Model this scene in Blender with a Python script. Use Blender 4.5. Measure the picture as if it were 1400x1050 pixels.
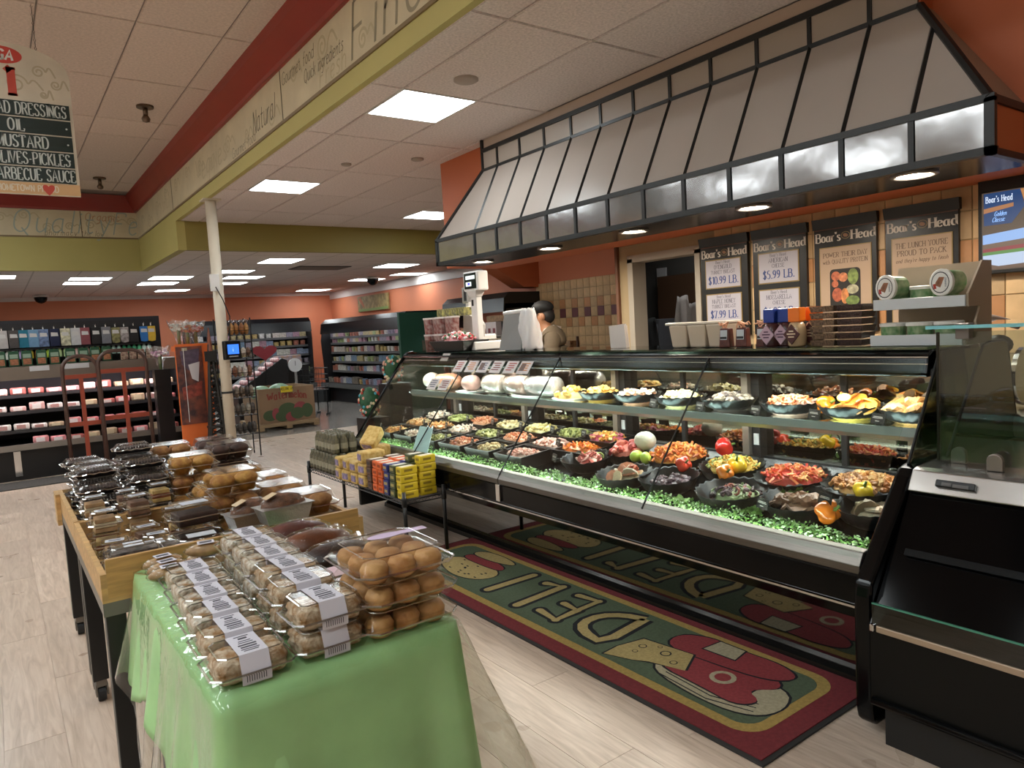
import bpy, bmesh, math, random
from mathutils import Vector, Matrix, noise as mnoise
random.seed(7)
for o in list(bpy.data.objects): bpy.data.objects.remove(o, do_unlink=True)
S = bpy.context.scene
COL = S.collection
PI = math.pi

# ---------------------------------------------------------------- camera, world, exposure
YAW, PITCH, ROLL, FPX, CAMZ = math.radians(35.7683), math.radians(-4.5222), math.radians(-3.2458), 979.255, 1.5
_f = Vector((math.sin(YAW)*math.cos(PITCH), math.cos(YAW)*math.cos(PITCH), math.sin(PITCH)))
_r0 = Vector((math.cos(YAW), -math.sin(YAW), 0)); _u0 = _r0.cross(_f)
_r = _r0*math.cos(ROLL)+_u0*math.sin(ROLL); _u = -_r0*math.sin(ROLL)+_u0*math.cos(ROLL)
camd = bpy.data.cameras.new('camera'); cam = bpy.data.objects.new('camera', camd); COL.objects.link(cam)
camd.sensor_width = 36; camd.sensor_fit = 'HORIZONTAL'; camd.lens = FPX/1400*36; camd.clip_start = .05; camd.clip_end = 200
m3 = Matrix((_r, _u, -_f)).transposed(); cam.matrix_world = Matrix.Translation((0, 0, CAMZ)) @ m3.to_4x4()
S.camera = cam
W = bpy.data.worlds.new('store_air'); S.world = W; W.use_nodes = True
W.node_tree.nodes['Background'].inputs[0].default_value = (.9, .88, .86, 1); W.node_tree.nodes['Background'].inputs[1].default_value = .16
S.view_settings.view_transform = 'Standard'; S.view_settings.look = 'None'; S.view_settings.gamma = 1
S.view_settings.use_curve_mapping = False; S.view_settings.exposure = 0.88
S.cycles.max_bounces = 10; S.cycles.transparent_max_bounces = 40; S.cycles.glossy_bounces = 4; S.cycles.transmission_bounces = 4
S.cycles.diffuse_bounces = 4; S.cycles.sample_clamp_indirect = 6; S.cycles.caustics_reflective = False; S.cycles.caustics_refractive = False
PANEL = 9.0      # ceiling panel emission
CANS = 150.0      # hood can lights
LED = 20.0       # display case lamps

# ---------------------------------------------------------------- materials
def lin(h):
    h = h.lstrip('#'); c = [int(h[i:i+2], 16)/255 for i in (0, 2, 4)]
    return tuple((v/12.92 if v <= .04045 else ((v+.055)/1.055)**2.4) for v in c)+(1,)
MATS = {}
def nt(name):
    m = bpy.data.materials.new(name); m.use_nodes = True; t = m.node_tree
    return m, t, t.nodes['Principled BSDF'], t.nodes['Material Output']
def M(name, col='#808080', rough=.5, metal=0, var=0, scale=8, bump=0, bscale=None, spec=.5, stretch=None, rnd=0, coat=0, col2=None, sub=0, det=4):
    if name in MATS: return MATS[name]
    m, t, b, out = nt(name); N, L = t.nodes, t.links
    b.inputs['Base Color'].default_value = lin(col); b.inputs['Roughness'].default_value = rough; b.inputs['Metallic'].default_value = metal
    b.inputs['Specular IOR Level'].default_value = spec; b.inputs['Coat Weight'].default_value = coat
    if sub: b.inputs['Subsurface Weight'].default_value = sub; b.inputs['Subsurface Radius'].default_value = (.02, .01, .006)
    if var or bump or rnd:
        tc = N.new('ShaderNodeTexCoord'); mp = N.new('ShaderNodeMapping'); L.new(tc.outputs['Object'], mp.inputs[0])
        if stretch: mp.inputs['Scale'].default_value = stretch
        no = N.new('ShaderNodeTexNoise'); no.inputs['Scale'].default_value = scale; no.inputs['Detail'].default_value = det
        L.new(mp.outputs[0], no.inputs['Vector'])
        src = None
        if var:
            rp = N.new('ShaderNodeValToRGB'); a = lin(col)
            lo = lin(col2) if col2 else tuple(v*(1-var) for v in a[:3])+(1,)
            hi = a if col2 else tuple(min(1, v*(1+var*.5)) for v in a[:3])+(1,)
            rp.color_ramp.elements[0].position = .35; rp.color_ramp.elements[1].position = .65
            rp.color_ramp.elements[0].color = lo; rp.color_ramp.elements[1].color = hi
            L.new(no.outputs['Fac'], rp.inputs[0]); src = rp.outputs[0]
        if rnd:
            oi = N.new('ShaderNodeObjectInfo'); mr = N.new('ShaderNodeMapRange'); mr.inputs[3].default_value = 1-rnd; mr.inputs[4].default_value = 1+rnd*.6
            L.new(oi.outputs['Random'], mr.inputs[0]); mx = N.new('ShaderNodeMix'); mx.data_type = 'RGBA'; mx.blend_type = 'MULTIPLY'; mx.inputs[0].default_value = 1
            if src: L.new(src, mx.inputs[6])
            else: mx.inputs[6].default_value = lin(col)
            L.new(mr.outputs[0], mx.inputs[7]); src = mx.outputs[2]
        if src: L.new(src, b.inputs['Base Color'])
        if bump:
            n2 = no
            if bscale:
                n2 = N.new('ShaderNodeTexNoise'); n2.inputs['Scale'].default_value = bscale; n2.inputs['Detail'].default_value = 3; L.new(mp.outputs[0], n2.inputs['Vector'])
            bp = N.new('ShaderNodeBump'); bp.inputs['Strength'].default_value = bump; bp.inputs['Distance'].default_value = .01
            L.new(n2.outputs['Fac'], bp.inputs['Height']); L.new(bp.outputs[0], b.inputs['Normal'])
    MATS[name] = m; return m
def EM(name, col, strength):
    if name in MATS: return MATS[name]
    m, t, b, out = nt(name); b.inputs['Base Color'].default_value = (.02, .02, .02, 1); b.inputs['Emission Color'].default_value = lin(col); b.inputs['Emission Strength'].default_value = strength
    MATS[name] = m; return m
def GLASS(name, tint='#ffffff', ior=1.45, rough=.0, extra=0, bump=0, bscale=30, gcol='#ffffff'):
    if name in MATS: return MATS[name]
    m, t, b, out = nt(name); N, L = t.nodes, t.links; N.remove(b)
    tr = N.new('ShaderNodeBsdfTransparent'); tr.inputs[0].default_value = lin(tint)
    gl = N.new('ShaderNodeBsdfGlossy'); gl.inputs['Roughness'].default_value = rough; gl.inputs[0].default_value = lin(gcol)
    fr = N.new('ShaderNodeFresnel'); ge = N.new('ShaderNodeNewGeometry'); mi = N.new('ShaderNodeMapRange'); mi.inputs[3].default_value = ior; mi.inputs[4].default_value = 1/ior
    L.new(ge.outputs['Backfacing'], mi.inputs[0]); L.new(mi.outputs[0], fr.inputs[0])      # same reflectance on both faces of a thin sheet
    mx = N.new('ShaderNodeMixShader'); fac = fr.outputs[0]
    if extra:
        ad = N.new('ShaderNodeMath'); ad.operation = 'ADD'; ad.use_clamp = True; ad.inputs[1].default_value = extra; L.new(fac, ad.inputs[0]); fac = ad.outputs[0]
    if bump:
        no = N.new('ShaderNodeTexNoise'); no.inputs['Scale'].default_value = bscale; tc = N.new('ShaderNodeTexCoord'); L.new(tc.outputs['Object'], no.inputs['Vector'])
        bp = N.new('ShaderNodeBump'); bp.inputs['Strength'].default_value = bump; bp.inputs['Distance'].default_value = .01; L.new(no.outputs['Fac'], bp.inputs['Height'])
        L.new(bp.outputs[0], gl.inputs['Normal']); L.new(bp.outputs[0], fr.inputs['Normal'])
    L.new(fac, mx.inputs[0]); L.new(tr.outputs[0], mx.inputs[1]); L.new(gl.outputs[0], mx.inputs[2]); L.new(mx.outputs[0], out.inputs[0])
    MATS[name] = m; return m
def FOOD(name, cols, rough=.4, bump=.0, spec=.5):
    """pieces of one heap take one of the colours each"""
    if name in MATS: return MATS[name]
    m, t, b, out = nt(name); N, L = t.nodes, t.links; b.inputs['Roughness'].default_value = rough
    g = N.new('ShaderNodeNewGeometry'); rp = N.new('ShaderNodeValToRGB'); rp.color_ramp.interpolation = 'CONSTANT'
    e = rp.color_ramp.elements; e[0].color = lin(cols[0]); e[0].position = 0
    e[1].position = 1/len(cols) if len(cols) > 1 else 1; e[1].color = lin(cols[1] if len(cols) > 1 else cols[0])
    for i, c in enumerate(cols[2:], 2):
        x = e.new(i/len(cols)); x.color = lin(c)
    L.new(g.outputs['Random Per Island'], rp.inputs[0])
    no = N.new('ShaderNodeTexNoise'); no.inputs['Scale'].default_value = 90; tc = N.new('ShaderNodeTexCoord'); L.new(tc.outputs['Object'], no.inputs['Vector'])
    mr = N.new('ShaderNodeMapRange'); mr.inputs[3].default_value = .7; mr.inputs[4].default_value = 1.25; L.new(no.outputs['Fac'], mr.inputs[0])
    mx = N.new('ShaderNodeMix'); mx.data_type = 'RGBA'; mx.blend_type = 'MULTIPLY'; mx.inputs[0].default_value = 1
    L.new(rp.outputs[0], mx.inputs[6]); L.new(mr.outputs[0], mx.inputs[7]); L.new(mx.outputs[2], b.inputs['Base Color'])
    MATS[name] = m; return m

# ---------------------------------------------------------------- mesh helpers
class G:
    def __init__(s): s.v = []; s.f = []; s.m = []; s.cur = 0
    def add(s, vs, fs):
        n = len(s.v); s.v += [tuple(p) for p in vs]; s.f += [tuple(i+n for i in f) for f in fs]; s.m += [s.cur]*len(fs); return s
    def box(s, x0, x1, y0, y1, z0, z1):
        return s.add([(x0,y0,z0),(x1,y0,z0),(x1,y1,z0),(x0,y1,z0),(x0,y0,z1),(x1,y0,z1),(x1,y1,z1),(x0,y1,z1)],
                     [(0,3,2,1),(4,5,6,7),(0,1,5,4),(1,2,6,5),(2,3,7,6),(3,0,4,7)])
    def cb(s, c, d): return s.box(c[0]-d[0]/2, c[0]+d[0]/2, c[1]-d[1]/2, c[1]+d[1]/2, c[2]-d[2]/2, c[2]+d[2]/2)
    def obox(s, c, d, rot):
        q = rot if isinstance(rot, Matrix) else Matrix.Rotation(rot, 3, 'Z')
        h = [x/2 for x in d]; vs = []
        for z in (-1, 1):
            for x, y in ((-1,-1),(1,-1),(1,1),(-1,1)): vs.append(Vector(c)+q @ Vector((x*h[0], y*h[1], z*h[2])))
        return s.add(vs, [(0,3,2,1),(4,5,6,7),(0,1,5,4),(1,2,6,5),(2,3,7,6),(3,0,4,7)])
    def taper(s, c, d0, d1, h):
        """frustum box, base centre c, base size d0, top size d1"""
        x, y, z = c; a, b = d0[0]/2, d0[1]/2; p, q = d1[0]/2, d1[1]/2
        return s.add([(x-a,y-b,z),(x+a,y-b,z),(x+a,y+b,z),(x-a,y+b,z),(x-p,y-q,z+h),(x+p,y-q,z+h),(x+p,y+q,z+h),(x-p,y+q,z+h)],
                     [(0,3,2,1),(4,5,6,7),(0,1,5,4),(1,2,6,5),(2,3,7,6),(3,0,4,7)])
    def prism(s, poly, ax, a, b):
        f = {'x': lambda p, t: (t, p[0], p[1]), 'y': lambda p, t: (p[0], t, p[1]), 'z': lambda p, t: (p[0], p[1], t)}[ax]
        n = len(poly); vs = [f(p, a) for p in poly]+[f(p, b) for p in poly]
        return s.add(vs, [tuple(range(n))[::-1], tuple(range(n, 2*n))]+[(i, (i+1) % n, n+(i+1) % n, n+i) for i in range(n)])
    def poly(s, pts): return s.add(pts, [tuple(range(len(pts)))])
    def slab(s, pts, t):
        """planar polygon thickened by t along its normal"""
        p = [Vector(q) for q in pts]; nn = (p[1]-p[0]).cross(p[2]-p[0]).normalized()*t; n = len(p)
        return s.add(p+[q+nn for q in p], [tuple(range(n))[::-1], tuple(range(n, 2*n))]+[(i, (i+1) % n, n+(i+1) % n, n+i) for i in range(n)])
    def tube(s, pts, r, n=6, closed=False, cap=True):
        P = [Vector(p) for p in pts]; k = len(P); R = r if isinstance(r, (list, tuple)) else [r]*k; rings = []; up = None
        for i, p in enumerate(P):
            if closed: d = P[(i+1) % k]-P[i-1]
            else: d = P[min(i+1, k-1)]-P[max(i-1, 0)]
            d.normalize()
            if up is None:
                up = Vector((0, 0, 1)) if abs(d.z) < .9 else Vector((1, 0, 0))
            e = d.cross(up); 
            if e.length < 1e-5: e = d.orthogonal()
            e.normalize(); g = e.cross(d).normalized(); up = g
            rings.append([p+(e*math.cos(2*PI*j/n)+g*math.sin(2*PI*j/n))*R[i] for j in range(n)])
        vs = [q for ring in rings for q in ring]; fs = []
        for i in range(k if closed else k-1):
            a, b = i*n, ((i+1) % k)*n
            fs += [(a+j, a+(j+1) % n, b+(j+1) % n, b+j) for j in range(n)]
        if cap and not closed: fs += [tuple(range(n))[::-1], tuple(range((k-1)*n, k*n))]
        return s.add(vs, fs)
    def lathe(s, prof, c=(0,0,0), n=20, sx=1, sy=1, wob=None, cap0=True, cap1=False):
        vs = []
        for i, (r, z) in enumerate(prof):
            for j in range(n):
                a = 2*PI*j/n; w = wob(i, a) if wob else (0, 0)
                vs.append((c[0]+(r+w[0])*math.cos(a)*sx, c[1]+(r+w[0])*math.sin(a)*sy, c[2]+z+w[1]))
        k = len(prof); fs = []
        for i in range(k-1): fs += [(i*n+j, i*n+(j+1) % n, (i+1)*n+(j+1) % n, (i+1)*n+j) for j in range(n)]
        if cap0: fs.append(tuple(range(n))[::-1])
        if cap1: fs.append(tuple(range((k-1)*n, k*n)))
        return s.add(vs, fs)
    def cyl(s, c, r, h, n=16, r2=None): return s.lathe([(r, 0), (r2 if r2 is not None else r, h)], c, n, cap1=True)
    def ell(s, c, rad, nu=12, nv=7, rot=None, fn=None):
        vs = []; fs = []
        for i in range(nv+1):
            th = PI*i/nv
            for j in range(nu):
                a = 2*PI*j/nu; d = Vector((math.sin(th)*math.cos(a), math.sin(th)*math.sin(a), -math.cos(th)))
                k = fn(d) if fn else 1
                p = Vector((d.x*rad[0]*k, d.y*rad[1]*k, d.z*rad[2]*k))
                if rot: p = rot @ p
                vs.append(Vector(c)+p)
        for i in range(nv): fs += [(i*nu+j, i*nu+(j+1) % nu, (i+1)*nu+(j+1) % nu, (i+1)*nu+j) for j in range(nu)]
        return s.add(vs, fs)
    def grid(s, nx, ny, fn):
        vs = [fn(i/nx, j/ny) for j in range(ny+1) for i in range(nx+1)]
        return s.add(vs, [(j*(nx+1)+i, j*(nx+1)+i+1, (j+1)*(nx+1)+i+1, (j+1)*(nx+1)+i) for j in range(ny) for i in range(nx)])
    def mesh(s, name, mat=None, smooth=False, bevel=0, seg=2, merge=0):
        me = bpy.data.meshes.new(name); me.from_pydata([tuple(p) for p in s.v], [], s.f)
        mats = mat if isinstance(mat, (list, tuple)) else [mat]
        for m in mats: me.materials.append(m)
        if any(s.m): me.polygons.foreach_set('material_index', s.m)
        if bevel or merge:
            bm = bmesh.new(); bm.from_mesh(me)
            if merge: bmesh.ops.remove_doubles(bm, verts=bm.verts, dist=merge)
            if bevel:
                bmesh.ops.bevel(bm, geom=[e for e in bm.edges if len(e.link_faces) == 2 and e.calc_face_angle(0) > .5], offset=bevel, segments=seg, affect='EDGES', clamp_overlap=True, profile=.5)
            bm.to_mesh(me); bm.free()
        if smooth: me.polygons.foreach_set('use_smooth', [True]*len(me.polygons))
        me.update(); return me
    def build(s, name, mat, parent=None, smooth=False, bevel=0, seg=2, loc=None, rz=0, merge=0):
        o = bpy.data.objects.new(name, s.mesh(name, mat, smooth, bevel, seg, merge)); COL.objects.link(o)
        if loc: o.location = loc
        if rz: o.rotation_euler.z = rz
        if parent: o.parent = parent
        return o
def tag(o, label=None, cat=None, group=None, kind=None):
    if label: o['label'] = label
    if cat: o['category'] = cat
    if group: o['group'] = group
    if kind: o['kind'] = kind
    return o
def thing(name, label, cat, loc=(0,0,0), rz=0, group=None):
    o = bpy.data.objects.new(name, None); COL.objects.link(o); o.location = loc; o.rotation_euler = (0, 0, rz); o.empty_display_size = .05
    return tag(o, label, cat, group)
def struct(g, name, mat, parent=None, **k):
    o = g.build(name, mat, parent, **k)
    if not parent: o['kind'] = 'structure'
    return o
def inst(me, name, parent=None, loc=(0,0,0), rot=(0,0,0), sc=None):
    o = bpy.data.objects.new(name, me); COL.objects.link(o); o.location = loc; o.rotation_euler = rot
    if sc: o.scale = sc
    if parent: o.parent = parent
    return o
def dup(root, loc, rz=None, label=None, group=None, parent=None):
    c = root.copy(); COL.objects.link(c)
    if parent: c.parent = parent
    else:
        c.location = loc
        if rz is not None: c.rotation_euler = (0, 0, rz)
        if label: c['label'] = label
        if group: c['group'] = group
    for ch in list(root.children): dup(ch, None, parent=c)
    return c
ORD = ['first','second','third','fourth','fifth','sixth','seventh','eighth','ninth','tenth','eleventh','twelfth','thirteenth','fourteenth','fifteenth','sixteenth','seventeenth','eighteenth','nineteenth','twentieth']
def ordn(n):
    """0 -> first ..."""
    if n < 20: return ORD[n]
    t = ['twenty', 'thirty', 'forty', 'fifty'][n//10-2] if (n+1) % 10 else None; n += 1
    if n % 10 == 0: return ['twentieth', 'thirtieth', 'fortieth', 'fiftieth'][n//10-2]
    return ['twenty', 'thirty', 'forty', 'fifty'][n//10-2]+'-'+ORD[n % 10-1]
def rnd(a, b): return random.uniform(a, b)

# ---------------------------------------------------------------- stroke lettering
_GL = {
'A':'0,0 3,10 6,0|1.2,3.6 4.8,3.6','B':'0.6,0 0.6,10|.6,10 3.5,10 5,9 5,6.5 3.6,5.4 .6,5.4|3.6,5.4 5.6,4.4 5.6,1.2 4,0 .6,0','C':'5.8,8 5,9.4 3.2,10 1.4,9 .4,7 .4,3 1.4,1 3.2,0 5,.6 5.8,2.2',
'D':'.6,0 .6,10|.6,10 3.4,10 5.2,8.6 6,6.4 6,3.6 5.2,1.4 3.4,0 .6,0','E':'.6,0 .6,10|.6,10 5.2,10 5.2,8.4|.6,5.2 3.8,5.2|.6,0 5.4,0 5.4,1.8','F':'.6,0 .6,10|.6,10 5.2,10 5.2,8.4|.6,5.2 3.8,5.2',
'G':'5.8,8 5,9.4 3.2,10 1.4,9 .4,7 .4,3 1.4,1 3.2,0 5,.6 5.6,1.4|5.6,0 5.6,4.4|4,4.4 6.4,4.4','H':'.6,0 .6,10|5.8,0 5.8,10|.6,5.2 5.8,5.2','I':'1.6,0 1.6,10','J':'3.2,10 3.2,2 2.4,.4 1,0 .2,1.2','K':'.6,0 .6,10|5.4,10 .6,4.6|2.2,6 5.8,0',
'L':'.6,0 .6,10|.6,0 5.2,0 5.2,2','M':'.6,0 .6,10|.6,10 3.6,1 6.6,10|6.6,10 6.6,0','N':'.6,0 .6,10|.6,10 5.6,0|5.6,0 5.6,10','O':'3.2,10 1.4,9 .4,7 .4,3 1.4,1 3.2,0 5,1 6,3 6,7 5,9 3.2,10',
'P':'.6,0 .6,10|.6,10 3.8,10 5.4,8.8 5.4,6.4 3.8,5 .6,5','Q':'3.2,10 1.4,9 .4,7 .4,3 1.4,1 3.2,0 5,1 6,3 6,7 5,9 3.2,10|3.4,2 6.4,-1.6','R':'.6,0 .6,10|.6,10 3.8,10 5.4,8.8 5.4,6.4 3.8,5.2 .6,5.2|3,5.2 5.8,0',
'S':'5,8.2 4.4,9.6 2.8,10 1.2,9.4 .6,7.8 1.2,6.2 4.2,4.4 5.2,2.6 4.6,.8 2.8,0 1,.4 .4,2','T':'3,0 3,10|0,8.4 0,10 6,10 6,8.4','U':'.6,10 .6,2.6 1.6,.6 3.2,0 4.8,.6 5.8,2.6 5.8,10','V':'0,10 3,0 6,10','W':'0,10 2,0 4,9 6,0 8,10','X':'0,0 5.6,10|0,10 5.6,0','Y':'0,10 2.8,5 5.6,10|2.8,5 2.8,0','Z':'.2,8.4 .4,10 5.2,10 .2,0 5.4,0 5.6,2',
'0':'2.6,10 1,9 .4,7 .4,3 1,1 2.6,0 4.2,1 4.8,3 4.8,7 4.2,9 2.6,10','1':'1,8.4 2.6,10|2.6,10 2.6,0','2':'.4,8 1.2,9.6 2.8,10 4.4,9 4.4,7 .4,0 4.8,0','3':'.4,9 2.4,10 4.2,9 4.2,6.6 2,5.4 4.4,4 4.4,1.4 2.4,0 .4,1','4':'3.4,0 3.4,10 .2,3 5,3','5':'4.4,10 1,10 .8,5.8 3,6.2 4.6,4.6 4.6,1.8 2.8,0 .4,1','6':'4.2,9.4 2.4,9 .8,6.4 .5,3 1.4,.6 2.8,0 4.4,1.2 4.6,3.4 3.4,5.4 1.6,5.2 .6,3.6','7':'.4,8.6 .4,10 4.8,10 2,0','9':'.8,.6 2.8,1 4.2,3.6 4.6,7 3.8,9.4 2.4,10 .8,8.8 .6,6.6 1.8,4.6 3.6,5 4.5,6.6',
'$':'4.6,8 4,9.2 2.6,9.6 1.2,9 .6,7.6 1.2,6.2 3.8,4.4 4.8,2.6 4.2,1 2.6,.4 1,.8 .4,2.2|2.6,-1 2.6,11','.':'1,0 1,1.2','-':'.3,4 3,4',"'":'.8,10 .8,7.6',' ':'',':':'.6,1 1.2,1|.6,5 1.2,5','/':'0,0 4,10','&':'6,1 2,8 3,10 4.4,8 .4,3 1.6,0 4,.6 6,4',
'a':'4.2,6 2.6,6.4 .8,5.2 .4,3 1,.8 2.4,0 4,1.4|4.2,6.4 4.2,1 5.2,0','b':'.6,10 .6,0|.6,4 2,6.2 4,5.6 4.6,3 3.8,.6 2.2,0 .6,1.4','c':'4.2,5 3,6.4 1.2,5.6 .4,3.4 1,.8 2.6,0 4.4,1.2','d':'4.4,10 4.4,0|4.4,4.6 3,6.4 1.2,5.8 .4,3.2 1.2,.6 2.8,0 4.4,1.6','e':'.5,3.4 4.4,3.8 3.8,5.8 2.4,6.4 .9,5.4 .4,3 1.2,.6 2.8,0 4.4,1.2','f':'3.6,9.4 2.6,10 1.6,9 1.4,6 1.4,0|.2,6 3.2,6','g':'4.2,6.2 2.4,6.4 .6,4.8 .8,1.6 2.6,.8 4.2,2.2|4.2,6.4 4.2,-1.4 3,-3 .8,-2.6','h':'.6,10 .6,0|.6,4 2.2,6.4 3.8,5.8 4.2,4 4.2,0','i':'1,6.4 1,0|1,8.2 1,9','j':'2,6.4 2,-2 .4,-3|2,8.2 2,9','k':'.6,10 .6,0|4,6.4 .8,3|1.8,4 4.2,0','l':'1,10 1,0','m':'.6,6.4 .6,0|.6,4.4 2,6.4 3.2,5.4 3.4,0|3.4,4.4 4.8,6.4 6,5.4 6.2,0','n':'.6,6.4 .6,0|.6,4 2.2,6.4 3.8,5.8 4.2,4 4.2,0','o':'2.4,6.4 .9,5.4 .4,3.2 .9,.9 2.4,0 3.9,.9 4.4,3.2 3.9,5.4 2.4,6.4','p':'.6,6.4 .6,-3|.6,4.2 2.2,6.4 4,5.6 4.4,3 3.6,.6 2,0 .6,1.6','q':'4.2,6.4 4.2,-3|4.2,5 2.6,6.4 .8,5 .6,2 2.2,.2 4.2,1.8','r':'.6,6.4 .6,0|.6,3.8 1.8,6 3.4,6.2','s':'3.8,5.4 2.4,6.4 .9,5.6 1,4.2 3.4,2.6 3.6,1 2.2,0 .4,.8','t':'1.6,9 1.6,1 2.6,0 3.8,.8|.2,6.2 3.4,6.2','u':'.6,6.4 .6,1.4 1.8,0 3.4,.8 4.2,2.4|4.2,6.4 4.2,0','v':'.2,6.4 2.2,0 4.2,6.4','w':'.2,6.4 1.6,0 3,5.4 4.4,0 5.8,6.4','x':'.2,0 4,6.4|.2,6.4 4,0','y':'.4,6.4 2.4,.4|4.4,6.4 1.6,-3 .2,-2.6','z':'.4,6.4 4,6.4 .4,0 4.2,0'}
def _wid(c):
    if c == ' ': return 3.2
    xs = [float(p.split(',')[0]) for st in _GL[c].split('|') for p in st.split()]
    return max(xs)
def twidth(txt, h, sp=1.6): return sum(_wid(c)+sp for c in txt)*h/10-sp*h/10
def text2d(g, txt, h, place, thick=1.5, thin=.7, serif=True, sp=1.6, condense=1.0, align='l', hand=False):
    """adds flat ribbon lettering; place(u,v) -> 3D point on the sign"""
    k = h/10; u0 = 0; tw = twidth(txt, h, sp)*condense
    if align == 'c': u0 = -tw/2
    if align == 'r': u0 = -tw
    x = 0
    for c in txt:
        for st in (_GL[c].split('|') if _GL[c] else []):
            pts = [tuple(map(float, p.split(','))) for p in st.split()]
            if hand or len(pts) > 4:      # round the curves off
                for _ in range(2 if hand else 1):
                    q = [pts[0]]
                    for a, b in zip(pts, pts[1:]): q += [(a[0]*.75+b[0]*.25, a[1]*.75+b[1]*.25), (a[0]*.25+b[0]*.75, a[1]*.25+b[1]*.75)]
                    pts = q+[pts[-1]]
            n = len(pts); left = []; right = []
            closed = pts[0] == pts[-1]
            for i, p in enumerate(pts):
                a = pts[max(i-1, 0)]; b = pts[min(i+1, n-1)]
                if closed and i in (0, n-1): a, b = pts[-2], pts[1]
                dx, dy = b[0]-a[0], b[1]-a[1]; L = math.hypot(dx, dy) or 1; dx /= L; dy /= L
                w = (thin+(thick-thin)*abs(dy)**1.5)/2
                left.append((p[0]-dy*w, p[1]+dx*w)); right.append((p[0]+dy*w, p[1]-dx*w))
            def pl(q):
                uu = (x+q[0])*k*condense+u0; vv = q[1]*k
                return place(uu+(vv*.22 if hand else 0), vv)
            base = [pl(q) for q in left]+[pl(q) for q in right]
            g.add(base, [(i, i+1, n+i+1, n+i) for i in range(n-1)])
            if serif:
                for e, o in ((pts[0], pts[1]), (pts[-1], pts[-2])):
                    if e[1] in (0., 10., 6.4, -3.) and abs(o[1]-e[1]) > 2.2 and abs(o[0]-e[0]) < 4:
                        w = 1.45; t = thin*.9; y0 = e[1]-(0 if e[1] in (0., -3.) else t); g.poly([pl((e[0]-w, y0)), pl((e[0]+w, y0)), pl((e[0]+w, y0+t)), pl((e[0]-w, y0+t))])
        x += _wid(c)+sp
    return tw
def lettering(lines, mat, parent, name='lettering', **k):
    """lines: (text, height, place function)"""
    g = G()
    for t, h, pl, kw in lines: text2d(g, t, h, pl, **{**k, **kw})
    return g.build(name, mat, parent)
def strokes(g, pts, w, place, smooth=2):
    for _ in range(smooth):
        q = [pts[0]]
        for a, b in zip(pts, pts[1:]): q += [(a[0]*.75+b[0]*.25, a[1]*.75+b[1]*.25), (a[0]*.25+b[0]*.75, a[1]*.25+b[1]*.75)]
        pts = q+[pts[-1]]
    n = len(pts); l = []; r = []
    for i, p in enumerate(pts):
        a = pts[max(i-1, 0)]; b = pts[min(i+1, n-1)]; dx, dy = b[0]-a[0], b[1]-a[1]; L = math.hypot(dx, dy) or 1
        l.append(place(p[0]-dy/L*w/2, p[1]+dx/L*w/2)); r.append(place(p[0]+dy/L*w/2, p[1]-dx/L*w/2))
    g.add(l+r, [(i, i+1, n+i+1, n+i) for i in range(n-1)])
def wp(g, name, mat, parent, **k):
    """part modelled in world coordinates under a thing whose empty stands at its base"""
    l = parent.location; return g.build(name, mat, parent, loc=(-l.x, -l.y, -l.z), **k)
# ---------------------------------------------------------------- shared materials
XW0 = 4.5
tile_w = M('ceiling_tile', '#e1d4d0', .9, var=.16, scale=60, bump=.35, bscale=110, rnd=.05)
tee_w = M('ceiling_tee', '#8d8079', .6)
upt_w = M('ceiling_tile_store', '#d3c0b4', .9, var=.12, scale=45, bump=.3, bscale=90, rnd=.05)
orange = M('orange_paint', '#cb7a58', .6, var=.05, scale=1.2)
orange2 = M('orange_paint_deli', '#bd663e', .55, var=.05, scale=1.5)
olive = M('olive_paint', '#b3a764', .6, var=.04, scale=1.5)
cream = M('cream_panel', '#cbbd9c', .45, var=.1, scale=3)
redp = M('red_crown_paint', '#8e3026', .4, var=.06, scale=3)
black = M('black_gloss', '#070708', .16, spec=.22)
blackm = M('black_matte', '#131314', .5)
blackmet = M('black_metal', '#161618', .35)
steel = M('brushed_steel', '#a9a39a', .28, metal=.9, var=.15, scale=14, stretch=(30, .6, 30))
chrome = M('chrome', '#d8d8d8', .1, metal=1)
white = M('white_plastic', '#dcd8d4', .4)
wood = M('light_wood', '#c39a63', .45, var=.25, scale=6, stretch=(1, 8, 8), bump=.05)
glass = GLASS('clear_glass', '#f4faf8', 1.4, .0)
glass_d = GLASS('smoked_glass', '#7d837c', 1.5, .0, .02)
panel_e = EM('light_panel', '#f4fdff', PANEL)
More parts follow.
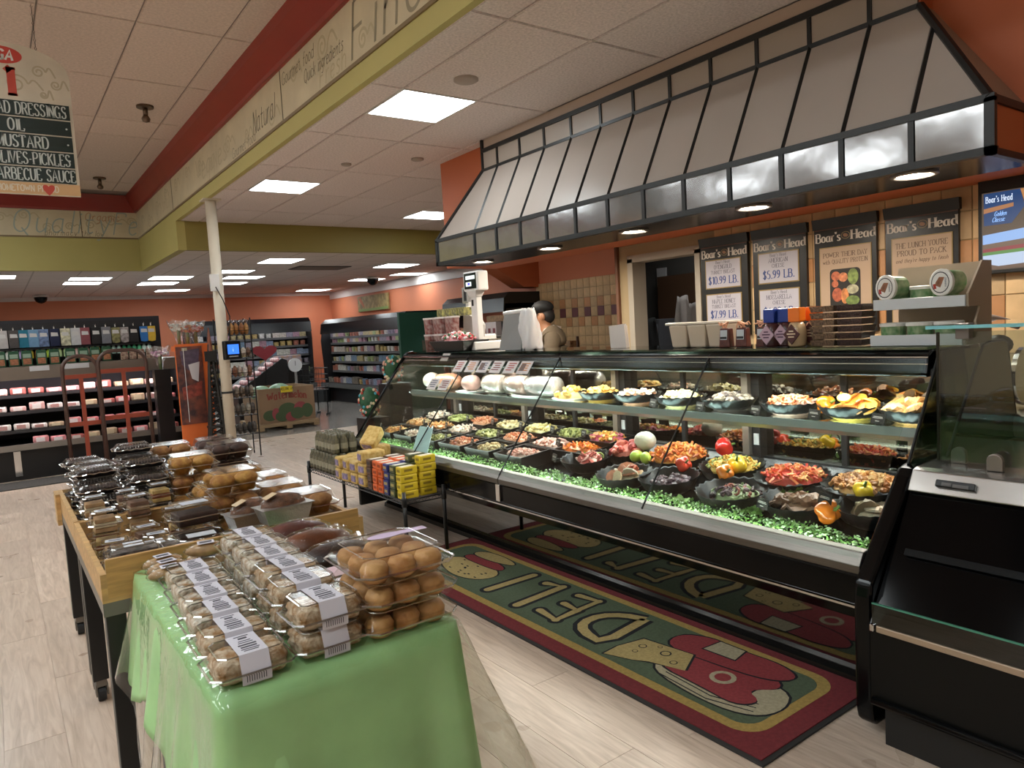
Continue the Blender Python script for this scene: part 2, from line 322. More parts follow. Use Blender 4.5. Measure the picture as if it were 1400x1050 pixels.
# ---------------------------------------------------------------- floor
def wood_floor():
    m, t, b, out = nt('floor_plank_wood'); N, L = t.nodes, t.links
    geo = N.new('ShaderNodeNewGeometry'); mp = N.new('ShaderNodeMapping'); mp.inputs['Scale'].default_value = (16, 1.4, 1); L.new(geo.outputs['Position'], mp.inputs[0])
    oi = N.new('ShaderNodeObjectInfo'); va = N.new('ShaderNodeVectorMath'); L.new(mp.outputs[0], va.inputs[0])
    cx = N.new('ShaderNodeCombineXYZ'); mu = N.new('ShaderNodeMath'); mu.operation = 'MULTIPLY'; mu.inputs[1].default_value = 40; L.new(oi.outputs['Random'], mu.inputs[0]); L.new(mu.outputs[0], cx.inputs[0]); L.new(mu.outputs[0], cx.inputs[1]); L.new(cx.outputs[0], va.inputs[1])
    no = N.new('ShaderNodeTexNoise'); no.inputs['Scale'].default_value = 2.2; no.inputs['Detail'].default_value = 6; no.inputs['Distortion'].default_value = 1.2; L.new(va.outputs[0], no.inputs['Vector'])
    rp = N.new('ShaderNodeValToRGB'); e = rp.color_ramp.elements; e[0].position = .25; e[0].color = lin('#ab9684'); e[1].position = .5; e[1].color = lin('#c2ad9b'); x = e.new(.75); x.color = lin('#d3c0af')
    L.new(no.outputs['Fac'], rp.inputs[0])
    mr = N.new('ShaderNodeMapRange'); mr.inputs[3].default_value = .88; mr.inputs[4].default_value = 1.06; L.new(oi.outputs['Random'], mr.inputs[0])
    mx = N.new('ShaderNodeMix'); mx.data_type = 'RGBA'; mx.blend_type = 'MULTIPLY'; mx.inputs[0].default_value = 1; L.new(rp.outputs[0], mx.inputs[6]); L.new(mr.outputs[0], mx.inputs[7]); L.new(mx.outputs[2], b.inputs['Base Color'])
    n2 = N.new('ShaderNodeTexNoise'); n2.inputs['Scale'].default_value = 3; L.new(geo.outputs['Position'], n2.inputs['Vector']); m2 = N.new('ShaderNodeMapRange'); m2.inputs[3].default_value = .2; m2.inputs[4].default_value = .42; L.new(n2.outputs['Fac'], m2.inputs[0]); L.new(m2.outputs[0], b.inputs['Roughness'])
    return m
woodf = wood_floor()
floor = struct(G().box(-7, 9.5, -3, 11.3, -.06, -.0035), 'floor', woodf)
fx0, pw, pl = -.9, .2, 1.25
pme = G().box(0, pw-.0018, 0, pl-.0018, -.003, 0).mesh('plank', woodf)
for i in range(23):
    off = (i*.47) % 1*pl
    for j in range(-1, 9):
        y = .3+j*pl+off-.6
        if y+pl > 11.3: continue
        inst(pme, 'plank', floor, (fx0+i*pw, y, 0))
struct(G().box(-7, 9.5, 11.3, 20.2, -.06, -.001), 'floor_far', M('polished_concrete', '#8a847e', .18, var=.3, scale=1.3))
# ---------------------------------------------------------------- ceilings
YE = [3.29+.63*k for k in range(-9, 12)]; YE = [y for y in YE if y < 10.6]+[10.64]
XE = [2.24, 2.49, 3.11, 3.765, 4.42, 5.075, 5.73, 6.385, 7.04, 7.7, 8.1]
LIGHTS_A = {(1, 11), (1, 16), (5, 9+9)}          # (column, row) cells with light panels
ceil = struct(G().box(2.24, 8.1, -2.4, 10.65, 3.212, 3.26), 'ceiling', tee_w)
cell = {}
def ctile(parent, x0, x1, y0, y1, z, mat, key):
    k = (round(x1-x0, 3), round(y1-y0, 3), mat.name)
    if k not in cell:
        g = G(); w, d = x1-x0-.012, y1-y0-.012; g.box(0, w, 0, d, .004, .012); g.box(.006, w-.006, .006, d-.006, 0, .004); cell[k] = g.mesh('ceiling_tile', mat)
    inst(cell[k], 'ceiling_tile', parent, (x0+.006, y0+.006, z))
def light(x0, x1, y0, y1, z, label):
    t = thing('ceiling_light', label, 'ceiling light', ((x0+x1)/2, (y0+y1)/2, z), group='square ceiling light panels')
    w, d = (x1-x0)/2, (y1-y0)/2
    g = G()
    for a in ((-w, w, -d, -d+.015), (-w, w, d-.015, d), (-w, -w+.015, -d+.015, d-.015), (w-.015, w, -d+.015, d-.015)): g.box(*a, -.004, .01)
    g.build('frame', white, t); G().box(-w+.015, w-.015, -d+.015, d-.015, 0, .01).build('diffuser', panel_e, t)
    return t
LBL = {(1, 11): 'large bright ceiling panel above the deli, nearest along the olive beam', (1, 16): 'bright ceiling panel farther along the olive beam, beside the post', (5, 18): 'bright ceiling panel beside the far end of the hood', (1, 6): 'ceiling panel over the wire cheese shelf side of the deli aisle', (1, 1): 'ceiling panel behind the viewer over the deli aisle'}
for c in range(len(XE)-1):
    j = 0
    while j < len(YE)-1:
        if (c, j) in LIGHTS_A:
            light(XE[c], XE[c+1], YE[j], YE[j+1], 3.2, LBL[(c, j)]); j += 1; continue
        two = j % 2 == 1 and j+1 < len(YE)-1 and (c, j+1) not in LIGHTS_A
        if j % 2 == 0 and (c, j) not in LIGHTS_A and j+1 < len(YE)-1 and False: pass
        e = j+2 if two else j+1
        if not (XE[c] > 3.7 and YE[e] < 5.2) : ctile(ceil, XE[c], XE[c+1], YE[j], YE[e], 3.2, tile_w, 0)
        j = e
UX = [1.144+.65*k for k in range(-5, 2)]+[2.12]; UY = [6.31+.68*k for k in range(-6, 11)]
ceil2 = struct(G().box(-7, 2.3, -2.4, 13.6, 4.042, 4.1), 'ceiling_store', tee_w)
for c in range(len(UX)-1):
    j = 0
    while j < len(UY)-1:
        e = min(j+(1 if (j % 7 == 3) else 2), len(UY)-1); ctile(ceil2, UX[c], UX[c+1], UY[j], UY[e], 4.03, upt_w, 0); j = e
def far_ceiling():
    m, t, b, out = nt('far_ceiling_grid'); N, L = t.nodes, t.links; b.inputs['Roughness'].default_value = .9
    g = N.new('ShaderNodeNewGeometry'); br = N.new('ShaderNodeTexBrick'); br.offset = 0; br.inputs['Scale'].default_value = 1; br.inputs['Brick Width'].default_value = .66; br.inputs['Row Height'].default_value = .66; br.inputs['Mortar Size'].default_value = .012
    br.inputs['Color1'].default_value = lin('#e4d9d3'); br.inputs['Color2'].default_value = lin('#dfd4ce'); br.inputs['Mortar'].default_value = lin('#bdb2ab'); L.new(g.outputs['Position'], br.inputs['Vector']); L.new(br.outputs['Color'], b.inputs['Base Color']); return m
fc = far_ceiling()
struct(G().box(2.25, 8.3, 10.7, 20.2, 2.812, 2.9).box(-7, 2.25, 13.65, 20.2, 2.812, 2.9), 'ceiling_far', fc)
FL = [(.0, .45, 14.3, 14.9), (1.23, 1.9, 14.75, 15.35), (1.21, 1.85, 15.7, 16.3), (2.53, 3.25, 14.6, 15.3), (2.53, 3.25, 15.9, 16.6), (3.2, 3.9, 18, 18.6), (3.45, 4.05, 13.4, 14.0), (3.87, 4.6, 14.6, 15.2), (4.05, 4.68, 16.1, 16.7), (6.8, 7.6, 18.6, 19.3), (6.9, 7.65, 15.4, 16.0), (6.1, 6.8, 12.2, 12.9), (7.3, 8.0, 14.0, 14.6), (3.7, 4.3, 11.5, 12.25)]
FN = ['cut by the photo edge', 'nearer of the pair over the second sock hooks', 'farther of the pair over the sock hooks', 'nearer one just before the post', 'middle one just before the post', 'farthest one just before the post', 'nearest one just past the post', 'second one just past the post', 'farther one just past the post', 'small far one over the dairy corner', 'over the right hand dairy cooler', 'beside the far lower corner of the hood', 'just behind the scale display', 'beside the dark ceiling vent']
for a, n in zip(FL, FN): light(*a, 2.805, 'far low ceiling light panel, '+n)
# store hall panels outside the frame, their grid filled out to add ambient light
for k, (x, y) in enumerate([(x, y) for x in (-1.1, -3.3, -5.6) for y in (-1.6, .9, 3.4, 5.9, 8.4, 10.9)]):
    light(x, x+.61, y, y+1.22, 4.027, 'unseen long fill panel of the high store hall, %s from the hanging aisle sign' % ordn(k))
sd = light(5.0, 5.4, 4.2, 4.6, 2.49, 'unseen dim panel added to brighten the storeroom behind the doorway'); sd.children[1].data.materials[0] = EM('storeroom_fill', '#fff0dc', 1.6)  # added lamp out of sight, lifts the black storeroom
v = tag(G().box(-.5, .5, -.3, .3, -.012, 0).build('ceiling_vent', M('vent_grey', '#4c4642', .6), loc=(5.1, 13.0, 2.812)), 'dark slotted air vent in the far low ceiling', 'vent')
for i in range(7): G().box(-.46, .46, -.27+i*.085, -.22+i*.085, -.02, -.012).build('slat', M('vent_slat', '#8b8078', .6), v)
for (x, y, z, n) in ((1.538, 8.439, 4.03, 'nearer'), (1.517, 12.171, 4.03, 'farther')):
    t = thing('sprinkler_head', n+' brass fire sprinkler head under the high ceiling', 'sprinkler', (x, y, z), group='ceiling sprinklers')
    G().cyl((0, 0, -.02), .085, .02, 16).build('escutcheon', M('aged_brass', '#6d5a4a', .4, .7), t); G().cyl((0, 0, -.09), .025, .07, 8).lathe([(.01, -.17), (.035, -.16), (.045, -.13), (.02, -.09)], n=8).build('nozzle', M('aged_brass', '#6d5a4a', .4, .7), t, smooth=True)
for (x, y, r, n) in ((2.779, 4.193, .085, 'flat round ceiling sensor beside the large light panel'), (3.0, 6.75, .05, 'small dark round ceiling sensor between two light panels'), (3.55, 6.3, .06, 'faint round ceiling cap near the hood end')):
    tag(G().lathe([(r, 0), (r, -.012), (r*.8, -.02), (0.001, -.022)], n=20, cap0=False).build('ceiling_sensor', M('sensor_tan', '#a3968c' if r != .05 else '#2b2624', .6), loc=(x, y, 3.2), smooth=True), n, 'sensor')
for (x, y, n) in ((1.0, 19.2, 'dark dome camera against the far orange wall'), (7.1, 15.0, 'dark dome camera near the scale display')):
    t = thing('dome_camera', n, 'camera', (x, y, 2.8)); G().lathe([(.16, 0), (.16, -.03), (.12, -.04)], n=16).build('base', white, t); G().ell((0, 0, -.05), (.13, .13, .13), 12, 8).build('dome', black, t, smooth=True)
# ---------------------------------------------------------------- fascia between the high hall and the deli ceiling
PR = [(2.19, 3.205), (2.19, 3.335), (2.2, 3.335), (2.2, 3.205)]
struct(G().box(2.19, 2.24, -2.4, 10.65, 3.2, 3.335), 'trim_1', olive)
struct(G().box(2.178, 2.3, -2.4, 13.6, 3.335, 3.36).box(-7, 2.178, 13.588, 13.7, 3.335, 3.36), 'shadow_line', M('shadow_brown', '#7c6a4a', .4))  # brown strip standing in for the shadow line below the cream band
fas = struct(G().box(2.185, 2.3, -2.4, 13.6, 3.36, 4.03).box(-7, 2.185, 13.595, 13.7, 3.36, 4.03), 'wall_fascia', cream)
# crown, mitred at the inner corner
pf = [(0, 3.773), (.03, 3.775), (.035, 3.81), (.1, 3.9), (.14, 3.96), (.16, 4.03), (0, 4.03)]
g = G(); n = len(pf)
vs = [(2.185-d, -2.4, z) for d, z in pf]+[(2.185-d, 13.595-d, z) for d, z in pf]+[(-7, 13.595-d, z) for d, z in pf]
g.add(vs, [(i, (i+1) % n, n+(i+1) % n, n+i) for i in range(n)]+[(n+i, n+(i+1) % n, 2*n+(i+1) % n, 2*n+i) for i in range(n)])
struct(g, 'trim_3', redp)
struct(G().box(-7, 2.19, 13.6, 13.7, 2.81, 3.335).box(2.19, 2.3, 10.65, 13.7, 2.81, 3.335), 'wall_olive', olive)
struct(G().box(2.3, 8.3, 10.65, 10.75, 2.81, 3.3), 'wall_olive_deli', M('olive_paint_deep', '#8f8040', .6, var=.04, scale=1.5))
# writing and swirls on the fascia
ink = M('fascia_ink', '#8f856c', .5); inkd = M('fascia_ink_dark', '#6d6350', .5); swl = M('fascia_swirl', '#b8aa88', .5); blueink = M('fascia_ink_blue', '#9aa69c', .5)
def side(y0, z0): return lambda u, v: (2.1835, y0-u, z0+v)          # text reads towards the viewer
def farf(x0, z0): return lambda u, v: (x0+u, 13.5935, z0+v)
lettering([('Fine', .36, side(4.72, 3.385), {'condense': 1.3}), ], ink, fas, serif=False, hand=True, thick=.7, thin=.7, sp=2.2)
lettering([('Gourmet food', .1, side(6.1, 3.63), {'condense': 1.1}), ('Quick ingredients', .1, side(5.6, 3.5), {'condense': .95}), ('Gourmet food', .1, side(7.72, 3.38), {'condense': 1.2}), ('Natural', .2, side(6.98, 3.44), {'condense': .9})], inkd, fas, serif=False, hand=True, thick=.7, thin=.6, sp=1.2)
lettering([('Fresh', .15, side(5.3, 3.375), {'condense': 1.2}), ('Veggies', .26, side(9.3, 3.43), {'condense': 1.4}), ('small', .2, side(11.4, 3.44), {})], swl, fas, serif=False, hand=True, thick=.8, thin=.8)
lettering([('Quality', .36, farf(.42, 3.41), {'condense': .98}), ('Fe', .36, farf(1.8, 3.4), {'condense': .85})], blueink, fas, serif=False, hand=True, thick=.55, thin=.55, sp=1.9)
lettering([('pharmacy, the low'.replace(',', ''), .09, farf(.85, 3.37), {}), ], inkd, fas, serif=False, hand=True, thick=.6, thin=.6)
lettering([('Organic', .13, farf(1.42, 3.62), {})], M('fascia_ink_red', '#b0714f', .5), fas, serif=False, hand=True, thick=.6, thin=.6)
g = G()
for k in range(16):
    y = 3.2+k*.66+rnd(-.1, .1); z = rnd(3.45, 3.66); r0 = rnd(.07, .13); d = random.choice((-1, 1)); tn = rnd(1.5, 2.2)
    pts = [(r0*(1-t*.85/24)*math.cos(d*t/24*tn*2*PI), r0*(1-t*.85/24)*math.sin(d*t/24*tn*2*PI)) for t in range(25)]
    strokes(g, [(r0*2.6, -.05), (r0*1.8, .07)]+pts, .022, lambda u, v, y=y, z=z: (2.1842, y-u, min(3.76, max(3.37, z+v))))
for k in range(9):
    x = -.3+k*.3; z = rnd(3.45, 3.7); r0 = rnd(.06, .1)
    pts = [(r0*(1-t*.85/24)*math.cos(t/24*11), r0*(1-t*.85/24)*math.sin(t/24*11)) for t in range(25)]
    strokes(g, [(r0*2.6, -.05), (r0*1.8, .05)]+pts, .02, lambda u, v, x=x, z=z: (x+u, 13.5942, min(3.76, max(3.37, z+v))))
g.build('swirls', swl, fas)
G().box(2.181, 2.1845, 6.13, 6.142, 3.36, 3.77).box(1.36, 1.372, 13.591, 13.5945, 3.36, 3.77).box(2.181, 2.1845, 10.7, 10.712, 3.36, 3.77).build('panel_joint', inkd, fas)
struct(G().box(3.88, XW0, -1.5, 6.42, 2.14, 3.2), 'wall_bulkhead', orange2)
# ---------------------------------------------------------------- post
col_o = thing('support_post', 'cream round steel post under the end of the olive beam', 'post', (2.25, 9.0, 0))
G().cyl((0, 0, .02), .062, 3.18, 24).build('shaft', M('post_cream', '#d3c7b3', .4, var=.06, scale=3), col_o, smooth=True)
G().box(-.12, .12, -.12, .12, 0, .02).build('base_plate', M('post_cream'), col_o); G().box(-.1, .1, -.1, .1, 3.185, 3.2).build('cap_plate', M('post_cream'), col_o)
# ---------------------------------------------------------------- far walls
struct(G().box(-7, 8.3, 20, 20.2, 0, 2.9), 'wall_far', orange)
wr = struct(G().box(8.1, 8.3, 5, 20, 0, 3.3), 'wall_right', orange)
struct(G().box(-7, 8.1, 19.97, 20, 2.72, 2.81).box(8.07, 8.1, 10.75, 20, 2.6, 2.81), 'trim_4', M('wall_angle_white', '#d9cfcb', .5))
# small square tiles on the right wall with a band of plum squares
tan = M('tan_tile', '#cfab7c', .45, var=.22, scale=5, rnd=.16); tan2 = M('rust_tile', '#bd8656', .45, var=.2, scale=5, rnd=.14); plum = M('plum_tile', '#6d3b3d', .4, var=.1, scale=8, rnd=.1); grout = M('grout', '#a5906e', .9)
struct(G().box(8.08, 8.1, 7.0, 10.3, 0, 2.22), 'wall_right_grout', grout)
tm = {m.name: G().box(-.008, .0, .003, .157, .003, .157).mesh('tile', m, bevel=.003, seg=1) for m in (tan, tan2, plum)}
for r in range(9):
    for c in range(14):
        z = .81+r*.16; y = 8.06+c*.16
        if r == 5: m = plum if c % 2 == 1 else tan
        elif r in (4, 6): m = tan2 if (c+r//2) % 2 == 0 and random.random() < .8 else tan
        else: m = tan
        inst(tm[m.name], 'tile', wr, (8.08, y, z))
def onp(): pass
struct(G().prism([(7.0, 2.62), (7.75, 2.2), (8.1, 2.2), (8.1, 3.2), (7.0, 3.2)], 'y', 10.22, 10.6), 'wall_soffit', orange2)
# ---------------------------------------------------------------- deli back wall with doorway
XW = 4.5
wd = struct(G().box(XW, XW+.12, -1.5, 3.655, 0, 3.2).box(XW, XW+.12, 4.41, 4.53, 0, 3.2).box(XW, XW+.12, 3.655, 4.41, 2.02, 3.2), 'wall_deli', orange2)
struct(G().box(XW-.012, XW, -.2, 3.655, .0, 2.165).box(XW-.012, XW, 4.41, 4.53, 0, 2.165).box(XW-.012, XW, 3.655, 4.41, 2.02, 2.165), 'wall_deli_grout', grout)
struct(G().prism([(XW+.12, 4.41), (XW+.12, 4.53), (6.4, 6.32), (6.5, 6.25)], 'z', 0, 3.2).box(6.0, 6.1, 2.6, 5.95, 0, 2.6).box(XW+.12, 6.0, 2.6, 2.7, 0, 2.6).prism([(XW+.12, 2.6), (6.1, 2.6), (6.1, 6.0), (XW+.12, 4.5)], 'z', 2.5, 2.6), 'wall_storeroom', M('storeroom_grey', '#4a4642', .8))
POST = [(3.196, 3.63), (2.734, 3.165), (2.266, 2.692), (1.803, 2.226)]
tb = {m.name: G().box(-.008, 0, .002, .158, .002, .158).mesh('tile', m, bevel=.003, seg=1) for m in (tan, tan2)}
for r in range(6):
    for c in range(23):
        z = 2.165-.16*(r+1); y = .95+c*.16
        if y+.16 > 4.53: continue
        if y+.16 > 3.655-.05 and y < 4.41 and z < 2.05: continue
        if r > 0 and any(a-.01 < y and y+.16 < b+.01 for a, b in POST): continue
        m = tan2 if (r in (2, 4) and (c % 2 == 0 or r == 2)) and y < 3.2 else tan
        inst(tb[m.name], 'tile', wd, (XW-.012, y, z))
dj = M('door_jamb', '#a49a8b', .5)
struct(G().box(XW-.03, XW+.13, 4.36, 4.42, 0, 2.02).box(XW-.03, XW+.13, 3.645, 3.695, 0, 2.02).box(XW-.03, XW+.13, 3.645, 4.42, 1.99, 2.05), 'door_1', dj)
struct(G().box(4.46, 4.54, 4.53, 4.56, 1.2, 3.2), 'trim_5', M('corner_brown', '#6b4530', .6))
# things seen through the doorway
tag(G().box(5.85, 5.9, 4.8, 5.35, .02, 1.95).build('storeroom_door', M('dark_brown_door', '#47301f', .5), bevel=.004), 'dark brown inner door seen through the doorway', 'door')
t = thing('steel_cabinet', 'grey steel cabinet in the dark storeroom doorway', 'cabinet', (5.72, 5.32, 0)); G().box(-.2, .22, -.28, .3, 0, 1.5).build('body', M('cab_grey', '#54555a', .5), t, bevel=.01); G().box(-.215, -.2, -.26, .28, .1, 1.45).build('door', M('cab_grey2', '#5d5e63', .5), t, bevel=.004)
def cloth(name, label, x, y, z0, z1, w, col):
    g = G().grid(8, 8, lambda u, v: (x+.03*math.sin(u*9+v*2), y+(u-.5)*w*(.6+.4*v), z1+(z0-z1)*v+.02*math.sin(u*7)))
    o = g.build(name, M('cloth_'+col[1:], col, .9), smooth=True); o.modifiers.new('thick', 'SOLIDIFY').thickness = .012
    return tag(o, label, 'coat')
cloth('hanging_apron', 'pale apron hanging in the storeroom doorway', 5.5, 4.72, 1.25, 1.7, .2, '#8a817c')
cloth('hanging_coat', 'white coat sleeve hanging behind the doorway jamb', 5.3, 4.42, 1.25, 1.62, .14, '#7b746f')
cloth('black_apron', 'black apron hanging low inside the doorway', 5.35, 5.02, 1.1, 1.5, .22, '#141414')
tag(G().box(5.96, 5.98, 5.32, 5.45, 1.85, 2.05).build('wall_notice', M('notice_paper', '#b9b4b2', .7)), 'white paper notice on the storeroom back wall', 'notice')
# ---------------------------------------------------------------- hood over the deli
hood = thing('deli_hood', 'long grey panelled canopy hood with black ribs above the deli case', 'hood', (3.98, 3.59, 2.11))
rib = M('rib_black', '#17191a', .4); pan = M('hood_panel', '#aca198', .34, var=.04, scale=2, bump=.02, bscale=6)
foil = M('mirror_skirt', '#aaa8a8', .12, metal=.82, var=.1, scale=5, bump=.3, bscale=3)
yf, yn, xb, zb, zl = 5.887, 1.285, 3.47, 2.11, 2.345
tf, tn_, xt, zm, zt = 5.475, 1.69, 3.76, 2.93, 3.105
MU = [5.243-.331*k for k in range(0, 12)]
MU = [y for y in MU if y > 1.5]
ys = [yf]+MU+[yn]
for a, b in zip(ys, ys[1:]): wp(G().box(xb-.004, xb, b+.016, a-.016, zb+.03, zl-.018), 'skirt_panel', foil, hood)
def top_y(y): return max(tn_, min(tf, y))
for a, b in zip(ys, ys[1:]):
    if b >= 1.69 and a <= tf: P = [(xb, a, zl), (xb, b, zl), (xt, b, zm), (xt, a, zm)]
    elif a > tf: P = [(xb, a, zl), (xb, b, zl), (xt, b, zm), (xt, tf, zm)]
    else:
        s = (a-yn)/(tn_-yn) if a < tn_ else 1
        if a < tn_: P = [(xb, a, zl), (xb, b, zl), (xb+(xt-xb)*s, a, zl+(zm-zl)*s)]
        else: q = (b-yn)/(tn_-yn); P = [(xb, a, zl), (xb, b, zl), (xb+(xt-xb)*q, b, zl+(zm-zl)*q), (xt, tn_, zm), (xt, a, zm)]
    wp(G().slab(P, -.006), 'roof_panel', pan, hood)
tys = [tf]+[y for y in MU if y > tn_+.05]+[tn_]
for a, b in zip(tys, tys[1:]): wp(G().box(xt, xt+.006, b+.012, a-.012, zm+.01, zt-.015), 'top_panel', M('hood_top_panel', '#a4988d', .4), hood)
wp(G().box(xt+.01, xt+.02, tn_, tf, zt, 3.2), 'ceiling_strip', M('hood_strip', '#b7a393', .5), hood)
for y in MU:
    zt_ = zm; x2 = xt
    if y < tn_: s = (y-yn)/(tn_-yn); x2 = xb+(xt-xb)*s; zt_ = zl+(zm-zl)*s
    if y > tf: s = (yf-y)/(yf-tf); x2 = xb+(xt-xb)*s; zt_ = zl+(zm-zl)*s
    wp(G().tube([(xb, y, zl), (x2, y, zt_)], .013, 4), 'rib', rib, hood); wp(G().box(xb-.012, xb+.01, y-.013, y+.013, zb, zl), 'skirt_rib', rib, hood)
    if tn_ < y < tf: wp(G().box(xt-.01, xt+.01, y-.011, y+.011, zm, zt), 'top_rib', rib, hood)
g = G(); g.box(xb-.014, xb+.012, yn-.02, yf+.02, zl-.018, zl+.014); wp(g, 'lower_rail', rib, hood)
wp(G().box(xb-.014, xb+.03, yn-.02, yf+.02, zb-.0, zb+.034), 'bottom_rail', rib, hood)
wp(G().box(xt-.012, xt+.012, tn_, tf, zm-.012, zm+.012), 'middle_rail', rib, hood); wp(G().box(xt-.014, xt+.014, tn_, tf, zt-.02, zt+.014), 'top_rail', rib, hood)
for (y0, y1) in ((yf, tf), (yn, tn_)): wp(G().tube([(xb, y0, zl), (xt, y1, zm)], .02, 6), 'hip_rib', rib, hood)
wp(G().box(xb-.014, xb+.016, yn-.02, yn+.02, zb, zl), 'corner_rib', rib, hood); wp(G().box(xb-.014, xb+.016, yf-.02, yf+.02, zb, zl), 'corner_rib', rib, hood)
wp(G().box(xt-.014, xt+.014, tf-.012, tf+.012, zm, 3.2), 'corner_rib', rib, hood)
# ends
for (y0, y1, s) in ((yn, tn_, 1), (yf, tf, -1)):
    wp(G().slab([(xb, y0, zl), (3.88, y0, zl), (3.88, y1, zm), (xt, y1, zm)], .006*s), 'end_roof_panel', M('hood_end', '#9a8876', .5), hood)
    wp(G().box(xb+.02, 3.88, y0-.003, y0+.003, zb+.03, zl-.02), 'end_skirt_panel', M('end_skirt', '#b9683c', .35), hood)
    wp(G().box(xb, 3.88, y0-.014, y0+.014, zl-.018, zl+.014), 'end_rail', rib, hood); wp(G().box(xb, 3.88, y0-.014, y0+.014, zb, zb+.03), 'end_rail', rib, hood)
    wp(G().box(xt, 3.88, y1-.004, y1+.004, zm, 3.2), 'end_gable', orange2, hood)
sof = wp(G().box(xb+.03, 3.98, yn, yf, zb+.005, zb+.03), 'soffit', M('soffit_black', '#1b1a1a', .22), hood)
cl = EM('can_lens', '#fff4e2', CANS)
for k, y in enumerate((1.653, 2.55, 3.52, 4.46, 5.45)):
    c = wp(G().lathe([(.098, 0), (.105, -.012), (.085, -.016), (.078, -.002)], (3.6+.02*k, y, zb+.006), 24, cap0=False), 'can_trim', M('can_ring', '#8d8580', .3, .6), hood, smooth=True)
    G().lathe([(.078, 0), (.001, -.001)], (3.6+.02*k, y, zb+.0), 24, cap0=False).build('lens', cl, c)

# ---------------------------------------------------------------- deli display case
Y0, Y1 = 1.31, 5.72
case = thing('deli_case', 'long black glass fronted deli display case full of prepared food', 'display case', (2.9, 3.5, 0))
wp(G().box(2.735, 3.35, Y0, Y1, .0, .36), 'base', blackm, case)
wp(G().box(2.72, 2.735, Y0, Y1, .045, .36), 'kick_panel', M('kick_mirror', '#8a8886', .04, metal=1), case)
wp(G().prism([(2.665, .0), (2.735, .0), (2.735, .045), (2.7, .045), (2.67, .03)], 'y', Y0, Y1), 'kick_rail', M('kick_rail', '#3a3836', .2, metal=.8), case)
wp(G().prism([(2.52, .355), (2.72, .355), (2.72, .56), (2.425, .56), (2.42, .545), (2.42, .44), (2.44, .425), (2.44, .41), (2.455, .375)], 'y', Y0, Y1), 'lower_body', black, case, bevel=.004)
wp(G().box(2.414, 2.422, Y0, Y1, .428, .436), 'trim_line', chrome, case)
for ya, yb in ((Y0, 3.553), (3.56, Y1)): wp(G().prism([(2.415, .555), (2.5, .575), (2.505, .61), (2.475, .636), (2.44, .63), (2.412, .585)], 'y', ya, yb), 'steel_lip', M('lip_steel', '#716c66', .3, metal=.85, var=.15, scale=14, stretch=(30, .6, 30)), case, bevel=.003)
wp(G().box(2.405, 2.42, 3.535, 3.575, .45, .555), 'joint_clip', chrome, case, bevel=.003)
dk = M('deck_black', '#0e0f10', .2)
wp(G().prism([(2.5, .36), (3.33, .36), (3.33, .7), (3.2, .69), (2.62, .595), (2.5, .565)], 'y', Y0+.02, Y1-.02), 'deck', dk, case)
perf = M('perforated_strip', '#b9b4b6', .35, metal=.4, var=.5, scale=160)
wp(G().slab([(3.17, Y0+.03, .69), (3.3, Y0+.03, .715), (3.3, Y1-.03, .715), (3.17, Y1-.03, .69)], .01), 'return_grille', perf, case)
# rear wall: frames and mirrored sliding doors
wp(G().box(3.3, 3.36, Y0, Y1, .655, .735), 'rear_sill', blackm, case)
back = GLASS('rear_door_glass', '#5b554d', 1.45, .01, .42, gcol='#d8d2c6')
posts = [1.36, 2.36, 3.36, 4.36, 5.36]
for a, b in zip([Y0]+posts, posts+[Y1]):
    mid = (a+b)/2
    if b-a < .2: continue
    wp(G().box(3.318, 3.324, a+.05, mid-.012, .735, 1.19), 'rear_door', back, case); wp(G().box(3.33, 3.336, mid+.012, b-.05, .735, 1.19), 'rear_door', back, case)
    wp(G().box(3.306, 3.34, mid-.014, mid+.014, .735, 1.19), 'rear_stile', blackm, case)
alu = M('upright_alu', '#a09488', .35, metal=.7)
for y in posts[1:]:
    wp(G().box(3.27, 3.335, y-.055, y+.055, .69, 1.2), 'rear_post', blackm, case); wp(G().box(3.24, 3.27, y-.005, y+.035, .69, 1.2), 'shelf_upright', alu, case)
    wp(G().box(3.262, 3.2685, y-.05, y-.02, .8, .86), 'sticker', white, case)
# glass shelf with lamp strip
wp(G().box(2.985, 3.28, Y0+.05, Y1-.05, .992, 1.0), 'glass_shelf', GLASS('shelf_glass', '#dbe7e2', 1.45, .0, .06), case)
wp(G().prism([(2.975, .965), (2.98, 1.0), (2.995, 1.0), (3.0, .965), (2.99, .945)], 'y', Y0+.05, Y1-.05), 'shelf_front', M('shelf_front', '#8f9a98', .25, metal=.3), case)
wp(G().box(3.0, 3.03, Y0+.07, Y1-.07, .962, .972), 'shelf_lamp', EM('case_lamp', '#f3fbff', LED*.8), case)
for y in posts[1:]: wp(G().prism([(3.0, .985), (3.26, .985), (3.26, .92)], 'y', y-.004, y+.01), 'shelf_bracket', blackm, case)
# canopy
wp(G().prism([(2.935, 1.225), (2.95, 1.212), (2.97, 1.215), (2.975, 1.24), (3.1, 1.24), (3.1, 1.2), (3.42, 1.2), (3.42, 1.318), (2.99, 1.318), (2.955, 1.3)], 'y', Y0, Y1), 'canopy', black, case, bevel=.006)
wp(G().box(2.944, 2.95, Y0, Y1, 1.263, 1.267).box(2.946, 2.956, Y0, Y1, 1.29, 1.294), 'canopy_trim', chrome, case)
wp(G().box(2.985, 3.06, Y0+.05, Y1-.05, 1.23, 1.238), 'canopy_lamp', EM('case_lamp2', '#fdf9f0', LED), case)
wp(G().box(2.985, 3.44, Y0+.02, Y1-.02, 1.32, 1.33), 'counter_glass', GLASS('counter_glass', '#9fb8ae', 1.45, .0, .05), case)
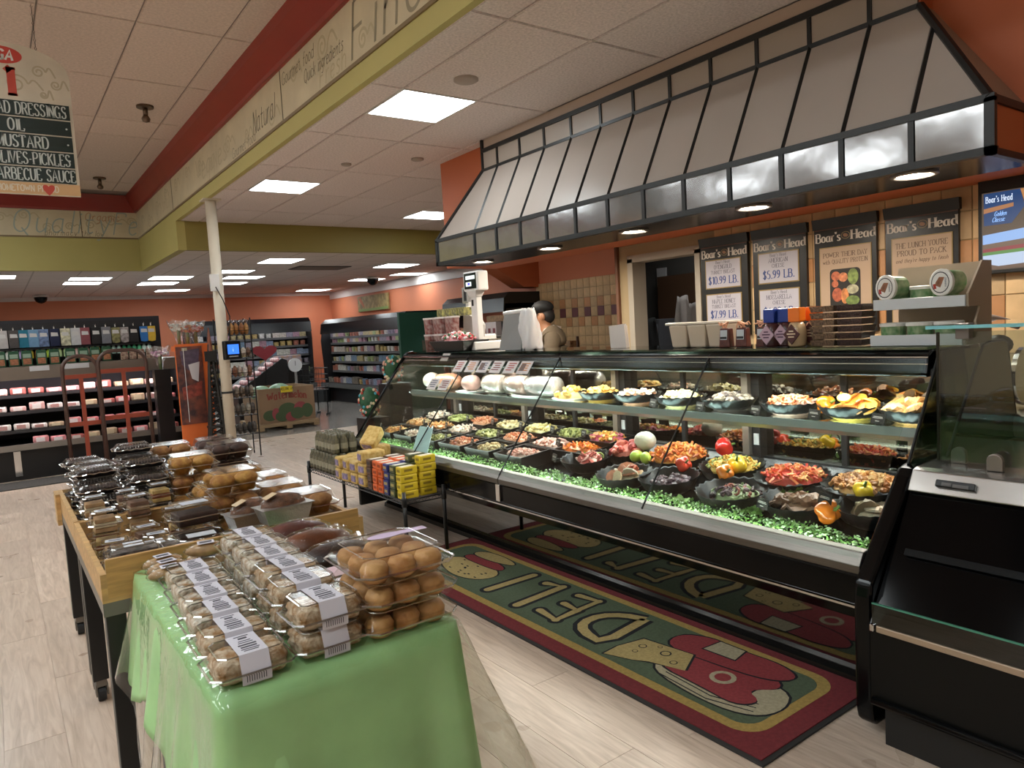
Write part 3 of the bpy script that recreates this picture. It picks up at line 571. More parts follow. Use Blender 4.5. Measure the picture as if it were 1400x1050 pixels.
# parsley lamp behind the lip
wp(G().box(2.498, 2.506, Y0+.05, Y1-.05, .612, .624), 'lip_lamp', EM('lip_lamp', '#f0fff4', LED*1.0), case)
# slanted front panes
fp = [Y0+.01, 2.37, 3.553, 4.66, Y1-.01]
for a, b in zip(fp, fp[1:]):
    p = wp(G().slab([(2.425, a+.002, .61), (2.425, b-.002, .61), (2.965, b-.002, 1.3), (2.965, a+.002, 1.3)], .006), 'front_pane', glass, case)
for y in fp[1:-1]: wp(G().slab([(2.42, y-.0025, .61), (2.42, y+.0025, .61), (2.96, y+.0025, 1.305), (2.96, y-.0025, 1.305)], .008), 'pane_seal', blackm, case)
wp(G().tube([(2.43, Y1, .6), (2.955, Y1, 1.29), (2.985, Y1, 1.318), (3.05, Y1, 1.325)], .014, 8), 'end_frame', black, case, smooth=True)
wp(G().slab([(2.46, Y1-.004, .62), (3.35, Y1-.004, .62), (3.35, Y1-.004, 1.3), (2.98, Y1-.004, 1.3)], .006), 'end_glass', glass, case)
wp(G().box(2.44, 3.36, Y1-.02, Y1+.02, 0.05, .62), 'end_panel', blackm, case, bevel=.01)
g = G(); g.prism([(2.965, 1.222), (3.3, 1.222), (3.3, .7), (2.55, .7)], 'y', Y1-.03, Y1-.026)
# near end panel: black moulded side
ep = [(2.4, .03), (2.372, .05), (2.362, .1), (2.362, .5), (2.37, .545), (2.66, .875), (2.69, .9), (2.73, .91), (3.42, .91), (3.42, .03)]
wp(G().prism(ep, 'y', 1.245, 1.308), 'near_end_panel', black, case, bevel=.014, seg=3)
wp(G().slab([(2.72, 1.28, .91), (3.4, 1.28, .91), (3.4, 1.28, 1.31), (2.985, 1.28, 1.31)], .006), 'near_end_glass', GLASS('end_tint', '#8c968c', 1.45, 0, .03), case)
wp(G().tube([(2.72, 1.283, .91), (2.975, 1.283, 1.3)], .006, 6), 'near_end_edge', blackm, case)

# ---------------------------------------------------------------- neighbouring black service case at the picture edge
YN, YS = 1.24, -.75
nc = thing('service_case', 'black low service case with steel top beside the deli case end', 'display case', (2.8, .3, 0))
wp(G().box(2.36, 3.3, YS, 1.2, 0, .14), 'base', blackm, nc)
wp(G().box(2.345, 3.3, YS, YN, .14, .41), 'front_panel', M('front_panel_black', '#0a0a09', .4, spec=.25), nc)
wp(G().tube([(2.335, YN-.01, .155), (2.335, YS, .155)], .014, 8), 'bumper', black, nc, smooth=True)
wp(G().box(2.325, 2.345, YS, YN-.03, .405, .428), 'steel_strip', M('strip_warm', '#b9a48e', .3, metal=.6), nc, bevel=.003)
wp(G().box(2.32, 2.34, YN-.025, YN-.01, .405, .43), 'strip_clip', chrome, nc, bevel=.003)
wp(G().box(2.33, 2.336, YS, YN-.015, .428, .5), 'low_glass', GLASS('low_glass', '#7f8a84', 1.5, 0, .03), nc)
wp(G().box(2.329, 2.337, YS, YN-.015, .4985, .503), 'glass_edge', M('glass_edge', '#4f8a76', .2), nc)
wp(G().prism([(2.345, .42), (2.5, .42), (2.72, .8), (2.66, .84), (2.645, .835)], 'y', YS, YN), 'sloped_front', M('sloped_black', '#050506', .1, spec=.12), nc)
wp(G().slab([(2.49, YS, .635), (2.49, YN-.05, .635), (2.505, YN-.05, .655), (2.505, YS, .655)], -.01), 'reflection_line', M('reflection_dark', '#070708', .3, spec=.15), nc)  # thin bar modelled in place of a reflection line on the sloped front
wp(G().prism([(2.64, .828), (2.62, .835), (2.66, .905), (2.69, .912), (3.3, .93), (3.3, .8), (2.7, .8)], 'y', YS, YN), 'steel_top', M('steel_top', '#b1aca7', .24, metal=.8, var=.12, scale=5), nc, bevel=.004)
th = wp(G().obox((2.632, 1.085, .872), (.02, .125, .026), Matrix.Rotation(.5, 3, 'Y')), 'thermometer', M('thermo_black', '#0f0f10', .4), nc, bevel=.004)
G().obox((2.622, 1.11, .874), (.006, .03, .012), Matrix.Rotation(.5, 3, 'Y')).obox((2.622, 1.065, .872), (.006, .05, .012), Matrix.Rotation(.5, 3, 'Y')).build('window', M('thermo_window', '#4d4845', .3), th)
# sneeze guard
sg = thing('sneeze_guard', 'clear glass sneeze guard standing on the steel service top', 'glass guard', (2.78, .6, .91))
wp(G().box(2.775, 2.783, YS, 1.2, .925, 1.395), 'front_pane', GLASS('guard_glass', '#e3ebe8', 1.45, 0, .02), sg)
wp(G().box(2.772, 2.786, 1.197, 1.204, .925, 1.395), 'pane_edge', M('dark_edge', '#0c0f0e', .2), sg)
wp(G().box(2.72, 3.25, YS, 1.215, 1.408, 1.42), 'top_pane', GLASS('guard_top', '#a9d3d6', 1.45, 0, .08), sg)
wp(G().box(2.716, 2.722, YS, 1.215, 1.408, 1.42), 'top_edge', M('aqua_edge', '#7fc4cc', .15), sg)
wp(G().box(2.745, 2.79, 1.085, 1.13, 1.37, 1.425), 'clamp', M('clamp_grey', '#77706c', .35, .5), sg, bevel=.004)
for y in (1.12, .98): 
    pp = [(.0, 0), (.05, 0)]+[(.025+.025*math.cos(a*PI/8), .035+.025*math.sin(a*PI/8)) for a in range(9)]
    wp(G().prism([(y+p[0], .915+p[1]) for p in pp], 'x', 2.735 if y == .98 else 2.8, 2.755 if y == .98 else 2.82), 'foot', M('foot_satin', '#8a7f78', .3, .5), sg, bevel=.003)
# dark tinted end glass panel behind the guard
eg = thing('end_glass_panel', 'smoked trapezoid glass end panel behind the sneeze guard', 'glass panel', (3.15, 1.19, .92))
tp = [(2.82, .93), (3.1, 1.29), (3.14, 1.325), (3.2, 1.335), (3.33, 1.335), (3.365, 1.32), (3.375, 1.29), (3.48, .92)]
wp(G().prism(tp, 'y', 1.186, 1.194), 'pane', GLASS('trapezoid_tint', '#5a6254', 1.5, .02, .05), eg)
for a, b in zip(tp, tp[1:]): pass
wp(G().tube([(p[0], 1.19, p[1]) for p in tp], .006, 6), 'rim', blackm, eg)
# ---------------------------------------------------------------- food in the deli case
def deckz(x): return .595+(x-2.62)*(.095/.58)
bowlm = M('black_melamine', '#0d0e0f', .32, spec=.25)
def flute(i, a): return ((.004*math.cos(22*a)) if i >= 1 else 0, (.003*math.cos(22*a)) if i in (2, 3, 4) else 0)
def bowl_mesh(r, h): return G().lathe([(r*.5, 0), (r*.8, h*.35), (r, h), (r*1.01, h+.002), (r*.965, h-.003), (r*.76, h*.4), (r*.45, .012), (.001, .01)], n=44, wob=flute).mesh('bowl', bowlm, smooth=True)
BM = {}
def bowl(loc, r, h, label, group, rx=0):
    k = (r, h)
    if k not in BM: BM[k] = bowl_mesh(r, h)
    o = inst(BM[k], 'serving_bowl', None, loc, (0, rx, 0)); return tag(o, label, 'bowl', group)
def tray_mesh(w, d, h):
    g = G(); a, b = w/2, d/2; t = .006
    g.box(-a+.02, a-.02, -b+.02, b-.02, 0, .008)
    g.add([(-a+.02,-b+.02,0),(a-.02,-b+.02,0),(a-.02,b-.02,0),(-a+.02,b-.02,0),(-a,-b,h),(a,-b,h),(a,b,h),(-a,b,h),(-a+.012,-b+.012,h),(a-.012,-b+.012,h),(a-.012,b-.012,h),(-a+.012,b-.012,h),(-a+.03,-b+.03,.008),(a-.03,-b+.03,.008),(a-.03,b-.03,.008),(-a+.03,b-.03,.008)],
          [(0,1,5,4),(1,2,6,5),(2,3,7,6),(3,0,4,7),(4,5,9,8),(5,6,10,9),(6,7,11,10),(7,4,8,11),(8,9,13,12),(9,10,14,13),(10,11,15,14),(11,8,12,15)])
    return g.mesh('tray', bowlm)
def rrot(): return Matrix.Rotation(rnd(0, 6.28), 3, 'Z') @ Matrix.Rotation(rnd(-.9, .9), 3, 'X') @ Matrix.Rotation(rnd(-.9, .9), 3, 'Y')
def piece(g, kind, p, s):
    q = rrot()
    if kind == 'cube': g.obox(p, (s, s*rnd(.7, 1), s*rnd(.6, .9)), q)
    elif kind == 'ball': g.ell(p, (s*.55, s*.5, s*.5), 6, 4, q)
    elif kind == 'stick': g.obox(p, (s*2.2, s*.45, s*.4), q)
    elif kind == 'penne':
        d = q @ Vector((s*.9, 0, 0)); g.tube([Vector(p)-d, Vector(p)+d], s*.32, 5)
    elif kind == 'curl':
        g.tube([Vector(p)+q @ Vector((s*.6*math.cos(a), s*.6*math.sin(a), s*.15*a)) for a in (0, .9, 1.8, 2.7, 3.6)], s*.22, 5)
    elif kind == 'slice': g.lathe([(s*.9, 0), (s*.9, s*.18)], (0, 0, 0), 10, cap1=True); g.v[-20:] = [tuple(Vector(p)+q @ Vector(v)) for v in g.v[-20:]]
    elif kind == 'chunk': g.ell(p, (s*.8, s*.55, s*.45), 7, 5, q, lambda d: 1+.25*math.sin(d.x*7+p[0]*50)*math.cos(d.y*6))
    elif kind == 'patty': g.lathe([(s*.6, -s*.18), (s, -s*.1), (s, s*.1), (s*.7, s*.2), (.001, s*.22)], (0, 0, 0), 10); g.v[-50:] = [tuple(Vector(p)+Matrix.Rotation(rnd(-.5, .5), 3, 'Y') @ Matrix.Rotation(rnd(-.4, .4), 3, 'X') @ Vector(v)) for v in g.v[-50:]]
def heap(rx, ry, h, kinds, n, s, base=True):
    g = G()
    if base: g.ell((0, 0, 0), (rx*.92, ry*.92, h*.85), 12, 6)
    for i in range(n):
        a = rnd(0, 2*PI); r = math.sqrt(rnd(0, 1))
        z = h*math.sqrt(max(0, 1-r*r*.95))*rnd(.85, 1.02)
        piece(g, random.choice(kinds), (rx*r*math.cos(a), ry*r*math.sin(a), z), s*rnd(.8, 1.2))
    return g
def food(loc, rx, ry, h, kinds, n, s, cols, label, rough=.4, name='food_heap'):
    o = heap(rx, ry, h, kinds, n, s).build(name, FOOD('food_'+''.join(c[1:4] for c in cols), cols, rough), loc=loc)
    return tag(o, label, 'food', kind='stuff')
# front row of fluted bowls
GF = 'fluted black bowls on the case deck'
FR = [(2.80, 3.16, .155, ['slice', 'curl'], 30, .03, ['#c98a7a', '#b5564c', '#d9b3a2', '#8f9a54'], 'pink sliced cold cuts', .075, .06),
      (2.69, 2.74, .15, ['slice'], 16, .05, ['#e0c39c', '#c9876a', '#d8d0b8', '#b4604a'], 'stacked club sandwich wedges', .08, .05),
      (2.74, 2.47, .155, ['chunk'], 34, .026, ['#5b4550', '#7b6268', '#45333c', '#93808a'], 'purple grey bean salad', .1, .035),
      (2.72, 2.07, .165, ['chunk', 'curl'], 60, .024, ['#4e3a3c', '#6f565c', '#8b9a6a', '#a4584c', '#5c4a55'], 'dark beet and bean salad', .11, .05),
      (2.75, 1.74, .165, ['patty'], 12, .048, ['#8e6a52', '#a37e64', '#7a5843'], 'browned meat patties', .1, .05),
      (2.80, 1.46, .14, ['slice'], 10, .045, ['#c8b49a', '#d8c6ac', '#9a8266'], 'grilled chicken slices', .08, .03)]
for i, (x, y, r, k, n, s, cols, nm, fr_, fh) in enumerate(FR):
    z = deckz(x)+.004; bowl((x, y, z), r, .085, 'fluted black bowl holding %s in the front row' % nm, GF, -.12)
    food((x+.02, y, z+.035), fr_, fr_, fh, k, n, s, cols, 'heap of %s in a front row bowl' % nm)
MR = [(2.98, 3.0, .13, ['ball'], 34, .05, ['#c04a3c', '#b33a34', '#cf6a56', '#a83a3a'], 'red radishes', .1, .08),
      (3.02, 2.66, .17, ['penne'], 150, .024, ['#e08a3c', '#d8742c', '#e9a04e', '#c9622a'], 'orange sauced penne', .15, .085),
      (3.0, 2.28, .165, ['curl', 'penne'], 110, .02, ['#e0b04a', '#d9a23c', '#eac566', '#8f9a4a'], 'yellow macaroni salad', .13, .06),
      (2.98, 1.93, .17, ['stick', 'curl'], 120, .022, ['#d9552f', '#e07a44', '#c43c2a', '#e6a060'], 'red and orange pepper salad', .14, .06),
      (3.0, 1.6, .17, ['chunk'], 90, .026, ['#c98e50', '#b87a3e', '#dba768', '#9f6636'], 'fried chicken bites', .14, .065)]
for i, (x, y, r, k, n, s, cols, nm, fr_, fh) in enumerate(MR):
    z = deckz(x)+.006; bowl((x, y, z), r, .08, 'fluted black bowl under %s in the second row' % nm, GF, -.12)
    food((x+.01, y, z+.05), fr_, fr_, fh, k, n, s, cols, 'mound of %s in a second row bowl' % nm)
def pepper(loc, r, col, label, tilt=(0, 0, 0)):
    t = thing('bell_pepper', label, 'bell pepper', loc)
    fn = lambda d: (1+.09*math.cos(4*math.atan2(d.y, d.x)))*(1-.28*max(0, d.z)**6)
    b = G().ell((0, 0, 0), (r, r, r*.95), 24, 12, fn=fn).build('flesh', M('pepper_'+col[1:], col, .15, coat=.4), t, smooth=True)
    s = G().tube([(0, 0, r*.62), (r*.08, 0, r*.95), (r*.25, 0, r*1.15)], [r*.2, r*.12, r*.13], 8).build('stem', M('pepper_stem', '#5f7a2c', .5), t, smooth=True)
    t.rotation_euler = tilt; return t
pepper((2.66, 1.57, .69), .05, '#e8791c', 'large orange bell pepper lying at the front of the case', (.9, -.9, .4))
pepper((2.9, 1.55, .735), .042, '#efc41c', 'yellow bell pepper between the chicken bowls', (.4, -.5, 0))
pepper((3.02, 1.41, .75), .03, '#e2762a', 'small orange bell pepper at the near case end', (.5, -.4, 0))
pepper((2.845, 2.21, .735), .042, '#e98022', 'orange bell pepper half in front of the macaroni', (1, -1, 0))
pepper((2.93, 2.2, .76), .046, '#f0c520', 'yellow bell pepper leaning on the macaroni', (.3, -.6, 0))
pepper((3.12, 2.42, .8), .048, '#c8231d', 'red bell pepper behind the macaroni', (1.2, .4, .6))
pepper((2.88, 2.5, .735), .042, '#cf3a1e', 'red bell pepper in front of the orange penne', (.8, -.9, .3))
pepper((3.14, 1.85, 1.055), .045, '#ea7d1a', 'orange bell pepper on the glass shelf', (1.1, -.6, 0))
pepper((3.2, 2.05, 1.045), .035, '#c9301e', 'small red bell pepper on the glass shelf', (.6, 0, 0))
tag(G().ell((3.02, 2.9, .8), (.065, .065, .055), 14, 9, fn=lambda d: 1+.05*math.sin(d.x*14)*math.cos(d.y*13)).build('cauliflower', M('cauli', '#d8cdb8', .7, bump=.4, bscale=70, var=.1), smooth=True), 'white cauliflower head beside the red radishes', 'cauliflower')
limes = [(2.87, 2.83, .74, 0), (2.88, 2.77, .735, 1)]
for x, y, z, k in limes: tag(G().ell((0, 0, 0), (.045, .03, .035), 12, 8).build('lime_wedge', M('lime_green', '#a9bf4a', .3), loc=(x, y, z), smooth=True, rz=k), ['left', 'right'][k]+' lime wedge in front of the radishes', 'lime')
# lettuce leaves and parsley
lett = M('lettuce', '#7fa653', .5, var=.4, scale=30)
def leaf_clump(loc, r, label, name='lettuce_leaf', n=10):
    g = G()
    for i in range(n):
        a = rnd(0, 6.28); q = Matrix.Rotation(a, 3, 'Z'); tl = rnd(.2, .9); w = r*rnd(.4, .7)
        g.grid(5, 3, lambda u, v: Vector(loc)+q @ Vector((u*r*math.cos(tl), (v-.5)*w*(1-.5*u*u)+.004*math.sin(u*19), u*r*math.sin(tl)*(1-.45*u)+.012*math.sin(v*16+u*9))))
    return tag(g.build(name, lett, smooth=True), label, 'lettuce')
leaf_clump((2.66, 2.89, .62), .07, 'green lettuce leaf under the club sandwiches'); leaf_clump((2.62, 2.28, .615), .06, 'small frilly lettuce between the dark salads')
leaf_clump((2.66, 1.92, .62), .06, 'pale lettuce leaf in front of the patties'); leaf_clump((2.86, 1.86, .68), .08, 'frilly lettuce between the pepper salad and the patties')
leaf_clump((2.88, 1.6, .68), .06, 'green garnish beside the yellow pepper'); leaf_clump((2.85, 3.24, .69), .05, 'lettuce garnish on the cold cuts')
leaf_clump((3.2, 1.75, 1.01), .05, 'green garnish behind the lemon fish'); leaf_clump((3.17, 1.45, 1.03), .05, 'green garnish on the breaded chicken')
g = G(); random.seed(3)
for i in range(9000):
    y = rnd(Y0+.05, Y1-.06); x = rnd(2.515, 2.64); z = .595+rnd(0, .062)*(1-abs(x-2.575)/.1)+.015*math.sin(y*23)*math.sin(y*7+1)
    q = rrot(); s = rnd(.006, .014); c = Vector((x, y, z))
    g.add([c+q @ Vector(v) for v in ((-s*.5, 0, 0), (0, -s*.5, 0), (s*.9, 0, s*.2), (0, s*.5, s*.1))], [(0, 1, 2, 3)])
tag(g.build('parsley_garnish', FOOD('parsley', ['#6f9a48', '#8fb566', '#567f36', '#a9c98a', '#c4d8b0'], .5)), 'strip of green parsley leaves along the front of the case', 'parsley', kind='stuff')
# rectangular trays in the far half
GT = 'black trays in the far half of the case'
foods = [('penne salad', ['penne'], ['#c98f4c', '#d8a45c', '#b4702f', '#dcc28a']), ('mixed bean salad', ['ball'], ['#8c7a3c', '#a9924e', '#6c6a34', '#c4ae74']), ('pasta shells', ['curl'], ['#d6b27a', '#c48a52', '#e0c698']), ('pink seafood salad', ['chunk'], ['#dba898', '#e8c4b4', '#cf8a78']), ('orange carrot salad', ['stick'], ['#e07c22', '#d96a1c', '#ee9a3e']), ('chickpea salad', ['ball'], ['#c4a878', '#d8c290', '#a88a5c']), ('green olive mix', ['ball'], ['#8a8a4a', '#a3a05c', '#6e7038']), ('potato salad', ['chunk'], ['#d8c07c', '#e4d29c', '#c4a85c']), ('fruit cubes', ['cube'], ['#d8a23c', '#c4742c', '#b4485c', '#e0c068']), ('shrimp salad', ['curl'], ['#d98a5c', '#e4a680', '#c4683c']), ('red pepper relish', ['cube'], ['#c4502c', '#d8743c', '#a83c24']), ('white crab salad', ['stick'], ['#e4d4c0', '#d8b8a4', '#efe4d4']), ('broccoli salad', ['chunk'], ['#5c7c34', '#789848', '#c4b47c'])]
tme = tray_mesh(.27, .3, .09); tme2 = tray_mesh(.23, .3, .07)
rows = [(2.72, [5.48, 5.12, 4.76, 4.4, 4.04, 3.68], 0), (2.93, [5.46, 5.1, 4.74, 4.38, 4.02, 3.66, 3.36], 1), (3.13, [5.46, 5.1, 4.74, 4.38, 4.02, 3.66, 3.34], 2)]
RN = ['front', 'middle', 'back']; q = 0
for x, ys_, r in rows:
    for i, y in enumerate(ys_):
        nm, k, cols = foods[[0, 7, 3, 4, 5, 9, 11, 2, 7, 8, 0, 5, 6][(q*5+r*3+i) % 13]]; q += 1; z = deckz(x)+.004+r*.008
        if r == 0 and i == 5: nm, k, cols = foods[3]
        if r == 1 and i == 6: nm, k, cols = foods[4]
        if r == 1 and i == 5: nm, k, cols = foods[3]
        if r == 2 and i == 6: nm, k, cols = foods[8]
        if r == 2 and i == 5: nm, k, cols = foods[6]
        if r == 2 and i == 4: nm, k, cols = foods[7]
        tag(inst(tme if r == 0 else tme2, 'food_tray', None, (x, y, z), (0, -.1, 0)), 'black rectangular deli tray, %s from the far end of the %s row' % (ORD[i], RN[r]), 'tray', GT)
        food((x, y, z+.05), .1, .14, .045, k, 70, .02, cols, 'spread of %s, %s from the far end of the %s row' % (nm, ORD[i], RN[r]))
# bowls on the glass shelf
SB = [(3.38, 'potato wedges', ['chunk'], 26, .03, ['#d8b264', '#c89a48', '#e6ca84']), (3.06, 'creamy noodle salad', ['curl', 'chunk'], 50, .025, ['#d8cdb8', '#b8a898', '#c48c6c', '#efe8da']), (2.72, 'white cheese cubes', ['cube'], 50, .025, ['#e2d8b0', '#d0c088', '#efe6c8']), (2.39, 'dark grilled mushrooms', ['chunk'], 45, .03, ['#6a5c54', '#8a7c70', '#4c4240', '#a39888']), (2.03, 'orange salmon flakes', ['curl', 'stick'], 60, .025, ['#d8824c', '#e09a6c', '#c8a090', '#e6b48c']), (1.72, 'lemon topped fish fillets', ['slice'], 12, .045, ['#d89a3c', '#e6c25c', '#c87c34']), (1.44, 'breaded chicken cutlets', ['chunk'], 14, .055, ['#c49a64', '#b0844c', '#d8b27c'])]
for i, (y, nm, k, n, s, cols) in enumerate(SB):
    bowl((3.13, y, 1.002), .145, .06, 'fluted black bowl of %s on the glass shelf' % nm, 'fluted black bowls on the glass shelf')
    food((3.135, y, 1.03), .115, .115, .055, k, n, s, cols, 'pile of %s on the glass shelf' % nm)
for x, y in ((3.06, 1.76), (3.1, 1.69), (3.05, 1.8)):
    pass
t = thing('lemon_slice', 'pale lemon slice on the fish fillets of the glass shelf', 'lemon', (3.1, 1.74, 1.095)); G().cyl((0, 0, 0), .03, .006, 16).build('rind', M('lemon_rind', '#dcc14c', .4), t); G().cyl((0, 0, .006), .026, .001, 16).build('pulp', M('lemon_pulp', '#ece2a4', .3), t); t.rotation_euler = (.2, -.5, 0)
# meats on the shelf
meatw = M('netted_meat', '#c6b2a4', .4, var=.35, scale=30, bump=.3, bscale=60); ham = M('ham_brown', '#a9745a', .3, var=.4, scale=12, bump=.1); fat = M('meat_pale', '#d9c6b8', .4, var=.2, scale=14); wrap = GLASS('film_wrap', '#ffffff', 1.5, .08, .12, .5, 40)
def ham_piece(y, r, l, mat, label, cut=True, x=3.13):
    t = thing('ham_joint', label, 'ham', (x, y, 1.004+r*.9))
    g = G().lathe([(r*.15, -l/2), (r*.75, -l*.42), (r, -l*.2), (r*1.02, l*.1), (r*.9, l*.42), (r*.88, l/2)], n=18, cap1=True); g.v = [(p[0], p[2], p[1]*.92) for p in g.v]
    g.build('meat', mat, t, smooth=True)
    if cut: gg = G().lathe([(r*.86, 0), (.001, .001)], n=18, cap0=False); gg.v = [(p[0], l/2+.001, p[1]*.92) for p in gg.v]; gg.build('cut_face', fat, t)
    return t
ham_piece(5.25, .075, .3, ham, 'netted brown ham joint on the far glass shelf')
o = ham_piece(5.55, .075, .1, fat, 'pale upright ham half at the far shelf end', False); o = ham_piece(4.9, .07, .14, M('bologna', '#b58f86', .4, var=.15, scale=30), 'mottled grey pink bologna half on the shelf')
for y, l, lab, col in ((4.55, .22, 'short wrapped turkey breast beside the price cards', '#cdb9ac'), (4.25, .24, 'wrapped roast beef roll in the middle of the shelf', '#b89c90'), (3.95, .32, 'long foil wrapped meat roll on the shelf', '#b9b2ae')):
    t = thing('wrapped_meat', lab, 'deli meat', (3.12, y, 1.075))
    g = G().lathe([(.05, -l/2), (.068, -l*.45), (.07, 0), (.068, l*.45), (.05, l/2)], n=18, cap1=True); g.v = [(p[0], p[2], p[1]) for p in g.v]
    g.build('meat', M('meat_'+col[1:], col, .4, var=.35, scale=22), t, smooth=True)
    g = G().lathe([(.052, -l/2-.003), (.072, -l*.45), (.075, 0), (.072, l*.45), (.052, l/2+.003)], n=14, cap1=True, wob=lambda i, a: (rnd(-.002, .003), 0)); g.v = [(p[0], p[2], p[1]) for p in g.v]
    g.build('film', wrap, t, smooth=True)
food((3.12, 3.66, 1.01), .1, .11, .06, ['chunk'], 22, .04, ['#d8b05c', '#e6c87c', '#c4963c'], 'pile of yellow cheese chunks on a white plate', name='cheese_chunks')
for y, n in ((4.9, 'bologna half'), (4.1, 'wrapped meat rolls'), (3.66, 'yellow cheese chunks')): tag(G().lathe([(.05, 0), (.13, .006), (.132, .009), (.05, .004)], (3.12, y, 1.0), 24, sy=1.3 if y == 4.1 else 1).build('plate', white, smooth=True), 'flat white plate under the '+n, 'plate')
# price tags
tagm = M('tag_black', '#0d0d0e', .3); chalk = M('tag_chalk', '#c9c5bd', .6)
tg = G().obox((0, 0, .03), (.003, .075, .045), Matrix.Rotation(.25, 3, 'Y')).obox((.012, 0, .012), (.03, .02, .02), 0).mesh('card', tagm)
gt = G()
for zz, w in ((.038, .05), (.033, .056), (.02, .022)): gt.obox((-.003+(.03-zz)*-.25-.0, 0, zz), (.001, w, .0025), Matrix.Rotation(.25, 3, 'Y'))
tgt = gt.mesh('scribble', chalk)
tspots = [(2.66, 3.3, .68, 'the pink cold cuts'), (2.6, 1.83, .66, 'the meat patties'), (2.66, 1.58, .71, 'the grilled chicken slices'), (2.99, 2.8, 1.0, 'the white cheese cubes'), (2.99, 2.47, 1.0, 'the grilled mushrooms'), (2.99, 2.13, 1.0, 'the salmon flakes'), (2.99, 1.82, 1.0, 'the lemon fish'), (2.99, 1.53, 1.0, 'the breaded chicken')]
for x, ys_, r in rows:
    for i, y in enumerate(ys_): tspots.append((x-.09, y+.12, deckz(x)+.085, 'tray %s from the far end of the %s row' % (ORD[i], RN[r])))
for x, y, z, n in tspots:
    o = tag(inst(tg, 'price_tag', None, (x, y, z)), 'small black chalk price tag by '+n, 'price tag', 'black price tags in the case'); inst(tgt, 'scribble', o, (0, 0, 0)); o.rotation_euler.z = -.35
# printed cards on the glass and the white notice
for k, (y, z) in enumerate([(4.69, 1.225), (4.52, 1.225), (4.36, 1.225), (4.19, 1.225), (4.02, 1.225), (3.86, 1.225), (4.93, 1.09), (4.76, 1.09)]):
    x = 2.425+(z-.61)*(.54/.69)-.012
    o = thing('product_card', 'small printed nutrition card on the case glass, %s of eight' % ORD[k], 'card', (x, y, z), group='printed cards on the case glass')
    R = Matrix.Rotation(-math.atan2(.69, .54)+PI/2, 3, 'Y')
    G().obox((0, 0, 0), (.003, .13, .1), R).build('sheet', M('card_white', '#cfc8c6', .5), o)
    g = G()
    for j in range(4): g.obox(R @ Vector((-.0025, rnd(-.01, .01), .03-j*.018)), (.001, rnd(.06, .1), .008), R)
    g.build('print', M('card_ink%d' % (k % 4), ['#a8433c', '#c07a3c', '#5a5a6a', '#7a3a34'][k % 4], .5), o)
    if k in (2, 5): G().obox(R @ Vector((-.003, .02, 0)), (.001, .05, .06), R).build('picture', M('card_pic', '#6a5148', .5), o)
R = Matrix.Rotation(-math.atan2(.69, .54)+PI/2, 3, 'Y')
tag(G().prism([(4.72, .62), (4.5, .625), (4.62, .79), (4.82, .79)][::-1], 'x', -.0015, .0015).build('paper_notice', M('notice_blue', '#c9dfe0', .5)), 'pale blue blank paper leaning inside the far case glass', 'paper')
o = bpy.data.objects['paper_notice']; me = o.data
for v in me.vertices: v.co = (v.co.x+2.425+(v.co.z-.61)*(.54/.69)+.02, v.co.y, v.co.z)
tag(G().obox((2.955, 5.0, 1.29), (.004, .11, .07), Matrix.Rotation(.6, 3, 'Y')).build('silver_label', M('silver_label', '#b7b3ad', .3, .4), rz=0), 'silver barcode label on the far end of the canopy', 'label')
t = thing('serving_tongs', 'silver serving tongs lying across the far trays', 'tongs', (2.75, 4.95, .74)); 
for s in (-1, 1): G().tube([(0, -.16, .0), (.02*s, 0, .015), (.03*s, .14, .0)], .006, 6).build('arm', chrome, t)
t.rotation_euler.z = -.5
# ---------------------------------------------------------------- things on the case top
ZT = 1.332
tubm = M('deli_tub', '#bfae98', .4, sub=.1)
def tub(y, label, w=.13, h=.125, x=3.2):
    t = thing('deli_tub', label, 'container', (x, y, ZT)); g = G().taper((0, 0, 0), (w*.8, w*.8), (w, w), h); g.build('body', tubm, t, bevel=.008)
    return t
for k, y in enumerate((2.73, 2.6, 2.47)): tub(y, ['tall empty beige deli tub at the doorway end', 'middle empty beige deli tub', 'empty beige deli tub beside the sauce sachets'][k])
tag(G().obox((3.2, 2.61, ZT+.133), (.13, .42, .014), 0).build('long_cover', M('tub_lid', '#d9cdbc', .4), bevel=.004), 'long white cover lying across the beige tubs', 'cover')
def mini(y, x, label):
    t = thing('sauce_sachet', label, 'package', (x, y, ZT)); G().taper((0, 0, 0), (.045, .07), (.035, .06), .1).build('pouch', M('sachet_maroon', '#5a2a22', .35, var=.3, scale=40), t, bevel=.006)
    G().obox((-.024, 0, .065), (.003, .042, .05), Matrix.Rotation(.05, 3, 'Y')).build('label_patch', M('sachet_label', '#b9bec2', .4), t); G().obox((-.0255, 0, .05), (.003, .04, .012), 0).build('label_band', blackm, t)
    g = G()
    for i in range(5): g.tube([(rnd(-.02, .02), rnd(-.03, .03), .1), (rnd(-.03, .03), rnd(-.04, .04), .13), (rnd(-.03, .03), rnd(-.04, .04), .115)], .004, 5)
    g.build('ribbon', M('sachet_ribbon', '#d9a07c', .5), t)
for k, (y, x) in enumerate(((2.385, 3.12), (2.29, 3.13), (2.16, 3.12))): mini(y, x, ['maroon gift sachet next to the beige tubs', 'middle maroon gift sachet with ribbon', 'maroon gift sachet next to the blue capped bottles'][k])
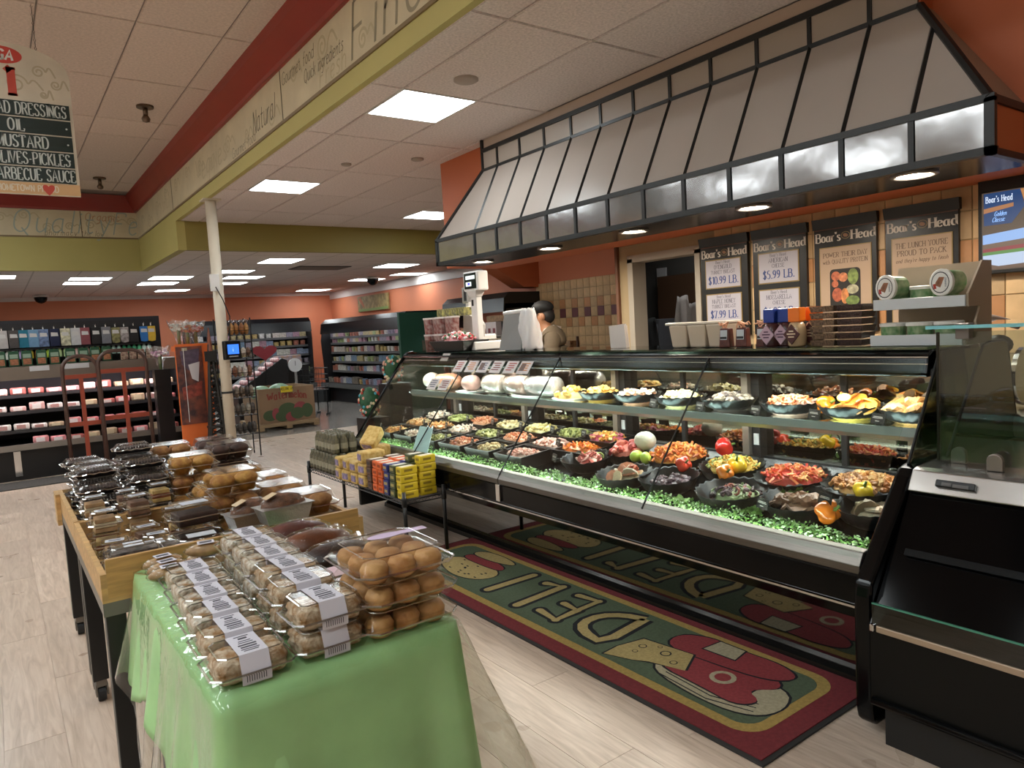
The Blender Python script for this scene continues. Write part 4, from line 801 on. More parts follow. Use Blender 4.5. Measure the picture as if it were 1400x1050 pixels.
def bottle(y, x, cap, body, lab, label, frame):
    t = thing('dressing_bottle', label, 'bottle', (x, y, ZT))
    G().lathe([(.035, 0), (.042, .01), (.045, .07), (.036, .105), (.026, .118)], n=14, cap1=True).build('body', M('dress_'+body[1:], body, .25), t, smooth=True)
    G().box(-.028, .028, -.03, .03, .118, .185).build('cap', M('cap_'+cap[1:], cap, .35), t, bevel=.004)
    G().prism([(-.042, .06), (0, .012), (.042, .06), (0, .108)], 'x', -.05, -.044).build('diamond_label', M('lab_'+lab[1:], lab, .5), t)
    g = G()
    for zz, w in ((.075, .024), (.062, .044), (.048, .03)): g.box(-.0515, -.0505, -w/2, w/2, zz-.003, zz+.003)
    g.build('print', M('lab_ink_'+frame[1:], frame, .5), t)
for k, y in enumerate((2.1, 2.035, 2.055)): bottle(y, (3.1, 3.12, 3.22)[k], '#1d3a8c', '#4a2a2a', '#b79aa8', ['blue capped dressing bottle with lilac diamond label', 'second blue capped dressing bottle, half hidden by the orange caps', 'blue capped dressing bottle in the rear'][k], '#4a2a44')
for k, (y, x) in enumerate(((1.965, 3.1), (1.93, 3.19))): bottle(y, x, '#e8741c', '#c9ab84', '#4a1f1c', ['orange capped bottle with dark diamond label', 'orange capped bottle behind, beside the seed trays'][k], '#d9c2a4')
nut = M('seed_mix', '#7a5f48', .6, var=.5, scale=120, bump=.5, bscale=140); choc = M('dark_granola', '#3d241c', .6, var=.5, scale=120, bump=.5, bscale=140); filmt = GLASS('clamshell', '#fbfbfa', 1.25, .05, .0)
for c, (y, m, n) in enumerate(((1.83, nut, 'light seed'), (1.7, choc, 'dark granola'))):
    for k in range(6):
        t = thing('snack_tray', 'clear tray of %s mix, %s from the bottom of its stack' % (n, ORD[k]), 'package', (3.14+rnd(-.006, .006), y+rnd(-.004, .004), ZT+k*.031), group='stacked snack trays on the deli counter')
        G().taper((0, 0, .002), (.108, .108), (.12, .12), .0265).build('mix', m, t); G().taper((0, 0, 0), (.11, .11), (.1225, .1225), .0285).build('tray', filmt, t); G().box(-.0615, .0615, -.0615, .0615, .0288, .0294).build('lid', filmt, t)
# white stepped rack with spread tubs
rk = thing('tub_rack', 'white stepped rack of spread tubs on the deli counter end', 'rack', (3.17, 1.39, ZT))
for nme, x0, x1, z0, z1 in (('lower_lip', 3.05, 3.06, .0, .045), ('upper_lip', 3.08, 3.09, .15, .195)): wp(G().box(x0, x1, 1.23, 1.59, ZT+z0, ZT+z1), nme, M('rack_white', '#c3c6c8', .35), rk, bevel=.002)
wp(G().box(3.06, 3.3, 1.23, 1.59, ZT, ZT+.008), 'lower_shelf', M('rack_white'), rk); wp(G().box(3.09, 3.3, 1.23, 1.59, ZT+.15, ZT+.158), 'upper_shelf', M('rack_white'), rk)
wp(G().prism([(3.06, ZT), (3.3, ZT), (3.3, ZT+.33), (3.22, ZT+.33), (3.09, ZT+.2), (3.09, ZT+.15), (3.2, ZT+.15), (3.13, ZT+.05)], 'y', 1.222, 1.23), 'side_panel', M('rack_side', '#a8957f', .5), rk)
wp(G().box(3.3, 3.306, 1.222, 1.59, ZT, ZT+.33), 'back_panel', M('rack_side'), rk)
tubg = M('tub_green', '#9aa884', .4, var=.5, scale=26, col2='#4c7a4a'); tubl = M('tub_lid_white', '#dcd9d2', .4)
def spread(loc, rot, label, big=False):
    t = thing('spread_tub', label, 'tub', loc); t.rotation_euler = rot
    G().lathe([(.046, 0), (.05, .07)], n=20, cap1=True).build('cup', tubg, t, smooth=False); G().lathe([(.054, .07), (.055, .082), (.05, .085)], n=20, cap1=True).build('lid', tubl, t)
    if big:
        G().lathe([(.043, .0856), (.039, .0857)], n=20, cap0=False).build('ring', M('ring_dark', '#3a3a3c', .5), t)
        G().prism([(-.02, .0), (.02, -.02), (.022, .004), (.0, .022), (-.012, .02)], 'z', .0854, .0865).build('picture', M('lid_pic', '#8c5a3c', .5, var=.4, scale=60), t); G().prism([(-.024, .018), (-.004, .022), (-.006, .034), (-.026, .03)], 'z', .0854, .0866).build('badge', M('lid_red', '#a8301f', .5), t)
        g = G(); text2d(g, 'HUMMUS', .008, lambda u, v: (u, v-.03, .0866), serif=False, align='c'); g.build('lettering', M('lid_ink', '#3a4a5a', .5), t)
for k, y in enumerate((1.53, 1.42, 1.31)):
    spread((3.13, y, ZT+.01), (0, 0, 0), 'green spread tub on the lower rack shelf, %s from the snack trays' % ORD[k])
for k, y in enumerate((1.54, 1.44, 1.35)): spread((3.2, y, ZT+.16), (0, 0, 0), 'green spread tub lying in the upper rack shelf, %s from the snack trays' % ORD[k])
spread((3.18, 1.52, ZT+.245), (0, -PI/2, -.35), 'upright tipped spread tub with round pictured lid by the poster', True); spread((3.17, 1.295, ZT+.25), (0, -PI/2, -.35), 'upright tipped spread tub with round pictured lid by the screen', True)
# bag holder, scale, candy tray, containers at the far end of the counter
bg = thing('bag_dispenser', 'grey bag dispenser draped with white plastic bags on the case top', 'bag dispenser', (3.15, 4.2, ZT))
G().slab([(-.1, .16, 0), (-.02, .0, 0), (.03, .0, .27), (-.05, .14, .27)], .012).build('grey_board', M('grey_board', '#8d8c8b', .6), bg)
g = G(); random.seed(5)
def bagf(u, v):
    a = u*2*PI; r = .075+.012*math.sin(a*3+v*3)+.008*math.sin(a*7+v*9); k = math.sin(min(1, .25+v)*PI/2)**.6
    return (.03+r*k*math.cos(a)*.9, -.04+r*k*math.sin(a)*1.05-.02*v, .295*(1-v)+.008*math.sin(a*5+v*5))
g.grid(22, 14, bagf); o = g.build('plastic_bag', M('bag_white', '#d4d0cf', .35, sub=.2), bg, smooth=True); o.modifiers.new('t', 'SOLIDIFY').thickness = .003
G().tube([(-.055, .15, .27), (.02, .0, .285), (.06, -.07, .27)], .016, 8).build('top_roll', M('bag_white'), bg, smooth=True)
sc = thing('deli_scale', 'white pole deli scale with tilted display screen', 'scale', (3.25, 4.95, ZT))
G().box(-.15, .15, -.17, .17, .0, .07).build('base', white, sc, bevel=.01); G().box(-.14, .14, -.16, .16, .075, .085).build('platter', steel, sc)
G().box(-.025, .03, -.045, .045, .07, .46).build('pole', white, sc, bevel=.008); G().taper((0, 0, .43), (.06, .1), (.1, .15), .06).build('neck', white, sc, bevel=.006)
hd = G().box(-.045, .06, -.11, .11, .48, .64).build('display_head', white, sc, bevel=.012); G().box(-.05, -.0445, -.085, .085, .5, .625).build('screen', M('screen_dark', '#1c2624', .2), hd)
G().box(-.0515, -.05, -.075, .06, .575, .605).box(-.0515, -.05, -.02, .06, .52, .555).build('screen_text', EM('screen_white', '#dfe8e6', .8), hd); G().box(-.052, -.0515, -.0, .03, .53, .548).build('screen_mark', EM('screen_blue', '#3a3ab8', 1.2), hd); G().box(-.0255, -.025, .0, .03, .36, .41).build('sensor', blackm, sc)
s2 = thing('keypad_scale', 'smaller white scale with round tray edge and handset', 'scale', (3.42, 5.3, ZT)); G().box(-.12, .12, -.2, .2, 0, .12).build('base', white, s2, bevel=.01); G().prism([(-.2, .1), (-.22, .2), (-.16, .27), (.1, .3), (.12, .1)], 'x', -.02, .0).build('printer_side', M('printer_grey', '#bdb7b2', .4), s2, bevel=.004); G().box(-.02, .02, .0, .05, .28, .42).build('handset_post', white, s2, bevel=.005); G().box(-.03, .02, -.0, .09, .4, .54).build('handset', M('handset_grey', '#8f8d8a', .4), s2, bevel=.01); G().box(-.034, -.03, .01, .05, .42, .52).build('handset_face', blackm, s2)
ct = thing('candy_tray', 'black tray heaped with red and white wrapped mints', 'tray', (3.12, 5.05, ZT)); G().taper((0, 0, 0), (.2, .44), (.26, .54), .085).build('tray_body', M('tray_black', '#151413', .35), ct, bevel=.006)
tag(heap(.1, .2, .07, ['ball'], 110, .026, True).build('wrapped_mints', FOOD('mints', ['#c23a44', '#e2d6d4', '#d98a8c', '#4c7a54', '#e8e0dc'], .25), loc=(3.12, 5.05, ZT+.08)), 'heap of red and white wrapped mints in the black tray', 'candy', kind='stuff')
jar = M('cup_red_print', '#a8908a', .35, var=.9, scale=30, col2='#7c3430')
def cup(loc, label):
    t = thing('soup_cup', label, 'container', loc, group='printed soup cups at the far counter end'); G().lathe([(.042, 0), (.05, .13)], n=12, cap1=True).build('cup', jar, t); G().lathe([(.055, .13), (.055, .145)], n=12, cap1=True).build('lid', M('cup_lid', '#d6cdc8', .4), t)
for l in range(2):
    for k in range(5): cup((3.2+.03*(k % 2), 5.66-k*.105, ZT+l*.147), 'red printed soup cup, %s layer, %s from the green cooler end' % (['lower', 'upper'][l], ORD[k]))
for k in range(4): tag(G().box(-.04, .04, -.05, .05, 0, .07).build('tea_box', M('tea_box', '#a8a05c', .5, var=.7, scale=30, col2='#4c4a34'), loc=(3.33, 5.62-k*.12, ZT+.294 if k < 3 else ZT+.294), bevel=.003), 'yellow printed box on the soup cups, %s from the green cooler end' % ORD[k], 'box', 'yellow boxes on the soup cups')
tag(G().lathe([(.045, 0), (.055, .2), (.058, .2), (.05, .01)], n=16).build('paper_cone', M('stack_cup', '#cfc6bf', .4), loc=(3.12, 5.62, ZT)) if False else G().box(-.04, .04, -.05, .05, 0, .1).build('clear_cup', GLASS('clear_cup', '#e8e4e0', 1.45, .05, .1), loc=(2.995+.06, 5.43, ZT)), 'small clear cup standing in front of the mint tray', 'cup')
# sandwich bags by the doorway
t = thing('bag_bundle', 'white folded paper bags in a clear holder by the doorway', 'bags', (3.22, 3.28, ZT))
for k in range(4): G().prism([(-.09+k*.012, 0), (.05+k*.012, 0), (.06+k*.012, .14), (-.075+k*.012, .15-.01*(k % 2))], 'x', -.03+k*.02, -.026+k*.02).build('bag', M('bag_paper', '#d3c9c1', .6), t)
# ---------------------------------------------------------------- deli rug
random.seed(11)
RX0, RX1, RY0, RY1 = 1.935, 2.7, 1.39, 4.315
rug = thing('deli_rug', 'green and red DELI rug with cartoon sandwiches in front of the case', 'rug', ((RX0+RX1)/2, (RY0+RY1)/2, 0))
pile = dict(rough=.95, var=.16, scale=70, bump=.5, bscale=400)
wp(G().box(RX0, RX1, RY0, RY1, 0, .008), 'rubber_edge', M('rug_rubber', '#2a2826', .8), rug, bevel=.003)
def rr(x0, x1, y0, y1, r, n=6):
    p = []
    for cx, cy, a0 in ((x1-r, y1-r, 0), (x0+r, y1-r, PI/2), (x0+r, y0+r, PI), (x1-r, y0+r, 1.5*PI)):
        for k in range(n+1): a = a0+PI/2*k/n; p.append((cx+r*math.cos(a), cy+r*math.sin(a)))
    return p
e = .02; wide = 2.7    # the rug's back part runs under the case lip
wp(G().box(RX0+e, RX1-.004, RY0+e, RY1-e, .008, .012), 'red_border', M('rug_red', '#7c2b30', **pile), rug)
def clipx(p): return [(min(x, RX1-.01), y) for x, y in p]
wp(G().prism(clipx(rr(RX0+.1, wide-.085, RY0+.11, RY1-.11, .11)), 'z', .012, .0128), 'gold_border', M('rug_gold', '#b09350', **pile), rug)
wp(G().prism(clipx(rr(RX0+.145, wide-.13, RY0+.155, RY1-.155, .08)), 'z', .0128, .0135), 'green_field', M('rug_green', '#56644c', **pile), rug)
rk_k = M('rug_black', '#14151a', .95); rk_t = M('rug_tan', '#b59f68', **pile); rk_r = M('rug_meat', '#93383c', **pile); rk_c = M('rug_cream', '#b3a88a', **pile)
def rp(z): return lambda u, v: (2.5-v, u, z)          # v grows towards the aisle, reading from the case side
LET = {'I': [[(3.36, .0), (3.36, .33)]], 'L': [[(3.06, .345), (3.09, .0), (3.2, .03)]], 'E': [[(2.93, .02), (2.79, .0), (2.78, .16), (2.9, .15)], [(2.78, .16), (2.765, .32), (2.92, .3)]], 'D': [[(2.46, -.01), (2.57, .03), (2.65, .12), (2.65, .24), (2.57, .31), (2.41, .33), (2.46, -.01)]]}
for ch, ss in LET.items():
    gb, gt_ = G(), G()
    for s in ss:
        strokes(gb, s, .088 if ch == 'E' else .1, rp(.0139), 1 if ch == 'D' else 0); strokes(gt_, s, .044 if ch == 'E' else .052, rp(.0143), 1 if ch == 'D' else 0)
        for q in () if ch == 'D' else (s[0], s[-1])+((s[1],) if ch in 'LE' else ()):
            for gg, r, z in ((gb, .044 if ch == 'E' else .05, .0138), (gt_, .022 if ch == 'E' else .026, .01425)): gg.poly([rp(z)(q[0]+r*math.cos(a*PI/7), q[1]+r*math.sin(a*PI/7)) for a in range(14)][::-1])
        if ch == 'E': pass
    wp(gb, 'letter_outline', rk_k, rug); wp(gt_, 'letter', rk_t, rug)
def blob(pts, z, n=2):
    for _ in range(n):
        q = []
        for a, b in zip(pts, pts[1:]+pts[:1]): q += [(a[0]*.75+b[0]*.25, a[1]*.75+b[1]*.25), (a[0]*.25+b[0]*.75, a[1]*.25+b[1]*.75)]
        pts = q
    return [(x, y, z) for x, y in pts]
def patch(pts, z, mat, name, n=2, w=.008):
    b = blob(pts, z, n); cx = sum(p[0] for p in b)/len(b); cy = sum(p[1] for p in b)/len(b)
    wp(G().poly([(cx+(p[0]-cx)*1.0+(w if p[0] > cx else -w), p[1]+(w if p[1] > cy else -w), z-.0003) for p in b]), 'outline', rk_k, rug); wp(G().poly(b), name, mat, rug)
# sandwich with sliced meats at the near end
patch([(2.15, 2.1), (2.105, 1.77), (2.15, 1.58), (2.28, 1.53), (2.42, 1.6), (2.4, 1.9), (2.28, 2.12)], .0142, rk_c, 'bread_slice')
for k in range(3):
    wp(G().add([(2.145+.03*k, 2.05-.02*k, .0146), (2.125+.03*k, 1.78, .0146), (2.18+.03*k, 1.6+.01*k, .0146), (2.1845+.03*k, 1.6045+.01*k, .0146), (2.1315+.03*k, 1.785, .0146), (2.1515+.03*k, 2.05-.02*k, .0146)], [(0, 1, 4, 5), (1, 2, 3, 4)]), 'slice_line', rk_k, rug)
patch([(2.2, 2.1), (2.19, 1.85), (2.17, 1.68), (2.26, 1.62), (2.3, 1.72), (2.4, 1.62), (2.47, 1.7), (2.45, 2.0), (2.33, 2.15)], .0148, rk_r, 'meat_slice')
patch([(2.36, 2.2), (2.38, 1.95), (2.42, 1.7), (2.52, 1.62), (2.58, 1.74), (2.56, 1.95), (2.58, 2.1), (2.5, 2.24)], .0152, rk_r, 'salami_fold')
patch([(2.46, 2.06), (2.47, 1.9), (2.57, 1.92), (2.57, 2.05)], .0156, rk_c, 'meat_highlight', 0)
wp(G().poly([(2.31+.055*math.cos(a*PI/8), 1.84+.055*math.sin(a*PI/8), .0155) for a in range(16)]).poly([(2.31+.04*math.cos(a*PI/8), 1.84+.04*math.sin(a*PI/8), .0159) for a in range(16)]), 'olive_ring', rk_c, rug)
wp(G().poly([(2.31+.034*math.cos(a*PI/8), 1.84+.034*math.sin(a*PI/8), .0162) for a in range(16)]), 'olive_hole', rk_r, rug)
patch([(2.1, 2.33), (2.2, 2.34), (2.34, 2.31), (2.38, 2.05), (2.24, 1.98), (2.19, 2.14), (2.15, 2.2)], .0158, rk_t, 'cheese_wedge', 0)
for x, y, r in ((2.28, 2.26, .02), (2.22, 2.25, .014), (2.3, 2.14, .026), (2.26, 2.06, .018), (2.33, 2.2, .012)):
    wp(G().poly([(x+r*math.cos(a*PI/7), y+r*math.sin(a*PI/7), .0162) for a in range(14)]), 'cheese_hole_outline', rk_k, rug); wp(G().poly([(x+r*.75*math.cos(a*PI/7), y+r*.75*math.sin(a*PI/7), .0165) for a in range(14)]), 'cheese_hole', rk_t, rug)
# long roll at the far end
patch([(2.2, 3.95), (2.15, 3.7), (2.22, 3.52), (2.36, 3.5), (2.42, 3.7), (2.4, 3.95), (2.3, 4.05)], .0142, rk_t, 'roll')
patch([(2.38, 3.98), (2.38, 3.7), (2.4, 3.55), (2.46, 3.6), (2.48, 3.8), (2.46, 3.98)], .0146, rk_r, 'roll_filling')
patch([(2.46, 4.0), (2.46, 3.75), (2.52, 3.55), (2.57, 3.7), (2.56, 3.95)], .015, rk_t, 'roll_top')
for k in range(14): x, y = rnd(2.2, 2.36), rnd(3.58, 3.92); wp(G().poly([(x-.006, y-.014, .0152), (x+.006, y-.01, .0152), (x+.004, y+.012, .0152), (x-.006, y+.008, .0152)]), 'seed', rk_k, rug)
# ---------------------------------------------------------------- wooden tray tables
tblk = M('table_leg_black', '#101011', .4)
def caster(g, gw, x, y):
    g.box(x-.02, x+.02, y-.02, y+.02, .07, .1).box(x-.024, x-.018, y-.02, y+.03, .03, .08).box(x+.018, x+.024, y-.02, y+.03, .03, .08)
    w = G().cyl((0, 0, -.015), .036, .03, 16); gw.add([(v[2]+x, v[1]+y+.012, v[0]+.036) for v in w.v], w.f)
def tray_table(y0, y1, label):
    x0, x1 = .215, 1.125
    t = thing('tray_table', label, 'table', ((x0+x1)/2, (y0+y1)/2, 0), group='wooden tray tables')
    for x in (x0+.035, x1-.035):
        for y in (y0+.04, y1-.04):
            wp(G().box(x-.03, x+.03, y-.03, y+.03, .1, .66), 'leg', tblk, t, bevel=.004); g, gw = G(), G(); caster(g, gw, x, y); c = wp(g, 'caster_fork', M('caster_steel', '#77726c', .4, .7), t); gw.build('wheel', M('caster_rubber', '#17171a', .6), c)
    wp(G().box(x0, x1, y0, y0+.03, .64, .685).box(x0, x1, y1-.03, y1, .64, .685).box(x0, x0+.03, y0+.03, y1-.03, .64, .685).box(x1-.03, x1, y0+.03, y1-.03, .64, .685), 'apron', M('apron_grey', '#6f6a64', .4, .3), t)
    wp(G().box(x0, x1, y0, y1, .685, .698), 'tray_floor', wood, t)
    wp(G().box(x0, x0+.018, y0, y1, .698, .78), 'tray_side', wood, t); wp(G().box(x1-.018, x1, y0, y1, .698, .79), 'tray_side', wood, t)
    wp(G().box(x0+.018, x1-.018, y0, y0+.018, .698, .825 if y0 < 3 else .78), 'tray_end', M('panel_wood', '#b98f56', .4, var=.22, scale=9, stretch=(1, 6, 9)), t); wp(G().box(x0+.018, x1-.018, y1-.018, y1, .698, .78), 'tray_end', wood, t)
    return t
tray_table(2.62, 3.525, 'black legged wooden tray table just behind the green table'); tray_table(3.535, 4.44, 'farther black legged wooden tray table by the meat case')
wp(G().box(.195, .214, 4.3, 4.44, .62, .78), 'side_block', wood, bpy.data.objects['tray_table.001'])
# ---------------------------------------------------------------- green draped table
gt = thing('draped_table', 'table under the green cloth carrying pastry boxes', 'table', (.6, 2.05, 0))
wp(G().box(.32, .875, 1.53, 2.58, .74, .765), 'table_top', wood, gt)
for x in (.36, .84):
    for y in (1.57, 2.54): wp(G().box(x-.025, x+.025, y-.025, y+.025, .09, .74), 'leg', tblk, gt); g, gw = G(), G(); caster(g, gw, x, y); c = wp(g, 'caster_fork', M('caster_steel'), gt); gw.build('wheel', M('caster_rubber'), c)
wp(G().box(.36, .84, 1.57, 2.54, .2, .22), 'lower_shelf', tblk, gt)
def drape(x0, x1, y0, y1, zt, dropf, flaref, fold, nu=150, nv=14, seed=0):
    per = []; r = .02
    for p in rr(x0, x1, y0, y1, r, 4): per.append(p)
    L = [0]
    for a, b in zip(per, per[1:]+per[:1]): L.append(L[-1]+math.hypot(b[0]-a[0], b[1]-a[1]))
    tot = L[-1]; g = G(); pts = []
    for i in range(nu):
        s = tot*i/nu; k = max(j for j in range(len(L)-1) if L[j] <= s); a, b = per[k], per[(k+1) % len(per)]; f = (s-L[k])/max(1e-6, L[k+1]-L[k])
        x, y = a[0]+(b[0]-a[0])*f, a[1]+(b[1]-a[1])*f; cx, cy = (x0+x1)/2, (y0+y1)/2
        nx = max(-1, min(1, (x-cx)/((x1-x0)/2))); ny = max(-1, min(1, (y-cy)/((y1-y0)/2))); nx = nx**9; ny = ny**9; d = math.hypot(nx, ny) or 1
        pts.append((x, y, nx/d, ny/d, s))
    g.v.append(((x0+x1)/2, (y0+y1)/2, zt)); g.v += [(p[0], p[1], zt) for p in pts]
    g.f += [(0, 1+i, 1+(i+1) % nu) for i in range(nu)]
    for j in range(1, nv+1):
        v = j/nv
        for x, y, nx, ny, s in pts:
            dr = dropf(x, y); fl = flaref(x, y)*v+fold*v*(math.sin(s*26+seed)+.6*math.sin(s*43+1+seed))*.5+.004
            g.v.append((x+nx*fl, y+ny*fl, zt-dr*v**.95))
    for j in range(nv): g.f += [(1+j*nu+i, 1+(j+1)*nu+i, 1+(j+1)*nu+(i+1) % nu, 1+j*nu+(i+1) % nu) for i in range(nu)]
    g.m = [0]*len(g.f); return g
def gdrop(x, y):
    if x < .34 and y > 1.6: return .4+.12*math.sin((y-1.6)*7.5)-.16*max(0, (y-2.35)*4)
    if y > 2.55: return .25
    return .6
cl = drape(.31, .885, 1.515, 2.6, .772, gdrop, lambda x, y: .045, .022).build('green_tablecloth', M('green_cloth', '#a2cf90', .5, var=.12, scale=6, sub=.15), smooth=True)
cl.modifiers.new('t', 'SOLIDIFY').thickness = -.002; tag(cl, 'light green plastic tablecloth draped over the pastry table', 'tablecloth')
fm = GLASS('clear_film', '#f6f8f4', 1.42, .06, .01, .6, 14)
def fdrop(x, y): return .66 if x > .86 else (.3+.3*math.sin(y*5)**2 if x < .34 else .64)
fl = drape(.303, .893, 1.507, 2.604, .7755, fdrop, lambda x, y: (.3 if x > .8 and y < 2.3 else .06), .03, seed=2).build('clear_film', fm, smooth=True); tag(fl, 'clear plastic film spread over the green tablecloth', 'plastic film')
# ---------------------------------------------------------------- pastry packs
filmc = GLASS('pack_film', '#f8f8f6', 1.3, .13, .0, .06, 25); rimc = GLASS('pack_rim', '#e0e0de', 1.6, .12, .4)
band = M('paper_band', '#c9c5cd', .6); inkp = M('band_ink', '#4a4750', .6)
pastryA = M('sugared_pastry', '#a07a50', .8, var=.8, scale=44, bump=.9, bscale=70, col2='#e4dccf'); pastryB = M('golden_pastry', '#9a6f42', .8, var=.8, scale=48, bump=.8, bscale=70, col2='#d2bfa6')
def shell(t, w, d, h, lidmat=filmc, lip=.008):
    g = G(); b = h*.42
    g.taper((0, 0, .001), (w*.86, d*.86), (w, d), b); o = g.build('tray', lidmat, t)
    g = G(); g.taper((0, 0, b+.004), (w, d), (w*.84, d*.84), h-b-.004); g.build('lid', lidmat, t, bevel=.006, seg=2)
    g = G()
    for z, k, r in ((b+.002, 1, .003), (h, .84, .0018)):
        x, y = w/2*k+(lip if k == 1 else 0), d/2*k+(lip if k == 1 else 0); c = min(x, y)*.25
        g.tube([(-x+c, -y, z), (x-c, -y, z), (x, -y+c, z), (x, y-c, z), (x-c, y, z), (-x+c, y, z), (-x, y-c, z), (-x, -y+c, z)], r, 4, closed=True)
    g.build('rim', rimc, t)
def bandprint(t, w, d, h, bw, x0=0):
    """paper band over the lid: front, top and back faces with printed lines"""
    b = h*.42; g = G()
    pr = [(-d/2-.004, .006), (-d/2-.006, b), (-d*.43, h+.002), (d*.43, h+.002), (d/2+.006, b), (d/2+.004, .006)]
    n = len(pr); g.add([(x0-bw/2, p[0], p[1]) for p in pr]+[(x0+bw/2, p[0], p[1]) for p in pr], [(i, i+1, n+i+1, n+i) for i in range(n-1)]); p = g.build('paper_band', band, t)
    g = G()
    for j, (yy, ww, hh) in enumerate(((-.32, .5, .003), (-.25, .62, .003), (-.16, .55, .006), (-.06, .62, .006), (.04, .5, .003), (.12, .42, .003), (.24, .3, .008), (.34, .5, .003))): g.box(x0-bw*ww/2, x0+bw*ww/2, yy*d-hh/2, yy*d+hh/2, h+.0022, h+.0028)
    g.build('print', inkp, p); g = G()
    for j in range(9): g.add([(x0-bw*.35+j*bw*.08, -d/2-.0062, b-.002), (x0-bw*.35+j*bw*.08+bw*.03, -d/2-.0062, b-.002), (x0-bw*.35+j*bw*.08+bw*.03, -d/2-.005, .012), (x0-bw*.35+j*bw*.08, -d/2-.005, .012)], [(0, 3, 2, 1)])
    g.build('barcode', inkp, p)
def pastry_pack(kind):
    t = thing('pastry_pack', '', 'pastry pack', (0, 0, 0)); w, d, h = .165, .13, .066
    m = pastryA if kind == 'A' else pastryB
    for s in (-1, 1):
        G().ell((s*.038, 0, .03), (.0355, .05, .0285), 30, 18, fn=lambda q: 1/(abs(q.x)**6+abs(q.y)**6+abs(q.z)**4)**.2*(1+.09*mnoise.noise(q*4+Vector((s*3, 0, ord(kind))))+.07*mnoise.noise(q*11))).build('pastry', m, t, smooth=True)
    shell(t, w, d, h); bandprint(t, w, d, h, .062); return t
proA = pastry_pack('A'); proB = pastry_pack('B')
ya = [1.595, 1.74, 1.885, 2.02, 2.155, 2.29]
for k, y in enumerate(ya):
    src = proB if k in (0, 1) else proA; used = src.get('u'); loc = (.392+.008*k, y, .776)
    lab = 'banded pack of sugared pastries in the outer row, %s from the front' % ORD[k]
    if not used: src.location = loc; src['label'] = lab; src['u'] = 1; src['group'] = 'banded pastry packs on the green table'
    else: dup(src, loc, 0, lab, 'banded pastry packs on the green table')
yb = [1.6, 1.76, 1.9, 2.035, 2.165, 2.3]
for k, y in enumerate(yb):
    for l in range(2): dup(proB if k < 3 else proA, (.572+.006*k+rnd(-.004, .004), y, .776+l*.064), rnd(-.03, .03), 'banded pack of pastries in the inner row, %s from the front, %s layer' % (ORD[k], ['lower', 'upper'][l]), 'banded pastry packs on the green table')
del proA['u'], proB['u']
# small wrapped rolls at the back of the green table
rollm = M('wrapped_roll', '#bb9468', .5, var=.4, scale=18, bump=.3)
rl = thing('wrapped_roll', '', 'pastry pack'); G().ell((0, 0, .022), (.062, .027, .022), 14, 8).build('roll', rollm, rl, smooth=True); G().obox((0, 0, .0455), (.05, .04, .001), 0).build('label', band, rl); G().box(-.018, .018, -.008, .008, .0462, .047).build('print', inkp, rl)
G().ell((0, 0, .023), (.068, .031, .0245), 12, 8).build('film', filmc, rl, smooth=True)
rs = [(.385, 2.415, .776), (.39, 2.48, .776), (.5, 2.43, .776), (.505, 2.5, .776), (.62, 2.44, .776), (.5, 2.43, .822), (.62, 2.5, .776), (.39, 2.55, .776)]
for k, l in enumerate(rs):
    lab = 'film wrapped pastry roll behind the banded packs, %s counted from the table corner' % ORD[k]
    if k == 0: rl.location = l; rl['label'] = lab; rl['group'] = 'wrapped rolls on the green table'
    else: dup(rl, l, rnd(-.2, .2), lab, 'wrapped rolls on the green table')
# cookie boxes
def cookie_box():
    t = thing('cookie_box', '', 'cookie box'); w, d, h = .235, .25, .066
    cm = M('round_cookie', '#c99a62', .6, var=.5, scale=16, bump=.4, bscale=50, col2='#a86e38')
    for i in range(3):
        for j in range(3):
            G().lathe([(.026, 0), (.034, .008), (.035, .03), (.028, .043), (.012, .046), (.001, .044)], ((i-1)*.071, (j-1)*.075, .004), 14).build('cookie', cm, t, smooth=True)
    shell(t, w, d, h, lip=.012)
    G().prism([(.02+.05*math.cos(a*PI/8), .06+.022*math.sin(a*PI/8)) for a in range(16)], 'z', h+.0005, h+.0015).build('oval_label', M('lilac_label', '#c9b3d0', .5), t); G().box(.06, .135, .045, .075, h+.0003, h+.0012).build('label_tail', M('lilac_label'), t)
    G().add([(w/2+.012, .03, .03), (w/2+.03, .03, .022), (w/2+.03, .06, .022), (w/2+.012, .06, .03)], [(0, 1, 2, 3)]).build('label_tab', M('lilac_label'), t); return t
cb = cookie_box(); cb.location = (.765, 1.64, .777); cb['label'] = 'bottom clear box of round golden cookies on the green table'; cb['group'] = 'stacked cookie boxes'
dup(cb, (.768, 1.638, .844), .015, 'middle clear box of round golden cookies in the stack', 'stacked cookie boxes'); dup(cb, (.763, 1.634, .911), -.03, 'top clear box of round golden cookies with lilac label', 'stacked cookie boxes')
# chocolate box with pink label behind the cookie stack
t = thing('cake_box', 'clear box with pink label behind the cookie stack', 'cake box', (.77, 1.87, .777))
G().taper((0, 0, .004), (.16, .12), (.17, .13), .035).build('cake', M('brown_cake', '#7a4a34', .6, var=.3, scale=20), t, bevel=.008); shell(t, .21, .16, .07); G().box(-.07, -.01, -.07, .07, .0705, .0715).build('pink_label', M('pink_label', '#d9b9c0', .5), t); G().box(.02, .05, -.03, .03, .045, .05).build('blue_label', M('navy_label', '#22305a', .5), t)
